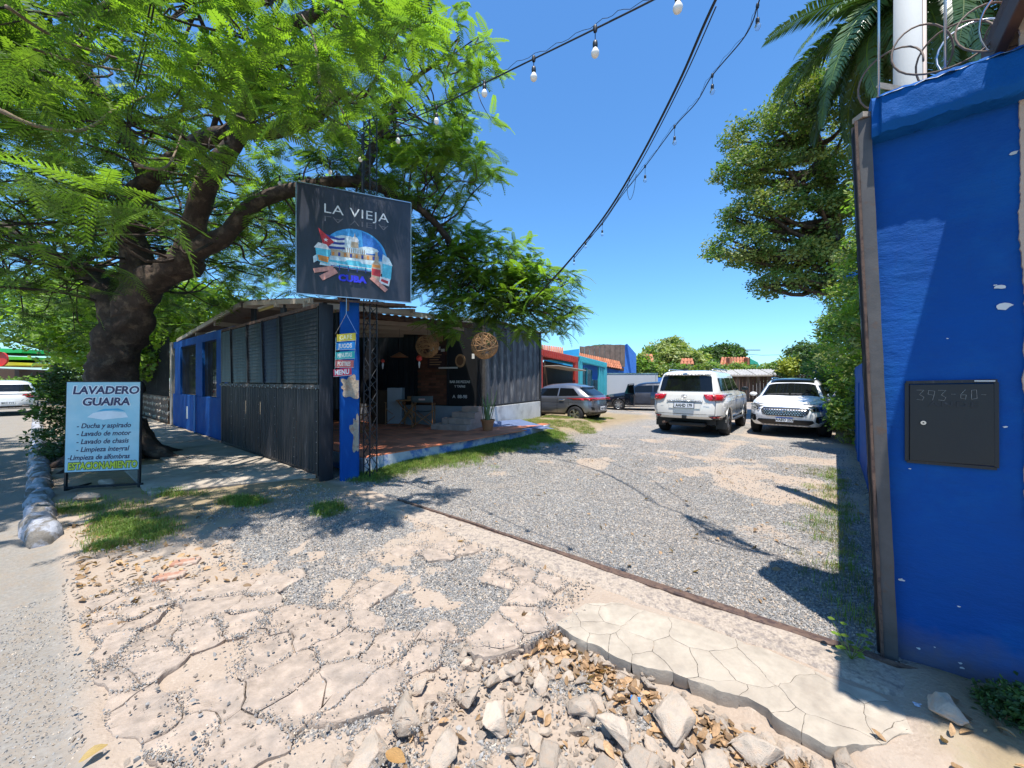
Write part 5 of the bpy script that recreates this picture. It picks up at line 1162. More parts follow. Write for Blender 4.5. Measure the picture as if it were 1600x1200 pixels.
leafy_tree('broad_tree', 'tall spreading tree with dark limbs and sunlit leaf pads behind the gate post', 'tree', (14.2, 15.2, 0), [Vector((14.2, 15.2, 0)), Vector((13.9, 15.3, 4)), Vector((13.2, 15.5, 7)), P(1300, 300, 16), P(1270, 200, 16)],
           [pb(1250, 160, 16, 48, 26, 170), pb(1195, 215, 16, 60, 26, 200), pb(1290, 215, 16, 60, 30, 200), pb(1165, 265, 15.5, 45, 22, 150), pb(1235, 275, 15.5, 60, 22, 170), pb(1190, 330, 15.5, 62, 26, 220), pb(1270, 340, 15.5, 60, 26, 200), pb(1160, 385, 15.5, 48, 26, 170), pb(1230, 400, 15.5, 55, 24, 190), pb(1215, 440, 15.5, 40, 18, 100), pb(1320, 290, 15.5, 40, 50, 160), pb(1290, 440, 15.5, 42, 24, 120), pb(1300, 385, 15.5, 45, 30, 130), pb(1255, 130, 16.5, 30, 20, 70)],
           [M_('leaf_olive'), mat('leaf_broad', (.17, .23, .06), .5, .25, 2, 0, rand=.4, trans=.35), M_('leaf_mid')], .13, .42, 101, .38)
leafy_tree('creeper_hedge', 'tall mass of climbing leaves growing over the blue side wall', 'hedge', UV(.5, 16), None,
           [(UV(.95, 11.0, 3.5), (.55, .8, 1.7), 170), (UV(.95, 13, 3.3), (.7, 1.2, 2.0), 220), (UV(.9, 16, 2.6), (.9, 1.6, 1.7), 200), (UV(.8, 20, 1.9), (1.1, 2.0, 1.3), 180), (UV(.75, 12.5, 1.0), (.35, .8, 1.1), 120), (UV(.7, 16, .9), (.4, 1.2, .9), 100), (UV(1.1, 10.5, 5.0), (.5, .7, .9), 70)], [M_('leaf_olive'), M_('leaf_bright'), M_('leaf_mid')], .10, .30, 151)
leafy_tree('bush', 'dark green bush with a bare twig top beyond the shed, left of the tall hedge', 'bush', P(1255, 620, 26) * Vector((1, 1, 0)), None, [pb(1240, 574, 26, 22, 14, 70), pb(1270, 560, 25, 26, 22, 110), pb(1300, 572, 24, 26, 26, 120), pb(1243, 547, 27, 12, 12, 12)], [M_('leaf_mid'), M_('leaf_dark')], .2, .45, 171)
leafy_tree('yellow_bush', 'yellow green croton bush above the shed roof', 'bush', P(1238, 620, 25.2) * Vector((1, 1, 0)), None, [pb(1237, 571, 25.2, 13, 9, 40)], [mat('leaf_yellow', (.30, .33, .03), .5, .2, 3, rand=.3, trans=.3)], .2, .35, 175)
gv = 'trees beyond the back of the yard'
leafy_tree('far_tree', 'round green tree behind the white four wheel drive roof, leftmost of the far pair', 'tree', P(1045, 594, 42) * Vector((1, 1, 0)), [P(1045, 594, 42) * Vector((1, 1, 0)), P(1045, 560, 42)], [pb(1035, 556, 42, 30, 16, 170), pb(1065, 562, 41, 30, 16, 150), pb(1050, 545, 43, 22, 14, 90), pb(1020, 568, 41, 20, 12, 70)], [M_('leaf_olive'), M_('leaf_mid')], .34, .8, 181, .3, gv)
leafy_tree('far_tree', 'darker far tree with a ragged top, right of the round tree', 'tree', P(1125, 594, 46) * Vector((1, 1, 0)), [P(1125, 594, 46) * Vector((1, 1, 0)), P(1128, 555, 46)], [pb(1110, 560, 46, 24, 16, 120), pb(1135, 553, 46, 22, 16, 110), pb(1145, 565, 45, 18, 14, 80), pb(1090, 570, 44, 22, 12, 80)], [M_('leaf_mid'), M_('leaf_dark')], .34, .8, 187, .3, gv)
leafy_tree('creeper_bank', 'bright creeper spilling over the back wall and shed roof', 'creeper', P(1100, 620, 32) * Vector((1, 1, 0)), None, [pb(1000 + k * 17, 579 + (k % 3) * 3, 32.6, 16, 10, 46) for k in range(13)] + [pb(1002, 572, 31, 16, 16, 60)], [LB, M_('leaf_mid'), M_('leaf_olive')], .22, .5, 193)
leafy_tree('fence_tree', 'bright leaved tree growing behind the bar fence beside the trunk', 'tree', (-17, 17, 0), [Vector((-17, 17, 0)), Vector((-17, 17, 4))], [((-15.5, 15.5, 3.6), (2.4, 2, 2.2), 180), ((-18, 18, 4.0), (3.5, 3, 3.0), 200), ((-12.5, 14.8, 4.3), (2.0, 1.6, 1.2), 90)], [LB, M_('leaf_mid')], .22, .6, 199, .25)
leafy_tree('kerb_shrub', 'dark shrub growing between the kerb and the big trunk', 'shrub', (-9.9, 8.2, 0), None, [((-9.75, 8.4, 1.15), (.3, .5, .75), 60), ((-9.2, 7.8, .35), (.4, .4, .3), 30), ((-12.7, 11.3, 1.0), (.3, .4, .7), 40)], [M_('leaf_dark'), M_('leaf_mid')], .09, .26, 211)
leafy_tree('street_tree', 'dense tree over the far side of the street on the left edge', 'tree', (-31, 26, 0), [Vector((-31, 26, 0)), Vector((-31, 26, 4))], [((-31, 27, 6.2), (6, 5, 2.6), 260), ((-24, 24, 5.6), (4, 4, 1.8), 160)], [M_('leaf_mid'), LB], .3, .9, 223, .3)
leafy_tree('median_hedge', 'bright low hedge across the street under the green canopy', 'hedge', (-42, 31, 0), None, [((-48 + k * 2.6, 32 - k * .2, 1.0), (1.6, 1, .75), 40) for k in range(8)], [LB, M_('leaf_mid')], .25, .6, 229)
leafy_tree('wall_weeds', 'low leafy weeds at the foot of the blue wall in the near right corner', 'weeds', UV(.75, 2.85), None, [(UV(.75, 2.86, .08), (.16, .13, .07), 60), (UV(1.0, 2.75, .1), (.2, .16, .09), 60), (UV(.9, 2.5, .02), (.2, .14, .06), 40)], [M_('leaf_mid'), M_('leaf_dark')], .028, .06, 233)
# sprig by the post with lobed leaves
sp = thing('weed', 'small bright green weed growing on the threshold beside the steel post', 'weed', UV(.13, 2.9, .02))
for k in range(16):
    a = k * 2.4; h = .03 + .011 * k; e = Vector((math.cos(a) * .05 * (1 + k * .06), math.sin(a) * .05 * (1 + k * .06), h))
    MB().tube([(0, 0, 0), e * .6, e], .0012, 4).build('stem', M_('grass_blade'), sp)
    mb = MB(); n = 7; cs = .018; mb.add([e + Vector((math.cos(6.283 * q / n) * cs, math.sin(6.283 * q / n) * cs, .003 * (q % 2))) for q in range(n)], [tuple(range(n))]); mb.build('leaf', LB, sp)
# palm
palm = thing('palm_tree', 'tall feather palm with drooping glossy fronds behind the concrete pole', 'palm tree', (12.7, 12.3, 0))
mb, pts = limb([Vector((0, 0, 0)), Vector((.1, 0, 4)), Vector((.0, .1, 9)), Vector((0, 0, 13.6))], .24, .17, 14, .04); mb.build('trunk', M_('bark_light'), palm, smooth=True)
def palm_frond(seed, L_):
    r = random.Random(seed); mb = MB()
    def rc(t): return Vector((L_ * (t - .12 * t ** 3), 0, L_ * (.42 * t - .95 * t * t)))
    mb.m = 1; mb.tube([rc(k / 12) for k in range(13)], [.035 * (1 - k / 14) for k in range(13)], 5); mb.m = 0
    n = 95
    for k in range(n):
        t = .08 + .91 * k / n; p = rc(t); tg = (rc(t + .01) - p).normalized(); l = .62 * math.sin(math.pi * min(1, .22 + .74 * t)) ** .6 * L_ / 3
        for s in (-1, 1):
            up = Vector((0, 0, 1)); sd = tg.cross(up).normalized() * s; d = (sd + tg * (.35 + .5 * t) + up * r.uniform(-.15, .35)).normalized()
            m1 = p + d * l * .5; m2 = m1 + (d * .8 + Vector((0, 0, -.55 - r.random() * .35))).normalized() * l * .5; w = tg * .032
            mb.add([p - w * .5, p + w * .5, m1 + w, m2, m1 - w], [(0, 1, 2, 4), (4, 2, 3)])
    return mb.mesh('palm_frond', [M_('leaf_palm'), M_('grass_blade')], recalc=False)
pf = [palm_frond(k, 3.1 + .25 * k) for k in range(3)]
for k in range(34):
    a = k * 2.399 + .4; e = .6 - .05 * k
    o = link('frond', pf[k % 3], palm); m = orient(Vector((math.cos(a), math.sin(a), max(e, -.75))), roll=rnd.uniform(-.3, .3)).to_4x4(); m = m @ Matrix.Scale(1.15, 4); m.translation = Vector((0, 0, 13.5)) + Vector((math.cos(a), math.sin(a), 0)) * .12; o.matrix_local = m
sp2 = thing('far_palm', 'small palm crown showing above the charred plank gable', 'palm tree', P(942, 594, 33) * Vector((1, 1, 0)))
mb = MB(); mb.tube([(0, 0, 0), (0, 0, 4.3)], .12, 8); mb.build('trunk', M_('bark_light'), sp2)
for k in range(10):
    o = link('frond', pf[0], sp2); a = k * 2.4; m = orient(Vector((math.cos(a), math.sin(a), .5))).to_4x4() @ Matrix.Scale(.5, 4); m.translation = Vector((0, 0, 4.3)); o.matrix_local = m

# ------------------------------------------------------------ grass
def tuft(m, n, h, seed, dense=.05):
    r = random.Random(seed); mb = MB()
    for _ in range(n):
        b = Vector((r.gauss(0, dense), r.gauss(0, dense), 0)); a = r.uniform(0, 6.28); l = h * r.uniform(.5, 1.2); d = Vector((math.cos(a), math.sin(a), 0)) * l * r.uniform(.2, .7); s = Vector((-math.sin(a), math.cos(a), 0)) * .0022 * (h / .08)
        mb.add([b - s, b + s, b + d * .4 + Vector((0, 0, l * .6)) + s * .7, b + d * .4 + Vector((0, 0, l * .6)) - s * .7, b + d + Vector((0, 0, l * .75))], [(0, 1, 2, 3), (3, 2, 4)])
    return mb.mesh('grass_tuft', m, recalc=False)
gp = hidden_protos('grass_source', [tuft(M_('grass_blade'), 26, .085, 1), tuft(M_('grass_blade'), 30, .07, 2), tuft(M_('grass_blade'), 22, .10, 3), tuft(M_('grass_dry'), 24, .07, 4)])
gdry = hidden_protos('dry_grass_source', [tuft(M_('grass_dry'), 26, .07, 5), tuft(M_('grass_dry'), 26, .06, 6), tuft(M_('grass_blade'), 22, .07, 7)])
GP, GD = [], []
def grass_at(lst, u, v): p = UV(u, v); lst.append((p.x, p.y, hz(p.x, p.y)))
for _ in range(5200):
    v = rnd.uniform(3.3, 9.4); w = .30 + .30 * noise.noise(Vector((v * .9, 2, 0))) + .12 * (v > 5); u = -5.93 - .03 * (v - 3.4) + abs(rnd.gauss(0, 1)) * w * .75
    if rnd.random() < .92: grass_at(GP, u, v)
for _ in range(5000):
    v = rnd.uniform(8.8, 14.5); u = rnd.uniform(-8.2, -5.2) ; p = UV(u, v)
    s = (p - KA).dot(KN)
    if s < .06 or u > -5.4 - .2 * (v - 9) + .6 * noise.noise(Vector((v, u, 3))) or noise.noise(Vector((u * 1.3, v * 1.3, 7))) < -.1: continue
    if inside(p, tl): continue
    grass_at(GD if rnd.random() < .75 else GP, u, v)
for (px, py, rx, ry, n) in ((205, 822, 60, 26, 800), (120, 792, 50, 8, 260), (380, 783, 34, 5, 300), (515, 793, 20, 9, 300), (560, 745, 14, 8, 160), (280, 772, 40, 5, 120), (160, 850, 30, 8, 120)):
    for _ in range(n):
        g = G(px + rnd.gauss(0, .45) * rx, max(610, py + rnd.gauss(0, .45) * ry), .02)
        if noise.noise(Vector((g.x * 4, g.y * 4, 1))) > -.15: GP.append((g.x, g.y, hz(g.x, g.y)))
for _ in range(260):
    v = rnd.uniform(3.4, 9); grass_at(GD if rnd.random() < .5 else GP, .28 - abs(rnd.gauss(0, .22)), v)
for lst, co, nm, lab in ((GP, gp, 'grass', 'short green grass along the terrace edge and in the soil by the kerb'), (GD, gdry, 'dry_grass', 'thin dry grass on the slope below the black container')):
    n = len(lst); scatter(nm, np.array(lst), np.stack([np.zeros(n), np.zeros(n), nr.uniform(0, 6.3, n)], -1), nr.uniform(.45, 1.1, n), co, label=lab, cat='grass')
# ------------------------------------------------------------ the big black sign board
SA, SB = Vector((-3.18, 5.66, 0)), Vector((-1.67, 6.35, 0)); SD = (SB - SA).normalized(); SW = (SB - SA).length; SZ0, SZ1 = 2.88, 4.53; SN = Vector((SD.y, -SD.x, 0))
sgb = thing('bar_sign', 'big black square sign board with white title and round colourful picture above the column', 'sign', (SA + SB) / 2 + Vector((0, 0, SZ0)))
sinv = Matrix.Translation(-sgb.location)
def SP(x, y, d=0): return SA + SD * (x * SW) + Vector((0, 0, SZ0 + y * (SZ1 - SZ0))) + SN * d
board_m = mat('board_print', (.022, .024, .034), .42, .3, 1.2, .006, 2.5, col2=(.045, .05, .075), c2at=.52, c2w=.3, c2scale=1.6, stretch=(1.5, 1.5, .5))
def sput(mb, nm, m, par=sgb, **k): o = mb.build(nm, m, par, **k); rebase(o, sinv); return o
pan = sput(MB().prism([(0, 0), (1, 0), (1, 1), (0, 1)], lambda x, y, d: SP(x, y, -d), .04), 'panel', board_m)
for a, b in (((0, 0), (1, 0)), ((1, 0), (1, 1)), ((1, 1), (0, 1)), ((0, 1), (0, 0))): sput(MB().bar(SP(*a, .004), SP(*b, .004), .012, .012), 'frame_edge', M_('alloy'))
sput(MB().tube([SP(.55, .97, -.08), SP(.55, 1.6, -.08)], .018, 8), 'rear_pipe', M_('black_metal')); sput(MB().tube([SP(.42, -.12, -.06), SP(.42, 1.0, -.06)], .025, 8), 'rear_pipe', M_('rust'))
sput(MB().bar(UV(-5.95, 3.05, 2.93), SP(.35, -.02, -.03), .05, .06), 'bracket', M_('rust')); sput(MB().bar(SP(.35, -.03, -.03), SP(.95, -.02, -.05), .03, .03), 'bracket', M_('rust'))
sput(MB().bar(UV(-5.98, 3.2, 2.9), UV(-5.98, 3.2, 3.0) + Vector((0, 0, .2)), .04, .04), 'bracket', M_('rust'))
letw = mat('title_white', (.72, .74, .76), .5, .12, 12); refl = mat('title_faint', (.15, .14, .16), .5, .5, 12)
def ST(x, y, d=.003): return FR(SP(x, y, d), SD, Vector((0, 0, 1)))
o = text('title', 'LA VIEJA', .20, letw, pan, ST(.50, .80), .002, -.001, xs=1.22, space=1.06); rebase(o, sinv)
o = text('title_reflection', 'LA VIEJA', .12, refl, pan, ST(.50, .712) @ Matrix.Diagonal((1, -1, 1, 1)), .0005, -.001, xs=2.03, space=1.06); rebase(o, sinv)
pc = {}
def pcol(n, rgb): 
    if n not in pc: pc[n] = mat('print_' + n, rgb, .5, .3, 22)
    return pc[n]
lay = [0]
def shp(nm, pts, col_, step=.0007):
    pts = [(.475 + (p[0] - .53) * 1.16, .345 + (p[1] - .36) * 1.12) for p in pts]; lay[0] += 1; d = .003 + lay[0] * .00035
    o = MB().prism([(p[0], p[1]) for p in pts][::-1], lambda x, y, e: SP(x, y, d - e * .3), .001).build(nm, col_, pan); rebase(o, sinv)
SKYC, SKY2, PALE, WHT = pcol('sky', (.05, .32, .68)), pcol('sky_deep', (.02, .15, .5)), pcol('pale', (.55, .68, .74)), pcol('white', (.72, .73, .74))
REDC, PNK, TAN, NVY, ORG, CYN = pcol('red', (.5, .03, .04)), pcol('pink', (.6, .27, .22)), pcol('sand', (.5, .38, .26)), pcol('navy', (.02, .05, .3)), pcol('orange', (.6, .22, .04)), pcol('cyan', (.1, .5, .65))
dome = [(.30, .30)] + [(.54 + .245 * math.cos(a), .40 + .235 * math.sin(a)) for a in [math.pi * (1 - k / 16) for k in range(17)]] + [(.79, .30)]
shp('dome_sky', dome, SKYC)
shp('dome_deep', [(.54 + .225 * math.cos(a), .40 + .225 * math.sin(a)) for a in [1.35 * (1 - k / 8) for k in range(9)]] + [(.6, .42)], SKY2)
for (x, y, w, h) in ((.47, .52, .10, .05), (.64, .47, .08, .03), (.40, .45, .08, .04)): shp('cloud', [(x + w * math.cos(6.283 * k / 10), y + h * math.sin(6.283 * k / 10)) for k in range(10)], PALE)
shp('capitol_base', [(.36, .385), (.72, .385), (.72, .43), (.36, .44)], TAN); shp('capitol_body', [(.44, .43), (.62, .43), (.62, .475), (.44, .475)], PALE)
shp('capitol_drum', [(.505, .475), (.565, .475), (.56, .525), (.51, .525)], TAN); shp('capitol_dome', [(.508 + .0275 + .03 * math.cos(math.pi * k / 8), .525 + .045 * math.sin(math.pi * k / 8)) for k in range(9)], WHT); shp('capitol_lantern', [(.53, .57), (.541, .57), (.536, .605)], TAN)
for k in range(11): shp('pillar', [(.445 + k * .016, .432), (.450 + k * .016, .432), (.450 + k * .016, .468), (.445 + k * .016, .468)], pcol('brown', (.3, .2, .15)))
for k in range(8): shp('window', [(.37 + k * .043, .39), (.385 + k * .043, .39), (.385 + k * .043, .42), (.37 + k * .043, .42)], NVY if k % 2 else ORG)
shp('sea', [(.28, .30), (.76, .28), (.76, .385), (.30, .385)], PALE); shp('sea_band', [(.30, .335), (.74, .325), (.74, .345), (.30, .352)], CYN)
shp('car_body', [(.40, .305), (.66, .295), (.66, .33), (.60, .34), (.57, .365), (.48, .365), (.45, .34), (.40, .335)], CYN); shp('car_stripe', [(.40, .318), (.66, .308), (.66, .316), (.40, .326)], WHT)
for k in range(4): shp('railing', [(.42 + k * .065, .27), (.426 + k * .065, .27), (.426 + k * .065, .315), (.42 + k * .065, .315)], NVY)
shp('railing', [(.36, .30), (.68, .285), (.68, .292), (.36, .307)], NVY)
for k in range(5): shp('flag_stripe', [(.30, .56 - k * .025), (.42 - .02 * (k % 2), .535 - k * .018), (.46, .545 - k * .020), (.46, .53 - k * .020), (.42 - .02 * (k % 2), .518 - k * .018), (.30, .537 - k * .025)], NVY if k % 2 == 0 else WHT)
shp('flag_triangle', [(.27, .60), (.385, .50), (.315, .43)], REDC)
shp('star', [(.325 + (.018 if k % 2 == 0 else .007) * math.sin(k * math.pi / 5), .508 + (.018 if k % 2 == 0 else .007) * math.cos(k * math.pi / 5)) for k in range(10)], WHT)
shp('glass', [(.265, .33), (.345, .31), (.36, .43), (.25, .44)], CYN); shp('glass_drink', [(.275, .335), (.34, .322), (.348, .37), (.265, .38)], ORG); shp('foam', [(.24, .435), (.27, .48), (.33, .47), (.355, .43)], WHT); shp('splash', [(.235, .36), (.26, .38), (.265, .33), (.24, .31)], PALE)
shp('bottle', [(.66, .22), (.735, .21), (.735, .35), (.715, .38), (.71, .46), (.692, .462), (.688, .385), (.665, .35)], TAN); shp('bottle_label', [(.665, .26), (.733, .25), (.733, .31), (.665, .318)], REDC); shp('bottle_label', [(.67, .33), (.73, .325), (.728, .35), (.672, .352)], ORG)
shp('house_block', [(.745, .25), (.815, .235), (.825, .37), (.80, .42), (.75, .44)], CYN); shp('house_roof', [(.745, .37), (.83, .355), (.80, .42), (.75, .45)], PALE); shp('card', [(.72, .20), (.80, .175), (.81, .24), (.73, .255)], WHT); shp('card_print', [(.735, .215), (.79, .195), (.795, .22), (.74, .238)], REDC)
for (a, b, w) in (((.24, .245), (.38, .285), .018), ((.29, .19), (.40, .265), .022), ((.66, .24), (.78, .135), .018)):
    dx, dy = b[0] - a[0], b[1] - a[1]; l = math.hypot(dx, dy); n_x, n_y = -dy / l * w, dx / l * w; shp('cigar', [(a[0] + n_x, a[1] + n_y), (b[0] + n_x, b[1] + n_y), (b[0] - n_x, b[1] - n_y), (a[0] - n_x, a[1] - n_y)], PNK)
o = text('caption', 'CUBA', .13, pcol('caption_blue', (.02, .03, .62)), pan, ST(.46, .175, .02), .001, .008, xs=1.1, space=1.05); rebase(o, sinv)
# ------------------------------------------------------------ five hanging boards
hg = thing('menu_pointers', 'string of five bright little menu boards hanging on the blue column', 'sign', P(541, 480, 5.72)); hinv = Matrix.Translation(-hg.location)
HD = (UX * .9 + Vector((.35, .05, 0))).normalized(); 
for k, (nm, rgb, px, py, w, tw, tc_) in enumerate((('CAFE', (.72, .55, .04), 541, 527, 40, -.01, (.9, .85, .5)), ('JUGOS', (.02, .28, .72), 540, 540.5, 40, .0, (.8, .8, .8)), ('MINUTAS', (.02, .42, .42), 539, 555, 41, -.02, (.7, .78, .72)), ('POSTRES', (.60, .13, .12), 538, 568.5, 39, .02, (.8, .7, .6)), ('MENU', (.62, .03, .09), 535, 581.5, 39, -.06, (.85, .85, .85)))):
    c = P(px, py, 5.72); ww = w / 600 * 5.72; x = (HD + Vector((0, 0, -tw))).normalized(); F = FR(c, x, Vector((0, 0, 1)))
    mb = MB(); mb.box((0, 0, 0), (ww, .108, .015)); o = mb.build('board', mat('board_' + nm.lower(), rgb, .6, .12, 9), hg, bevel=.002); o.data.transform(F); rebase(o, hinv)
    q = text('lettering', nm, .088 if k != 4 else .10, mat('letters_' + nm.lower(), tc_, .6), o, F @ Matrix.Translation((0, -.003, .0085)), .0008, .0035, xs={'CAFE': 1.1, 'JUGOS': 1.05, 'MINUTAS': .82, 'POSTRES': .78, 'MENU': 1.1}[nm], space=1.25 if k == 0 else 1.03); rebase(q, hinv)
    q = MB().box((0, .0, 0), (ww + .006, .004, .017)).build('edge', M_('white_paint'), o); q.data.transform(F @ Matrix.Translation((0, -.055, 0))); rebase(q, hinv)
for a, b in (((541, 466), (541, 490)), ((541, 490), (524, 522)), ((541, 490), (558, 522)), ((525, 527), (523, 582)), ((556, 527), (552, 580))):
    o = MB().tube([P(*a, 5.74), P(*b, 5.74)], .003, 4).build('cord', M_('chrome'), hg); rebase(o, hinv)
# ------------------------------------------------------------ car wash sign
c0, c1 = P(102, 770, 5.42), P(217, 765, 5.62); c0.z = 0; c1.z = 0; WD = (c1 - c0).normalized(); WW = (c1 - c0).length
ws = thing('car_wash_sign', 'pale blue printed car wash board on an angle iron frame by the kerb', 'sign', (c0 + c1) / 2); winv2 = Matrix.Translation(-ws.location); WN = Vector((WD.y, -WD.x, 0))
def WP(x, z, d=0): return c0 + WD * (x * WW) + Vector((0, 0, z)) + WN * d - WN * (z * .03)
def wput(mb, nm, m, par=ws, **k): o = mb.build(nm, m, par, **k); rebase(o, winv2); return o
wb = wput(MB().prism([(0, .30), (1, .30), (1, 1.57), (0, 1.57)], lambda x, y, d: WP(x, y, .02 - d), .006), 'board', mat('sign_blue', (.25, .56, .66), .4, .10, 2, col2=(.52, .69, .72), c2at=.52, c2w=.4, c2scale=1.6))
for a, b in (((0, .04), (0, 1.57)), ((1, .04), (1, 1.57)), ((0, 1.57), (1, 1.57)), ((0, .3), (1, .3)), ((.0, .08), (1.05, .08))): wput(MB().bar(WP(*a, -.004), WP(*b, -.004), .028, .028), 'frame', M_('black_metal'))
for x in (0, 1): wput(MB().bar(WP(x, .05, .0), WP(x, .03, -.42), .03, .03), 'foot', M_('black_metal'))
dkb = mat('ink_navy', (.03, .03, .09), .5); whi = mat('ink_white', (.8, .84, .86), .5); yel = mat('ink_yellow', (.62, .72, .05), .5); blk2 = mat('ink_black', (.02, .03, .02), .5)
def WT(x, z, d): return FR(WP(x, z, d), WD, Vector((0, 0, 1)))
def wtext(nm, bd, sz, m, x, z, d, bold=0, xs=1, sh=.0, al='CENTER'):
    o = text(nm, bd, sz, m, wb, WT(x, z, d), .0005, bold, sh, al, xs); rebase(o, winv2)
for bd, x, z in (('LAVADERO', .53, 1.45), ('GUAIRA', .53, 1.285)):
    wtext('title_outline', bd, .155, whi, x, z, .0212, .016, 1.0, .15); wtext('title', bd, .155, dkb, x, z, .0225, .005, 1.0, .15)
mb = MB(); mb.prism([(.28, 1.07), (.36, 1.13), (.52, 1.155), (.62, 1.15), (.80, 1.13), (.84, 1.06), (.7, 1.05), (.5, 1.03)], lambda x, y, d: WP(x, y, .0215 - d), .001); wput(mb, 'faded_car_picture', whi, wb)
mb = MB(); mb.prism([(.4, 1.15), (.5, 1.185), (.7, 1.19), (.8, 1.15), (.62, 1.165)], lambda x, y, d: WP(x, y, .0222 - d), .001); wput(mb, 'splash_picture', mat('ink_blue', (.08, .42, .65), .5), wb)
for k, bd in enumerate(('- Ducha y aspirado', '- Lavado de motor', '- Lavado de chasis', '- Limpieza integral', '-Limpieza de alfombras')):
    wtext('line', bd, .098, dkb, .14 if k < 4 else .03, .945 - k * .112, .0215, .002, .86 if k < 4 else .80, .25, 'LEFT')
wtext('footer_outline', 'ESTACIONAMIENTO', .135, blk2, .51, .375, .0212, .012, .66, .1); wtext('footer', 'ESTACIONAMIENTO', .135, yel, .51, .375, .0225, .004, .66, .1)
for (px, py, s, lab) in ((167, 752, (.30, .2, .2), 'squared sandstone block lying on the sign frame under the board'), (138, 772, (.36, .22, .17), 'squared stone block on the ground in front of the sign foot')):
    o = link('stone_block', rock_mesh('stone_block', M_('rubble'), px, 22, (1, .8, .8), 1, .03)); g = G(px, py + 12, 0); o.location = (g.x, g.y, s[2] * .4); o.scale = s; o.rotation_euler.z = .3; prop(o, lab, 'stone block')
for (px, py, s, lab) in ((312, 0, 0, ''), (122, 815, .3, 'flat grey stone in the grass right of the whitewashed kerb end'), (262, 790, .12, 'small stone at the edge of the sidewalk grass')):
    if s: o = link('flat_stone', rocks[3]); g = G(px, py, .02); o.location = g; o.scale = (s, s, s * .3); prop(o, lab, 'stone')

# ------------------------------------------------------------ string lights and cables
clear_m = bpy.data.materials.new('clear_bulb'); t_, N_2, L_2 = nt(clear_m); b_ = N_2['Principled BSDF']; b_.inputs['Transmission Weight'].default_value = .9; b_.inputs['Roughness'].default_value = .03; b_.inputs['Base Color'].default_value = (.95, .95, .95, 1); b_.inputs['IOR'].default_value = 1.15
bulb_w = mat('opal_bulb', (.78, .74, .66), .25, .03, 5)
bp_ = [(0, -.062), (.012, -.060), (.022, -.050), (.027, -.036), (.026, -.024), (.018, -.008), (.013, .004)]
sp_ = [(.013, -.004), (.016, 0), (.017, .03), (.015, .045), (.006, .05), (.004, .052)]
def string(lab, knots, nb, drop, bm__, nm='string_lights', rad=.006, bulbs=None, twist=True):
    pts = cr(knots, 10); t = thing(nm, lab, 'string lights', pts[0]); iv = Matrix.Translation(-pts[0])
    o = MB().tube(pts, rad, 6).build('cable', M_('black_plastic'), t, smooth=True); rebase(o, iv)
    o = MB().tube([p + Vector((.01 * math.sin(i * .7), .01 * math.cos(i * .5), .018 + .022 * math.sin(i * .9) ** 2)) for i, p in enumerate(pts)], .0022, 4).build('support_wire', M_('black_metal'), t); rebase(o, iv)
    bm1 = MB().lathe(bp_, 12).mesh('bulb', bm__, True); sm1 = MB().lathe(sp_, 10).mesh('socket', M_('black_plastic'), True); fm1 = MB().lathe([(.012, -.02), (.016, 0), (.012, .02)], 8).mesh('junction', M_('black_plastic'), True)
    for c in bulbs:
        j = min(range(len(pts)), key=lambda i: (Vector((c[0], c[1])) - Vector((800 + pts[i].x / pts[i].y * 600, 594 - (pts[i].z - CAMZ) / pts[i].y * 600))).length)
        p = pts[j]; s = link('socket', sm1, t); s.location = p - pts[0] + Vector((0, 0, -c[2])); b = link('bulb', bm1, s); b.scale = (1.0,) * 3
        l = link('junction', fm1, t); l.location = p - pts[0]
        w = MB().tube([p, p + Vector((0, 0, -c[2] + .05))], .003, 4).build('lead', M_('black_plastic'), t); rebase(w, iv)
    return t
K1 = [P(1075, -30, 2.15), P(1020, 0, 2.25), P(930, 45, 2.55), P(834, 92, 2.95), P(757, 130, 3.4), P(682, 168, 4.0), P(622, 196, 4.5), P(563, 235, 5.1), P(516, 255, 5.5), P(468, 272, 6.0), P(437, 276, 6.3), P(397, 302, 6.8), P(363, 311, 7.2), P(335, 318, 7.5), P(283, 326, 8.2), P(243, 332, 8.8)]
string('string of white bulbs running from the top edge into the big tree over the sign', K1, 0, .1, bulb_w, bulbs=[(1062, -20, .09), (930, 45, .13), (834, 92, .11), (757, 130, .06), (682, 168, .11), (622, 196, .15), (563, 235, .09), (516, 255, .10), (468, 272, .10), (437, 276, .08), (397, 302, .09), (363, 311, .09), (335, 318, .09), (310, 322, .09), (283, 326, .09), (243, 332, .1)])
# one more white bulb close to the top edge
K2 = [P(1192, -25, 3.4), P(1185, 5, 3.5), P(1165, 55, 3.75), P(1113, 118, 4.3), P(1088, 160, 4.7), P(1054, 198, 5.1), P(1008, 260, 5.8), P(970, 308, 6.4), P(941, 350, 7.0), P(915, 378, 7.4), P(897, 400, 7.8), P(870, 432, 8.2), P(845, 462, 8.6)]
string('string of clear bulbs in dark sockets drooping beside the thick black cable', K2, 0, .1, clear_m, bulbs=[(1180, 10, .16), (1113, 118, .15), (1054, 198, .18), (1008, 260, .18), (941, 350, .16), (915, 376, .06), (897, 400, .12), (872, 430, .12)])
prop(MB().tube(cr([Vector((2.25, 1.9, 6.4)), Vector((2.22, 2.3, 6.1)), Vector((2.12, 2.9, 5.6)), P(1118, 0, 3.53), P(1060, 130, 4.2), P(1000, 247, 5.0), P(950, 330, 5.8), P(900, 395, 6.5), P(860, 440, 7.1), P(822, 480, 7.7)], 10), .014, 8).build('thick_cable', M_('black_plastic'), smooth=True), 'thick black cable sagging from the top edge down to the tree by the terrace', 'cable')
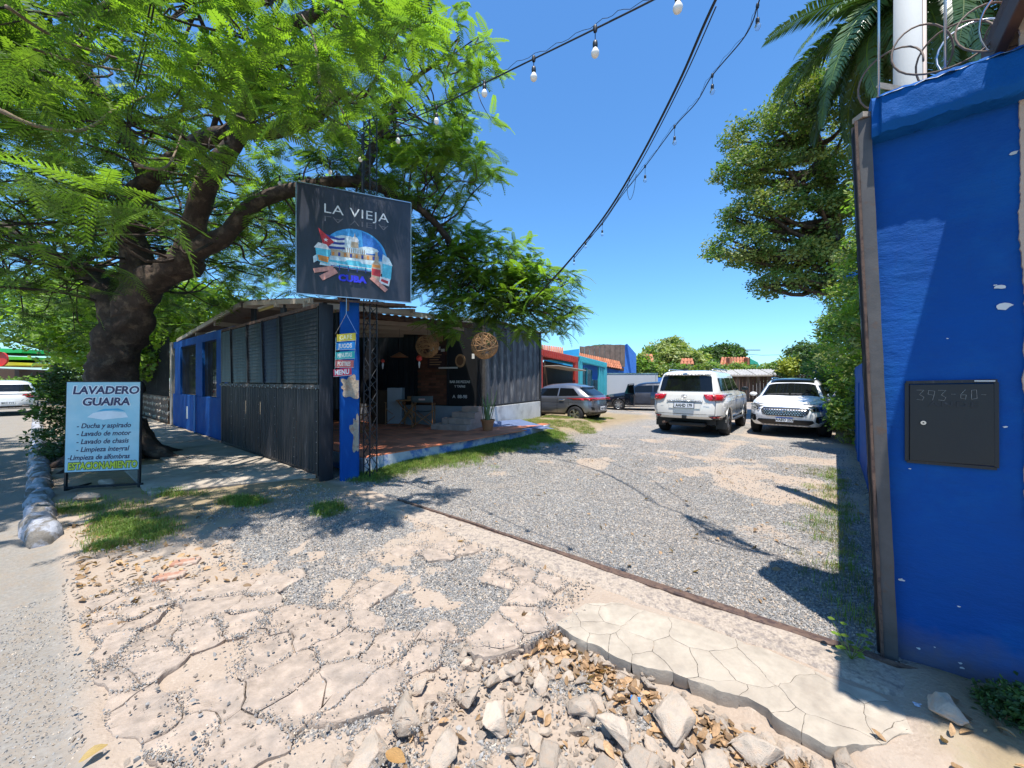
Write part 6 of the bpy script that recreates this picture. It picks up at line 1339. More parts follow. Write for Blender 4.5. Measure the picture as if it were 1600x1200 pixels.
prop(MB().tube(cr([P(1119, 10, 3.55), P(1066, 128, 4.2), P(1003, 250, 5.0), P(948, 338, 5.8), P(896, 405, 6.6)], 12), .006, 6).build('thin_cable', M_('black_plastic'), smooth=True), 'thin black cable wound along the thick black cable', 'cable')
prop(MB().tube(cr([P(994, 272, 6.0), P(990, 300, 6.1), P(984, 312, 6.15), P(980, 296, 6.2), P(985, 275, 6.05)], 6), .004, 5).build('loose_loop', M_('black_plastic')), 'loose loop of wire dangling from the clear bulb string', 'wire')
for k, (o_, lab) in enumerate(((0, 'left of two black cables hanging through the big tree'), (6, 'right of two black cables hanging through the big tree'))):
    prop(MB().tube(cr([P(240 + o_, -20, 3.2), P(225 + o_, 60, 3.5), P(213 + o_, 110, 3.8), P(200 + o_, 175, 4.4), P(196 + o_, 235, 5.0)], 6), .007, 6).build('hanging_cable', M_('black_plastic'), smooth=True), lab, 'cable', 'black cables in the tree')

bun = thing('cable_bundle', 'tangled bundle of black cables above the end of the blue wall', 'cable', Vector((2.2, 2.3, 5.9)))
rb_ = random.Random(9)
for k in range(9):
    MB().tube(cr([Vector((.15, -.6, .4)) + Vector((rb_.gauss(0, .03), 0, rb_.gauss(0, .03))), Vector((rb_.gauss(0, .09), -.2, rb_.gauss(.05, .1))), Vector((rb_.gauss(-.05, .1), .25, rb_.gauss(-.1, .12))), Vector((-.12, .7, -.45)) + Vector((rb_.gauss(0, .02), 0, rb_.gauss(0, .02)))], 8), .014, 5).build('strand', M_('black_plastic'), bun)
for k in range(3): MB().tube([Vector((-.02 + .14 * math.cos(a * .35) * (1 + .1 * k), .05 + .03 * k, -.05 + .14 * math.sin(a * .35))) for a in range(19)], .012, 5).build('coil', M_('black_plastic'), bun)
# ------------------------------------------------------------ wicker balls, lantern, plant, chairs, tables
wick = mat('wicker', (.36, .19, .08), .8, .35, 12)
def wicker(loc, rad, lab, hang, seed):
    t = thing('wicker_ball', lab, 'lamp', loc); r = random.Random(seed)
    for k in range(34):
        ax = Vector((r.gauss(0, 1), r.gauss(0, 1), r.gauss(0, 1))).normalized(); a = ax.orthogonal().normalized(); b = ax.cross(a); off = r.uniform(-.55, .55); rr = math.sqrt(1 - off * off) * rad * r.uniform(.97, 1.03)
        MB().tube([ax * off * rad + (a * math.cos(6.283 * i / 22) + b * math.sin(6.283 * i / 22)) * rr for i in range(23)], .0055 if k % 3 else .008, 4, cap=False).build('cane', wick, t)
    MB().tube([(0, 0, rad * .9), (0, 0, hang)], .004, 4).build('cord', M_('black_plastic'), t)
wicker(P(757, 540, 7.6), .262, 'large round wicker ball lamp hanging in front of the cafe door', 1.1, 3); wicker(P(668, 541, 9.2), .27, 'shaded wicker ball lamp hanging left of the large one', .7, 4)
def lantern(loc, r_, lab, c_):
    t = thing('paper_lantern', lab, 'lantern', loc); MB().lathe([(.02, r_)] + [(r_ * math.sin(math.pi * k / 12) * (1 + .03 * (k % 2)), r_ * math.cos(math.pi * k / 12)) for k in range(1, 12)] + [(.02, -r_)], 18).build('shade', c_, t, smooth=True)
    MB().tube([(0, 0, r_), (0, 0, r_ + .5)], .003, 4).build('cord', M_('black_plastic'), t); MB().lathe([(.02, -r_), (.03, -r_ - .05), (.012, -r_ - .16), (0, -r_ - .18)], 8).build('tassel', M_('plate_white'), t)
lr = mat('lantern_red', (.75, .06, .04), .6); lantern(P(655, 560, 9.9), .075, 'red paper lantern hanging before the dark cafe wall', lr); lantern(P(598, 564, 10.4), .05, 'small dim red lantern hanging left of the larger one', lr)
t = thing('hat_lamp', 'brown cone shaped lamp shade hanging inside the terrace', 'lamp', P(624, 556, 10)); MB().lathe([(.02, .09), (.22, -.02), (.23, -.035)], 20).build('shade', mat('shade_brown', (.25, .10, .04), .6), t, smooth=True); MB().tube([(0, 0, .09), (0, 0, .7)], .004, 4).build('cord', M_('black_plastic'), t)
pl = thing('snake_plant', 'tall snake plant in a terracotta pot beside the brick steps', 'potted plant', P(762, 668, 9.95)); pl.location.z = TZ
MB().lathe([(0, 0), (.125, 0), (.165, .24), (.185, .24), (.185, .285), (.16, .285), (.15, .26), (0, .25)], 28).build('pot', mat('terracotta', (.42, .17, .07), .8, .15, 4, .002, 50), pl, smooth=True, sharp=35)
spl = mat('snake_leaf', (.16, .24, .10), .45, .35, 14, stretch=(1, 1, 4), trans=.1)
for k in range(11):
    a = k * 2.4; h = (.95, .7, .8, .5, .62, .88, .45, .55, .7, .4, .6)[k]; b = Vector((math.cos(a) * .06, math.sin(a) * .06, .24)); e = Vector((math.cos(a) * (.08 + .10 * (k % 3)), math.sin(a) * .12, h + .2)); s = Vector((-math.sin(a), math.cos(a), 0)) * .032
    mb = MB(); vs = []
    for q in range(9):
        f = q / 8; c = b.lerp(e, f) + Vector((.02 * math.sin(f * 3 + k), 0, 0)); w = (.7 + .6 * f) * (1 - f ** 4); vs += [c - s * w, c + Vector((math.cos(a), math.sin(a), 0)) * .012 * w, c + s * w]
    mb.add(vs, [(q * 3 + j, q * 3 + j + 1, q * 3 + j + 4, q * 3 + j + 3) for q in range(8) for j in range(2)]); mb.build('leaf', spl, pl, smooth=True)
wood = M_('wood'); canv = mat('canvas_grey', (.10, .115, .11), .9, .1, 20)
def chair(loc, rz, lab, logo=False, grp='folding director chairs on the terrace', canvas=canv):
    t = thing('director_chair', lab, 'chair', loc, rz, grp); W, D = .27, .22      # front is -y, backrest at +y
    for s in (-1, 1):
        MB().bar((s * W, -D, 0), (s * W, -D, .64), .03, .03).build('leg', wood, t, bevel=.004); MB().bar((s * W, D, 0), (s * W, D, .88), .03, .03).build('leg', wood, t, bevel=.004)
        MB().bar((s * W, -D - .04, .645), (s * W, D + .02, .645), .05, .022).build('armrest', wood, t, bevel=.004); MB().bar((s * W, -D, .03), (s * W, D, .03), .03, .03).build('foot_rail', wood, t, bevel=.004); MB().bar((s * (W - .03), -D, .45), (s * (W - .03), D, .45), .03, .03).build('seat_rail', wood, t)
    for y in (-D + .03, D - .03): MB().bar((-W, y, .05), (W - .03, y, .44), .028, .018).build('cross_brace', wood, t); MB().bar((W, y + .02, .05), (-W + .03, y + .02, .44), .028, .018).build('cross_brace', wood, t)
    MB().grid(lambda a, b: Vector(((a - .5) * 2 * (W - .03), (b - .5) * 2 * D, .465 - .03 * math.sin(math.pi * a))), 8, 2).build('seat', canvas, t, smooth=True)
    bk = MB().grid(lambda a, b: Vector(((a - .5) * 2 * (W + .02), D + .02 + .04 * math.sin(math.pi * a), .70 + b * .17)), 8, 1).build('backrest', canvas, t, smooth=True); sol = bk.modifiers.new('sol', 'SOLIDIFY'); sol.thickness = .006
    if logo: MB().box((0, D + .068, .785), (.17, .003, .045)).build('printed_mark', mat('mark_pink', (.55, .35, .30), .7), bk)
    return t
def ground_at(px, py, z): return G(px, py, z)
ch = chair(ground_at(662, 668, TZ), R(180) + .05, 'wooden director chair with a grey back printed with a pale mark, right of the table', True)
chair(ground_at(615, 663, TZ) + Vector((0, .1, 0)), .4, 'wooden director chair with a dark green back, left of the table', False, canvas=mat('canvas_green', (.02, .075, .06), .9))
chair(ground_at(568, 672, TZ) + Vector((-.05, -.4, 0)), R(180) - .2, 'wooden director chair seen through the lattice mast', True, canvas=M_('canvas_green'))
chair(ground_at(640, 658, TZ) + Vector((.0, .5, 0)), 2.6, 'wooden director chair half hidden behind the table', False)
tb = thing('bistro_table', 'small square wooden table on crossed legs between the director chairs', 'table', ground_at(638, 664, TZ), .1)
MB().box((0, 0, .72), (.6, .6, .03)).build('tabletop', wood, tb, bevel=.005)
for s in (-1, 1):
    MB().bar((-.25, s * .2, 0), (.25, s * .2, .70), .035, .03).build('leg', wood, tb); MB().bar((.25, s * .23, 0), (-.25, s * .23, .70), .035, .03).build('leg', wood, tb)
hb_ = thing('napkin_holder', 'small wooden napkin holder on the bistro table', 'napkin holder', Vector(tb.location) + Vector((.05, 0, .735)))
MB().box((0, -.04, .05), (.14, .01, .1)).build('side', wood, hb_); MB().box((0, .04, .05), (.14, .01, .1)).build('side', wood, hb_); MB().box((0, 0, .01), (.14, .08, .02)).build('base', wood, hb_)
wbx = thing('white_cabinet', 'white boxy appliance standing behind the director chairs', 'cabinet', P(619, 655, 11.4)); wbx.location.z = TZ
MB().box((0, 0, .55), (.42, .35, 1.05)).build('body', mat('cabinet_grey', (.42, .42, .44), .5), wbx, bevel=.01); MB().box((.0, -.185, .6), (.36, .01, .8)).build('door', M_('cabinet_grey'), wbx, bevel=.005); MB().box((-.45, .05, .5), (.45, .3, 1.0)).build('wooden_side', M_('dark_wood'), wbx)
# lamp post head inside the hedge
lp = thing('street_lantern', 'grey round lamp head poking out of the climbing leaves', 'lamp', P(1307, 640, 13.0)); lp.location.z = 0
MB().tube([(0, 0, 0), (0, 0, 3.7)], .04, 8).build('pole', M_('alloy'), lp); MB().lathe([(.0, 4.02), (.12, 4.0), (.24, 3.9), (.27, 3.82), (.20, 3.74), (.14, 3.55), (0, 3.5)], 20).build('lamp_head', M_('pale_steel'), lp, smooth=True)
bs = thing('blue_bracket', 'small blue steel bracket sticking out of the hedge', 'bracket', P(1335, 428, 9)); MB().box((0, 0, 0), (.5, .05, .12), Matrix.Rotation(-.35, 3, 'Y')).build('plate', M_('blue_paint'), bs)
# litter
for (px, py, rgb, lab, zz) in ((1438, 1104, (.55, .6, .7), 'crumpled silvery wrapper on the shaded slab', .03), (993, 1093, (.02, .2, .7), 'tiny blue bottle cap by the slab edge', -.05), (1094, 1195, (.8, .8, .9), 'scrap of white paper at the lower edge', -.06)):
    mb = MB(); g = G(px, py, zz); s = .022; mb.grid(lambda a, b: Vector(((a - .5) * 2.2 * s, (b - .5) * 1.3 * s, .006 * noise.noise(Vector((a * 5, b * 5, px))) + .006)), 6, 4); o = mb.build('litter', mat('litter_%d' % px, rgb, .4, .2, 40)); o.location = g; o.rotation_euler.z = -.4; prop(o, lab, 'litter')
# ------------------------------------------------------------ vehicles (front is +x, origin on the ground at mid length)
def se(n, k=40, e=9):
    out = []
    for i in range(k + 1): xi = .97 - 1.94 * i / k; out.append((xi, (1 - abs(xi) ** n) ** (1 / n)))
    y0 = out[-1][1]
    for i in range(1, e): t = y0 - 2 * y0 * i / e; out.append((-(1 - abs(t) ** n) ** (1 / n), t))
    for i in range(k + 1): xi = -.97 + 1.94 * i / k; out.append((xi, -(1 - abs(xi) ** n) ** (1 / n)))
    for i in range(1, e): t = -y0 + 2 * y0 * i / e; out.append(((1 - abs(t) ** n) ** (1 / n), t))
    return out
def hull(rows, wheels, ra, paint, par, name='body'):
    """rows: (xf, zf, xr, zr, halfwidth, exponent) from sill to roof edge"""
    mb = MB(); vs = []; n = None
    for (xf, zf, xr, zr, w, ex) in rows:
        ol = se(ex); n = len(ol); cx, hx = (xf + xr) / 2, (xf - xr) / 2
        for a, b in ol:
            x = cx + hx * a; y = w * b; t = (x - xr) / (xf - xr); z = zr + (zf - zr) * t
            for xw in wheels:
                if abs(x - xw) < ra and abs(y) > w * .5: z = max(z, ra * .93 + math.sqrt(ra * ra - (x - xw) ** 2) * 1.0 - ra * .0) if z < ra * .93 + math.sqrt(ra * ra - (x - xw) ** 2) else z
            vs.append((x, y, z))
    fs = [(r * n + i, r * n + (i + 1) % n, (r + 1) * n + (i + 1) % n, (r + 1) * n + i) for r in range(len(rows) - 1) for i in range(n)]
    # roof: two inner rings and a cap
    last = [Vector(v) for v in vs[-n:]]; c = sum(last, Vector()) / n
    for f, dz in ((.9, .022), (.55, .045), (.2, .052)):
        vs += [tuple(c + Vector(((p.x - c.x) * f, (p.y - c.y) * f, (p.z - c.z) + dz))) for p in last]
    R0 = len(rows) - 1
    for r in range(R0, R0 + 3): fs += [(r * n + i, r * n + (i + 1) % n, (r + 1) * n + (i + 1) % n, (r + 1) * n + i) for i in range(n)]
    fs.append(tuple((R0 + 3) * n + i for i in range(n)))
    mb.add(vs, fs); me = mb.mesh(name, paint, True); me.set_sharp_from_angle(angle=R(32)); o = link(name, me, par)
    bm = bmesh.new(); bm.from_mesh(me); bmesh.ops.triangulate(bm, faces=bm.faces); bv = BVHTree.FromBMesh(bm); bm.free(); o['bvh'] = 0; del o['bvh']
    return o, bv
def decal(bv, poly, ax, m, par, name, off=.006, sgn=1, dens=.03, rnd_=0, thick=.0):
    """ax 'x': poly is (y,z) seen on the front (+1) or rear (-1); ax 'y': poly is (x,z) on a side; ax 'z': (x,y) from above"""
    bm = bmesh.new(); d = []
    for i in range(len(poly)):
        a, b = poly[i], poly[(i + 1) % len(poly)]; k = max(1, int(math.hypot(b[0] - a[0], b[1] - a[1]) / dens))
        for q in range(k): d.append((a[0] + (b[0] - a[0]) * q / k, a[1] + (b[1] - a[1]) * q / k))
    f = bm.faces.new([bm.verts.new((p[0], p[1], 0)) for p in d]); bmesh.ops.triangulate(bm, faces=[f])
    x0, x1 = min(p[0] for p in d), max(p[0] for p in d); y0, y1 = min(p[1] for p in d), max(p[1] for p in d)
    for k in range(1, int((x1 - x0) / dens / 1.5)): bmesh.ops.bisect_plane(bm, geom=bm.verts[:] + bm.edges[:] + bm.faces[:], plane_co=(x0 + k * dens * 1.5, 0, 0), plane_no=(1, 0, 0))
    for k in range(1, int((y1 - y0) / dens / 1.5)): bmesh.ops.bisect_plane(bm, geom=bm.verts[:] + bm.edges[:] + bm.faces[:], plane_co=(0, y0 + k * dens * 1.5, 0), plane_no=(0, 1, 0))
    for v in bm.verts:
        a, b = v.co.x, v.co.y
        o, dr = {'x': (Vector((sgn * 5, a, b)), Vector((-sgn, 0, 0))), 'y': (Vector((a, sgn * 5, b)), Vector((0, -sgn, 0))), 'z': (Vector((a, b, 5)), Vector((0, 0, -1)))}[ax]
        h = bv.ray_cast(o, dr); p = h[0] if h[0] else o + dr * 4.2
        v.co = p - dr * (off + .004)
    bmesh.ops.recalc_face_normals(bm, faces=bm.faces); me = bpy.data.meshes.new(name); bm.to_mesh(me); bm.free(); me.materials.append(m); me.polygons.foreach_set('use_smooth', [True] * len(me.polygons))
    o = link(name, me, par)
    if thick: s_ = o.modifiers.new('sol', 'SOLIDIFY'); s_.thickness = thick; s_.offset = 0
    return o
def wheel(par, x, y, r, w, spokes=5, double=True, rimm='alloy', steer=0):
    s = 1 if y > 0 else -1; t = bpy.data.objects.new('wheel', MB().lathe([(r * .62, -w / 2), (r * .9, -w / 2), (r * .98, -w * .38), (r, -w * .2), (r, w * .2), (r * .98, w * .38), (r * .9, w / 2), (r * .62, w / 2)], 36).mesh('tyre', M_('rubber'), True)); COL.objects.link(t); t.parent = par
    t.location = (x, y, r); t.rotation_euler = (R(-90) * s, 0, steer)
    MB().lathe([(r * .63, w * .48), (r * .66, w * .5), (r * .64, w * .44), (r * .58, w * .1), (r * .55, -w * .1), (0, -w * .1)], 32).build('rim_barrel', M_('black_plastic'), t, smooth=True)
    MB().lathe([(r * .60, w * .40), (r * .66, w * .51), (r * .67, w * .46)], 36).build('rim', M_(rimm), t, smooth=True)
    mb = MB()
    for k in range(spokes):
        for dd in ((-.13, .13) if double else (0,)):
            a = 6.283 * k / spokes; b = a + dd; mb.bar((math.cos(a) * r * .1, math.sin(a) * r * .1, w * .38), (math.cos(b) * r * .63, math.sin(b) * r * .63, w * .43), .035 if double else .06, .02)
    mb.lathe([(0, w * .44), (r * .14, w * .43), (r * .16, w * .3)], 16); mb.build('spokes', M_(rimm), t, bevel=.004)
    MB().lathe([(r * .12, -.02), (r * .5, -.02), (r * .5, 0), (r * .12, 0)], 24).build('brake_disc', M_('pale_steel'), t); return t
def rrect(x0, y0, x1, y1, r=.02, n=3):
    out = []
    for cx, cy, a0 in ((x1 - r, y1 - r, 0), (x0 + r, y1 - r, 90), (x0 + r, y0 + r, 180), (x1 - r, y0 + r, 270)):
        for k in range(n + 1): a = R(a0 + 90 * k / n); out.append((cx + r * math.cos(a), cy + r * math.sin(a)))
    return out
def line(bv, pts, ax, par, sgn=1, w=.012, m=None, name='panel_gap'):
    for a, b in zip(pts[:-1], pts[1:]):
        dx, dy = b[0] - a[0], b[1] - a[1]; l = math.hypot(dx, dy); nx_, ny_ = -dy / l * w / 2, dx / l * w / 2
        decal(bv, [(a[0] + nx_, a[1] + ny_), (b[0] + nx_, b[1] + ny_), (b[0] - nx_, b[1] - ny_), (a[0] - nx_, a[1] - ny_)], ax, m or M_('black_plastic'), par, name, .001, sgn, .06)
def mirror(par, x, y, z, m):
    s = 1 if y > 0 else -1; mb = MB(); mb.tube([(x - .045, y + s * .11, z), (x - .04, y + s * .11, z), (x + .02, y + s * .115, z), (x + .07, y + s * .10, z)], [.05, .075, .085, .03], 14); mb.v = [(p[0], y + s * .11 + (p[1] - y - s * .11) * 1.25, z + (p[2] - z) * .78) for p in mb.v]; o = mb.build('mirror', m, par, smooth=True)
    MB().bar((x, y - s * .03, z - .05), (x, y + s * .1, z - .03), .05, .03).build('mirror_arm', M_('black_plastic'), o); MB().box((x - .048, y + s * .11, z), (.006, .14, .09)).build('mirror_glass', M_('glass_dark'), o)
def underbody(par, x0, x1, w, wh, r):
    MB().box(((x0 + x1) / 2, 0, .42), (x1 - x0 - .7, w * 2 - .45, .22)).build('underbody', M_('black_plastic'), par)
    for x in wh: MB().tube([(x, -w + .2, r), (x, w - .2, r)], .05, 8).build('axle', M_('black_plastic'), par)
def plate(par, x, y0, z, sgn, txt, bar=True, w=.40):
    o = MB().box((x, y0, z), (.012, w, .13)).build('number_plate', M_('plate_white'), par, bevel=.003)
    if bar: MB().box((x + sgn * .008, y0, z + .05), (.003, w - .01, .025)).build('plate_band', M_('print_blue'), o)
    F = FR((x + sgn * .008, y0, z - .01), (0, sgn, 0), (0, 0, 1)); text('lettering', txt, .095, M_('ink_black'), o, F, .001, .002, xs=.95); return o
G_ = M_('glass_dark'); PB = M_('black_plastic')
def car_base(nm, lab, cat_, loc, heading):
    return thing(nm, lab, cat_, loc, math.atan2(heading[1], heading[0]))

# --- big white four wheel drive, seen from behind
rear_axle = Vector((5.57, 11.78, 0)); H = Vector((.628, .778, 0))
lc = car_base('parked_suv', 'big pearl white four wheel drive wagon parked mid yard with its rear to the viewer', 'car', rear_axle + H * 1.42, H)
rows = [(2.38, .42, -2.36, .50, .90, 9), (2.43, .55, -2.45, .58, .965, 8), (2.45, .78, -2.47, .80, .985, 8), (2.42, .98, -2.43, .98, .985, 8), (2.34, 1.12, -2.40, 1.16, .965, 8), (2.2, 1.17, -2.39, 1.20, .93, 8), (1.22, 1.22, -2.37, 1.26, .90, 9), (.60, 1.72, -2.22, 1.74, .76, 8), (.45, 1.79, -2.14, 1.82, .72, 7), (.40, 1.815, -2.08, 1.85, .68, 6)]
body, bv = hull(rows, (1.42, -1.42), .44, M_('paint_pearl'), lc); underbody(lc, -2.3, 2.3, .95, (1.42, -1.42), .39)
for x in (1.42, -1.42):
    for y in (.84, -.84): wheel(lc, x, y, .395, .26, 6, False)
rearw = decal(bv, [(-.72, 1.29), (.72, 1.29), (.66, 1.70), (.5, 1.735), (-.5, 1.735), (-.66, 1.70)], 'x', G_, lc, 'rear_window', .008, -1)
decal(bv, [(-.66, 1.755), (.66, 1.755), (.6, 1.80), (-.6, 1.80)], 'x', M_('paint_pearl'), lc, 'spoiler', .07, -1, thick=.03)
for s in (-1, 1):
    l = decal(bv, [(s * .50, 1.20), (s * .95, 1.19), (s * .955, 1.10), (s * .93, 1.03), (s * .66, 1.03), (s * .56, 1.08)][::s], 'x', M_('red_lens'), lc, 'tail_light', .02, -1, thick=.03)
    decal(bv, [(s * .70, 1.17), (s * .93, 1.165), (s * .93, 1.12), (s * .73, 1.12)][::s], 'x', mat('lens_bright', (.65, .03, .03), .15, coat=1) if s < 0 else M_('lens_bright'), l, 'lamp_segment', .038, -1)
    decal(bv, [(-2.43, 1.18), (-2.05, 1.17), (-2.12, 1.05), (-2.43, 1.05)], 'y', M_('red_lens'), lc, 'tail_light', .012, s, thick=.015)
    decal(bv, [(s * .62, .60), (s * .93, .62), (s * .93, .50), (s * .72, .50)][::s], 'x', PB, lc, 'bumper_vent', .012, -1); decal(bv, [(s * .66, .585), (s * .9, .60), (s * .9, .55), (s * .72, .54)][::s], 'x', M_('red_lens'), lc, 'reflector', .018, -1)
    sw = [[(-2.10, 1.30), (-1.28, 1.30), (-1.28, 1.66), (-2.0, 1.66)], [(-1.20, 1.30), (-.34, 1.29), (-.34, 1.67), (-1.20, 1.67)], [(-.26, 1.29), (.80, 1.28), (.50, 1.66), (-.26, 1.67)]]
    for p in sw: decal(bv, p, 'y', G_, lc, 'side_window', .006, s)
    for x in (-1.24, -.30, .9): line(bv, [(x, .52), (x, 1.27)], 'y', lc, s)
    line(bv, [(-2.2, 1.02), (2.0, 1.0)], 'y', lc, s, .03, M_('paint_pearl'), 'side_crease')
    for x in (-.42, .70): decal(bv, rrect(x - .12, 1.08, x + .1, 1.115, .012), 'y', M_('chrome'), lc, 'door_handle', .03, s, thick=.02)
    MB().bar((-.95, s * .93, .42), (.95, s * .93, .42), .14, .05).build('running_board', M_('alloy'), lc, bevel=.01)
    MB().tube([(.3, s * .60, 1.88), (.2, s * .62, 1.92), (-1.7, s * .62, 1.93), (-1.85, s * .60, 1.88)], .018, 8).build('roof_rail', M_('alloy'), lc, smooth=True)
    mirror(lc, .92, s * .92, 1.32, PB)
    for xw in (1.42, -1.42):
        mb = MB(); mb.grid(lambda a, b: Vector((xw + math.cos(math.pi * a) * (.455 - .02 * b), s * (.955 + .03 * b), .40 + math.sin(math.pi * a) * (.455 - .02 * b))), 18, 1); o = mb.build('arch_lip', M_('paint_pearl'), lc, smooth=True); so2 = o.modifiers.new('s', 'SOLIDIFY'); so2.thickness = .03
line(bv, [(-.78, .64), (-.80, .98), (-.74, 1.24)], 'x', lc, -1); line(bv, [(.78, .64), (.80, .98), (.74, 1.24)], 'x', lc, -1); line(bv, [(-.78, .64), (.78, .64)], 'x', lc, -1)
decal(bv, [(-.46, .99), (.46, .99), (.42, .80), (-.42, .80)], 'x', mat('pearl_recess', (.62, .60, .55), .3, coat=1), lc, 'plate_recess', .004, -1)
decal(bv, [(-.48, .995), (.48, .995), (.48, 1.02), (-.48, 1.02)], 'x', M_('chrome'), lc, 'garnish', .02, -1, thick=.02)
pp = MB().box((-2.492, 0, .885), (.01, .56, .15)).build('number_plate', mat('plate_dark', (.05, .07, .12), .4), lc); MB().box((-2.5, 0, .885), (.006, .52, .13)).build('plate_face', M_('plate_white'), pp)
text('lettering', 'AAHD 179', .12, M_('ink_black'), pp, FR((-2.504, 0, .88), (0, -1, 0), (0, 0, 1)), .001, .004, xs=.8)
F = FR((-2.476, 0, 1.135), (0, -1, 0), (0, 0, 1)); o = MB()
for (a, b) in ((.075, .05), (.045, .028), (.022, .048)): o.tube([F @ Vector((math.cos(6.283 * k / 20) * a, math.sin(6.283 * k / 20) * b, 0)) for k in range(21)], .007, 5)
o.build('badge', M_('chrome'), lc, smooth=True)
text('model_lettering', 'LAND CRUISER', .055, M_('chrome'), lc, FR((-2.474, 0, 1.045), (0, -1, 0), (0, 0, 1)), .002, .001, space=1.5); text('trim_lettering', 'DIESEL', .05, M_('chrome'), lc, FR((-2.474, -.6, .955), (0, -1, 0), (0, 0, 1)), .002, .001, xs=1.1); text('trim_lettering', 'VX', .05, M_('chrome'), lc, FR((-2.474, .6, .955), (0, -1, 0), (0, 0, 1)), .002, .001)
decal(bv, [(-.86, .50), (.86, .50), (.80, .47), (-.80, .47)], 'x', PB, lc, 'lower_bumper', .008, -1)
MB().box((-2.46, 0, .555), (.05, .12, .09)).build('tow_cover', PB, lc, bevel=.01); MB().tube([(-2.25, .55, .36), (-2.46, .58, .37)], .035, 10).build('exhaust', M_('rust'), lc); MB().box((-2.1, .0, .33), (.3, 1.0, .12)).build('spare_wheel', PB, lc, bevel=.04)
MB().box((-2.30, .0, 1.90), (.1, .12, .05)).build('roof_fin', PB, lc, bevel=.02)
for s in (-1, 1): MB().box((-1.85, s * .84, .42), (.03, .28, .42)).build('mud_flap', PB, lc)

# --- white crossover facing the viewer
fa = Vector((8.22, 11.42, 0)); Hk = Vector((-.66, -.75, 0)).normalized()
ki2 = car_base('parked_crossover', 'white crossover facing the viewer on the right of the yard with a mesh grille', 'car', fa - Hk * 1.42, Hk)
rows = [(2.28, .32, -2.30, .42, .86, 6), (2.36, .42, -2.38, .48, .93, 5.5), (2.40, .60, -2.42, .65, .945, 5), (2.39, .75, -2.40, .8, .945, 5), (2.30, .88, -2.35, .95, .93, 4.8), (2.14, .975, -2.30, 1.08, .90, 4.8), (1.9, 1.015, -2.27, 1.10, .88, 5.5), (1.15, 1.10, -2.25, 1.15, .855, 7), (.55, 1.50, -1.85, 1.52, .68, 7), (.38, 1.585, -1.62, 1.60, .62, 6), (.30, 1.61, -1.55, 1.63, .57, 5)]
body, bv = hull(rows, (1.42, -1.42), .40, M_('paint_white'), ki2); underbody(ki2, -2.2, 2.2, .92, (1.42, -1.42), .36)
for x in (1.42, -1.42):
    for y in (.80, -.80): wheel(ki2, x, y, .36, .23, 5, True)
ws_ = []
decal(bv, [(1.08, -.72), (1.12, 0), (1.08, .72), (.58, .60), (.55, 0), (.58, -.60)], 'z', G_, ki2, 'windscreen', .008)
decal(bv, [(.50, -.56), (.50, .56), (-1.4, .54), (-1.4, -.54)], 'z', G_, ki2, 'roof_glass', .006)
gr = decal(bv, [(-.50, .83), (.50, .83), (.56, .77), (.50, .64), (.40, .60), (-.40, .60), (-.50, .64), (-.56, .77)], 'x', PB, ki2, 'grille', .006, 1)
hs = [(-.50 + i * .062 + (.031 if j % 2 else 0), .645 + j * .043) for j in range(4) for i in range(17)]
for (y, z) in hs:
    if abs(y) > .52: continue
    decal(bv, [(y - .026, z), (y, z + .017), (y + .026, z), (y, z - .017)], 'x', M_('alloy') , gr, 'mesh_cell', .014, 1, .1)
decal(bv, [(-.50, .845), (.50, .845), (.50, .83), (-.50, .83)], 'x', M_('chrome'), gr, 'grille_edge', .016, 1); decal(bv, [(-.42, .60), (.42, .60), (.42, .588), (-.42, .588)], 'x', M_('chrome'), gr, 'grille_edge', .016, 1)
decal(bv, [(math.cos(6.283 * k / 16) * .085, .735 + math.sin(6.283 * k / 16) * .042) for k in range(16)], 'x', M_('chrome'), gr, 'badge', .022, 1); decal(bv, [(math.cos(6.283 * k / 16) * .072, .735 + math.sin(6.283 * k / 16) * .032) for k in range(16)], 'x', PB, gr, 'badge_field', .026, 1)
bx_ = bv.ray_cast(Vector((5, 0, .735)), Vector((-1, 0, 0)))[0].x
text('badge_lettering', 'KIA', .055, M_('chrome'), gr, FR((bx_ + .03, 0, .733), (0, 1, 0), (0, 0, 1)), .001, .001, xs=1.2)
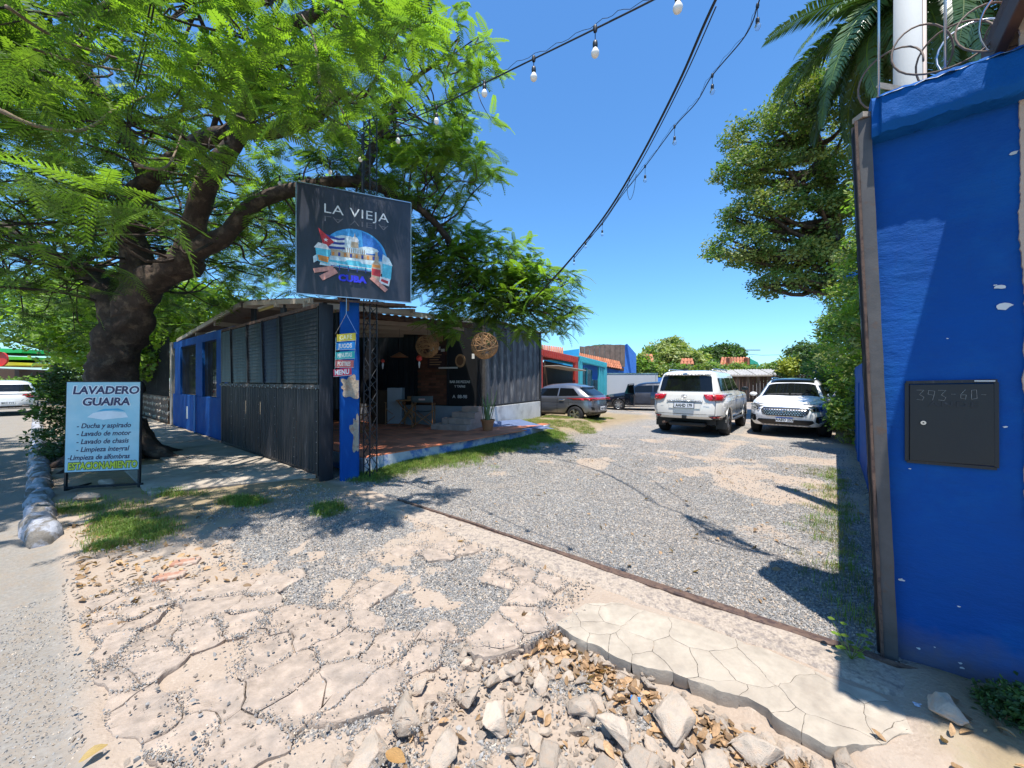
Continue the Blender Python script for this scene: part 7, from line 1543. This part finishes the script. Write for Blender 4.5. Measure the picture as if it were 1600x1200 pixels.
for s in (-1, 1):
    hl = decal(bv, [(s * .56, .80), (s * .60, .74), (s * .80, .74), (s * .90, .83), (s * .88, .92), (s * .70, .86)][::s], 'x', M_('headlamp'), ki2, 'headlight', .008, 1, .03)
    for q in range(3): decal(bv, [(s * (.65 + q * .075) + math.cos(6.283 * k / 10) * .025, .785 + q * .018 + math.sin(6.283 * k / 10) * .025) for k in range(10)], 'x', G_, hl, 'lamp_lens', .014, 1)
    decal(bv, [(s * .70, .60), (s * .86, .63), (s * .88, .50), (s * .74, .42), (s * .68, .46)][::s], 'x', PB, ki2, 'fog_lamp_recess', .008, 1); decal(bv, [(s * .74, .58), (s * .82, .59), (s * .83, .47), (s * .76, .46)][::s], 'x', M_('headlamp'), ki2, 'fog_lamp', .016, 1)
    decal(bv, [(2.30, .92), (1.95, .93), (2.05, .84), (2.28, .78)], 'y', M_('headlamp'), ki2, 'headlight', .008, s)
    for p in ([(-1.75, 1.16), (-1.05, 1.14), (-1.05, 1.46), (-1.5, 1.45)], [(-1.0, 1.14), (-.12, 1.12), (-.12, 1.47), (-1.0, 1.47)], [(-.06, 1.12), (.92, 1.12), (.52, 1.44), (-.06, 1.47)]): decal(bv, p, 'y', G_, ki2, 'side_window', .006, s)
    for x in (-1.0, -.08, .95): line(bv, [(x, .5), (x, 1.1)], 'y', ki2, s)
    for x in (-.22, .72): decal(bv, rrect(x - .12, .96, x + .1, .99, .01), 'y', M_('chrome'), ki2, 'door_handle', .025, s, thick=.02)
    line(bv, [(-2.0, .40), (2.0, .38)], 'y', ki2, s, .10, PB, 'sill_cladding')
    MB().tube([(.25, s * .55, 1.63), (.15, s * .57, 1.67), (-1.4, s * .56, 1.69), (-1.55, s * .54, 1.64)], .018, 8).build('roof_rail', M_('chrome'), ki2, smooth=True); mirror(ki2, .88, s * .86, 1.16, M_('paint_white'))
    decal(bv, [(.66 + .42 - .0, s * .02), (1.02, s * .03), (1.04, s * .60), (1.08, s * .58)][::s], 'z', PB, ki2, 'wiper', .016, 1)
decal(bv, [(-.62, .50), (.62, .50), (.66, .44), (.54, .36), (-.54, .36), (-.66, .44)], 'x', PB, ki2, 'lower_intake', .006, 1)
decal(bv, [(-.60, .345), (.60, .345), (.55, .325), (-.55, .325)], 'x', M_('alloy'), ki2, 'skid_plate', .012, 1)
line(bv, [(1.9, -.80), (2.16, -.60), (2.24, 0), (2.16, .60), (1.9, .80)], 'z', ki2, 1, .010)
px_ = bv.ray_cast(Vector((5, 0, .50)), Vector((-1, 0, 0)))[0].x; plate(ki2, px_ + .015, 0, .505, 1, 'AAEO 253')

# --- silver hatchback, rear quarter
rb = Vector((3.42, 14.5, 0)); Hh = Vector((-.80, .60, 0))
hb2 = car_base('parked_hatchback', 'silver grey hatchback with a full width red tail light beside the black container', 'car', rb + Hh * 2.0, Hh)
rows = [(1.88, .26, -1.92, .32, .80, 5.5), (1.96, .38, -1.99, .40, .855, 5), (1.99, .55, -2.0, .58, .87, 5), (1.96, .70, -1.98, .74, .87, 4.8), (1.84, .82, -1.95, .88, .855, 4.8), (1.6, .88, -1.93, .96, .84, 5.5), (.95, .97, -1.90, 1.0, .80, 6), (.32, 1.34, -1.32, 1.36, .63, 6), (.18, 1.40, -1.1, 1.42, .57, 5), (.12, 1.42, -1.0, 1.44, .52, 4)]
body, bv = hull(rows, (1.26, -1.26), .36, M_('paint_silver'), hb2); underbody(hb2, -1.9, 1.9, .85, (1.26, -1.26), .32)
for x in (1.26, -1.26):
    for y in (.75, -.75): wheel(hb2, x, y, .32, .2, 5, True)
decal(bv, [(-.68, 1.035), (.68, 1.035), (.56, 1.31), (-.56, 1.31)], 'x', G_, hb2, 'rear_window', .008, -1)
decal(bv, [(-.84, .86), (.84, .86), (.84, .93), (.6, .95), (-.6, .95), (-.84, .93)], 'x', M_('red_lens'), hb2, 'tail_light', .012, -1, thick=.015)
decal(bv, [(-.22, .62), (.22, .62), (.26, .48), (-.26, .48)], 'x', PB, hb2, 'plate_recess', .004, -1); rx_ = bv.ray_cast(Vector((-5, 0, .55)), Vector((1, 0, 0)))[0].x; plate(hb2, rx_ - .012, 0, .55, -1, 'AAJB 402', False)
decal(bv, [(-.80, .42), (.80, .42), (.78, .33), (-.78, .33)], 'x', PB, hb2, 'lower_bumper', .008, -1)
decal(bv, [(-.58, 1.325), (.58, 1.325), (.56, 1.35), (-.56, 1.35)], 'x', M_('paint_silver'), hb2, 'spoiler', .09, -1, thick=.03)
for s in (-1, 1):
    decal(bv, [(s * .60, .60), (s * .70, .62), (s * .66, .50), (s * .56, .48)][::s], 'x', PB, hb2, 'bumper_slot', .008, -1); decal(bv, [(-1.96, .93), (-1.62, .95), (-1.72, .86), (-1.96, .84)], 'y', M_('red_lens'), hb2, 'tail_light', .008, s)
    for p in ([(-1.40, 1.03), (-.56, 1.0), (-.56, 1.30), (-1.12, 1.29)], [(-.50, 1.0), (.66, .99), (.28, 1.27), (-.50, 1.30)]): decal(bv, p, 'y', G_, hb2, 'side_window', .006, s)
    for x in (-.53, .72): line(bv, [(x, .38), (x, .96)], 'y', hb2, s)
    line(bv, [(-1.04, .6), (-.98, .96)], 'y', hb2, s)
    for x in (-.72, .48): decal(bv, rrect(x - .11, .83, x + .09, .865, .01), 'y', M_('chrome'), hb2, 'door_handle', .025, s, thick=.02)
    line(bv, [(-1.8, .80), (1.7, .74)], 'y', hb2, s, .025, M_('paint_silver'), 'side_crease'); line(bv, [(-.85, .33), (.85, .31)], 'y', hb2, s, .07, PB, 'sill_cladding'); mirror(hb2, .72, s * .82, 1.04, M_('paint_silver'))

# --- dark hatchback with the driver's door open
dk = car_base('parked_car', 'dark navy hatchback with its front door standing open before the white truck body', 'car', P(1006, 620, 20.4) * Vector((1, 1, 0)), Vector((-.93, .36, 0)))
rows = [(1.85, .26, -1.9, .30, .80, 5.5), (1.94, .40, -1.96, .42, .845, 5), (1.96, .58, -1.97, .60, .855, 5), (1.90, .74, -1.95, .80, .85, 5), (1.74, .84, -1.93, .92, .835, 5), (1.0, .96, -1.90, .98, .80, 6), (.35, 1.36, -1.5, 1.40, .64, 6), (.2, 1.43, -1.3, 1.46, .57, 5), (.1, 1.45, -1.2, 1.48, .5, 4)]
body, bv = hull(rows, (1.22, -1.22), .34, M_('paint_navy'), dk); underbody(dk, -1.8, 1.8, .84, (1.22, -1.22), .3)
for x in (1.22, -1.22):
    for y in (.74, -.74): wheel(dk, x, y, .305, .19, 7, False)
for s in (-1, 1):
    for p in ([(-1.5, 1.02), (-.5, 1.0), (-.5, 1.33), (-1.2, 1.32)], [(-.44, 1.0), (.74, .99), (.32, 1.30), (-.44, 1.33)]): decal(bv, p, 'y', G_, dk, 'side_window', .006, s)
    decal(bv, [(1.45, .72), (1.93, .70), (1.88, .80), (1.5, .86)], 'y', M_('headlamp'), dk, 'headlight', .01, s); mirror(dk, .72, s * .82, 1.04, M_('paint_navy'))
decal(bv, [(.92, -.62), (.96, 0), (.92, .62), (.38, .52), (.36, 0), (.38, -.52)], 'z', G_, dk, 'windscreen', .008); decal(bv, [(-.8, .62), (-.5, .66), (-.5, .8), (-.8, .78)], 'x', M_('headlamp'), dk, 'headlight', .01, 1)
decal(bv, [(-.36, .36), (.82, .36), (.84, .95), (-.36, .96)], 'y', mat('car_interior', (.03, .035, .05), .8, .5, 5), dk, 'door_opening', .007, 1); decal(bv, [(-.36, .36), (.82, .36), (.84, .95), (-.36, .96)], 'y', M_('car_interior'), dk, 'door_panel', .007, -1)
dm_ = thing('tmp', 'x', 'x'); bpy.data.objects.remove(dm_)
hinge = Vector((.86, .86, 0)); da = R(62)
def dp_(x, z, o=0): return hinge + Vector((-math.cos(da) * x, math.sin(da) * x, z)) + Vector((math.sin(da), math.cos(da), 0)) * o
dr = MB().prism([(0, .32), (1.08, .34), (1.12, .92), (0, .95)], lambda x, z, d: dp_(x, z, d), .06).build('door', M_('paint_navy'), dk, bevel=.01)
MB().prism([(.0, .95), (.35, 1.34), (1.0, 1.38), (1.1, .92)], lambda x, z, d: dp_(x, z, .02 + d), .015).build('door_glass', G_, dr); MB().bar(dp_(0, .95, .02), dp_(.36, 1.38, .02), .035).build('door_frame', M_('paint_navy'), dr); MB().bar(dp_(.36, 1.38, .02), dp_(1.02, 1.42, .02), .035).build('door_frame', M_('paint_navy'), dr); MB().bar(dp_(1.02, 1.42, .02), dp_(1.12, .92, .02), .035).build('door_frame', M_('paint_navy'), dr)
line(bv, [(-.9, .30), (.9, .28)], 'y', dk, 1, .06, M_('chrome'), 'sill_trim')

# --- simple rear view cars further off
def far_car(nm, lab, loc, hd, paint, w=.88, h=1.55, txt='BKC 714'):
    t = car_base(nm, lab, 'car', loc, hd); k = h / 1.5
    rows = [(2.0, .28, -2.05, .34, w * .92, 6), (2.12, .42, -2.14, .45, w * .98, 5), (2.15, .62, -2.16, .65, w, 5), (2.08, .80, -2.13, .85, w * .99, 5), (1.85, .92, -2.08, .98, w * .96, 5), (1.05, 1.02 * k, -2.02, 1.05 * k, w * .92, 6), (.45, 1.40 * k, -1.72, 1.42 * k, w * .74, 6), (.3, 1.46 * k, -1.5, 1.48 * k, w * .66, 5), (.2, 1.48 * k, -1.4, 1.5 * k, w * .6, 4)]
    body, bv = hull(rows, (1.3, -1.3), .37, paint, t); underbody(t, -2, 2, w, (1.3, -1.3), .33)
    for x in (1.3, -1.3):
        for y in (w - .12, -w + .12): wheel(t, x, y, .335, .21, 5, False)
    decal(bv, [(-w * .78, 1.06 * k), (w * .78, 1.06 * k), (w * .66, 1.36 * k), (-w * .66, 1.36 * k)], 'x', G_, t, 'rear_window', .008, -1); decal(bv, [(-w * .9, .46), (w * .9, .46), (w * .86, .33), (-w * .86, .33)], 'x', PB, t, 'lower_bumper', .008, -1)
    decal(bv, [(-w * .9, 1.0), (w * .9, 1.0), (w * .9, .975), (-w * .9, .975)], 'x', PB, t, 'tailgate_trim', .008, -1)
    for s in (-1, 1):
        decal(bv, [(s * w * .52, .96), (s * w * .97, .97), (s * w * .97, .80), (s * w * .70, .80)][::s], 'x', M_('red_lens'), t, 'tail_light', .015, -1, thick=.02); decal(bv, [(-2.1, .97), (-1.8, .96), (-1.86, .84), (-2.1, .82)], 'y', M_('red_lens'), t, 'tail_light', .01, s)
        for p in ([(-1.7, 1.07 * k), (-.5, 1.05 * k), (-.5, 1.38 * k), (-1.5, 1.36 * k)], [(-.44, 1.05 * k), (.76, 1.04 * k), (.40, 1.35 * k), (-.44, 1.38 * k)]): decal(bv, p, 'y', G_, t, 'side_window', .006, s)
        decal(bv, [(s * w * .45, .50), (s * w * .8, .52), (s * w * .8, .44), (s * w * .45, .43)][::s], 'x', M_('alloy'), t, 'bumper_insert', .014, -1); mirror(t, .78, s * w * .97, 1.1 * k, PB)
    r = bv.ray_cast(Vector((-5, 0, .6)), Vector((1, 0, 0)))[0].x; plate(t, r - .012, 0, .6, -1, txt, False); return t
far_car('street_car', 'white crossover seen from behind on the street at the far left', P(12, 640, 17.0) * Vector((1, 1, 0)) - Vector((.778, -.628, 0)) * 2.1, Vector((-.778, .628, 0)), M_('paint_white'))
far_car('street_car', 'small silver car far down the street beside the white crossover', P(52, 600, 36) * Vector((1, 1, 0)), Vector((-.778, .628, 0)), M_('paint_silver'))
far_car('parked_car', 'blue grey car half hidden between the white four wheel drive and the white crossover', UV(-1.1, 21.6), Vector((.628, .778, 0)), mat('paint_steel', (.30, .36, .42), .3, .02, 2, metal=.5, coat=1), h=1.5)
# --- motorcycle by the hedge
mc = thing('motorcycle', 'dark motorcycle parked in the shade between the crossover and the hedge', 'motorcycle', UV(.05, 14.6), ANG + R(90) + .15)
for x in (-.62, .62):
    w = MB(); w.tube([(x + math.cos(6.283 * k / 24) * .27, 0, .3 + math.sin(6.283 * k / 24) * .27) for k in range(25)], .045, 8, cap=False); o = w.build('wheel', M_('rubber'), mc, smooth=True); q = MB()
    for k in range(8): q.bar((x, 0, .3), (x + math.cos(.785 * k) * .24, 0, .3 + math.sin(.785 * k) * .24), .01)
    q.build('spokes', M_('chrome'), o)
MB().tube([(-.62, 0, .3), (-.2, 0, .55), (.35, 0, .75), (.62, 0, .3)], .03, 8).build('frame', M_('black_metal'), mc); MB().tube([(.62, 0, .3), (.42, 0, .85), (.36, 0, 1.02)], .028, 8).build('fork', M_('chrome'), mc)
MB().tube([(-.55, 0, .78), (-.3, 0, .80), (0, 0, .76)], [.09, .13, .10], 10).build('seat', M_('black_plastic'), mc, smooth=True); MB().tube([(-.02, 0, .76), (.15, 0, .86), (.34, 0, .80)], [.08, .15, .07], 12).build('fuel_tank', mat('tank_red', (.2, .02, .02), .25, coat=1), mc, smooth=True)
MB().tube([(.30, -.36, 1.05), (.36, -.15, 1.02), (.36, .15, 1.02), (.30, .36, 1.05)], .014, 8).build('handlebar', M_('chrome'), mc); MB().box((0, 0, .42), (.35, .24, .3)).build('engine', M_('alloy'), mc, bevel=.03); MB().lathe([(0, .08), (.09, .06), (.08, -.04), (0, -.06)], 14, (.50, 0, .88), Matrix.Rotation(R(90), 3, 'Y')).build('headlight', M_('headlamp'), mc)
for s in (-1, 1): MB().lathe([(.05, 0), (.07, .01), (0, .02)], 12, (.32, s * .33, 1.2), Matrix.Rotation(R(90), 3, 'Y')).build('mirror', M_('chrome'), mc)
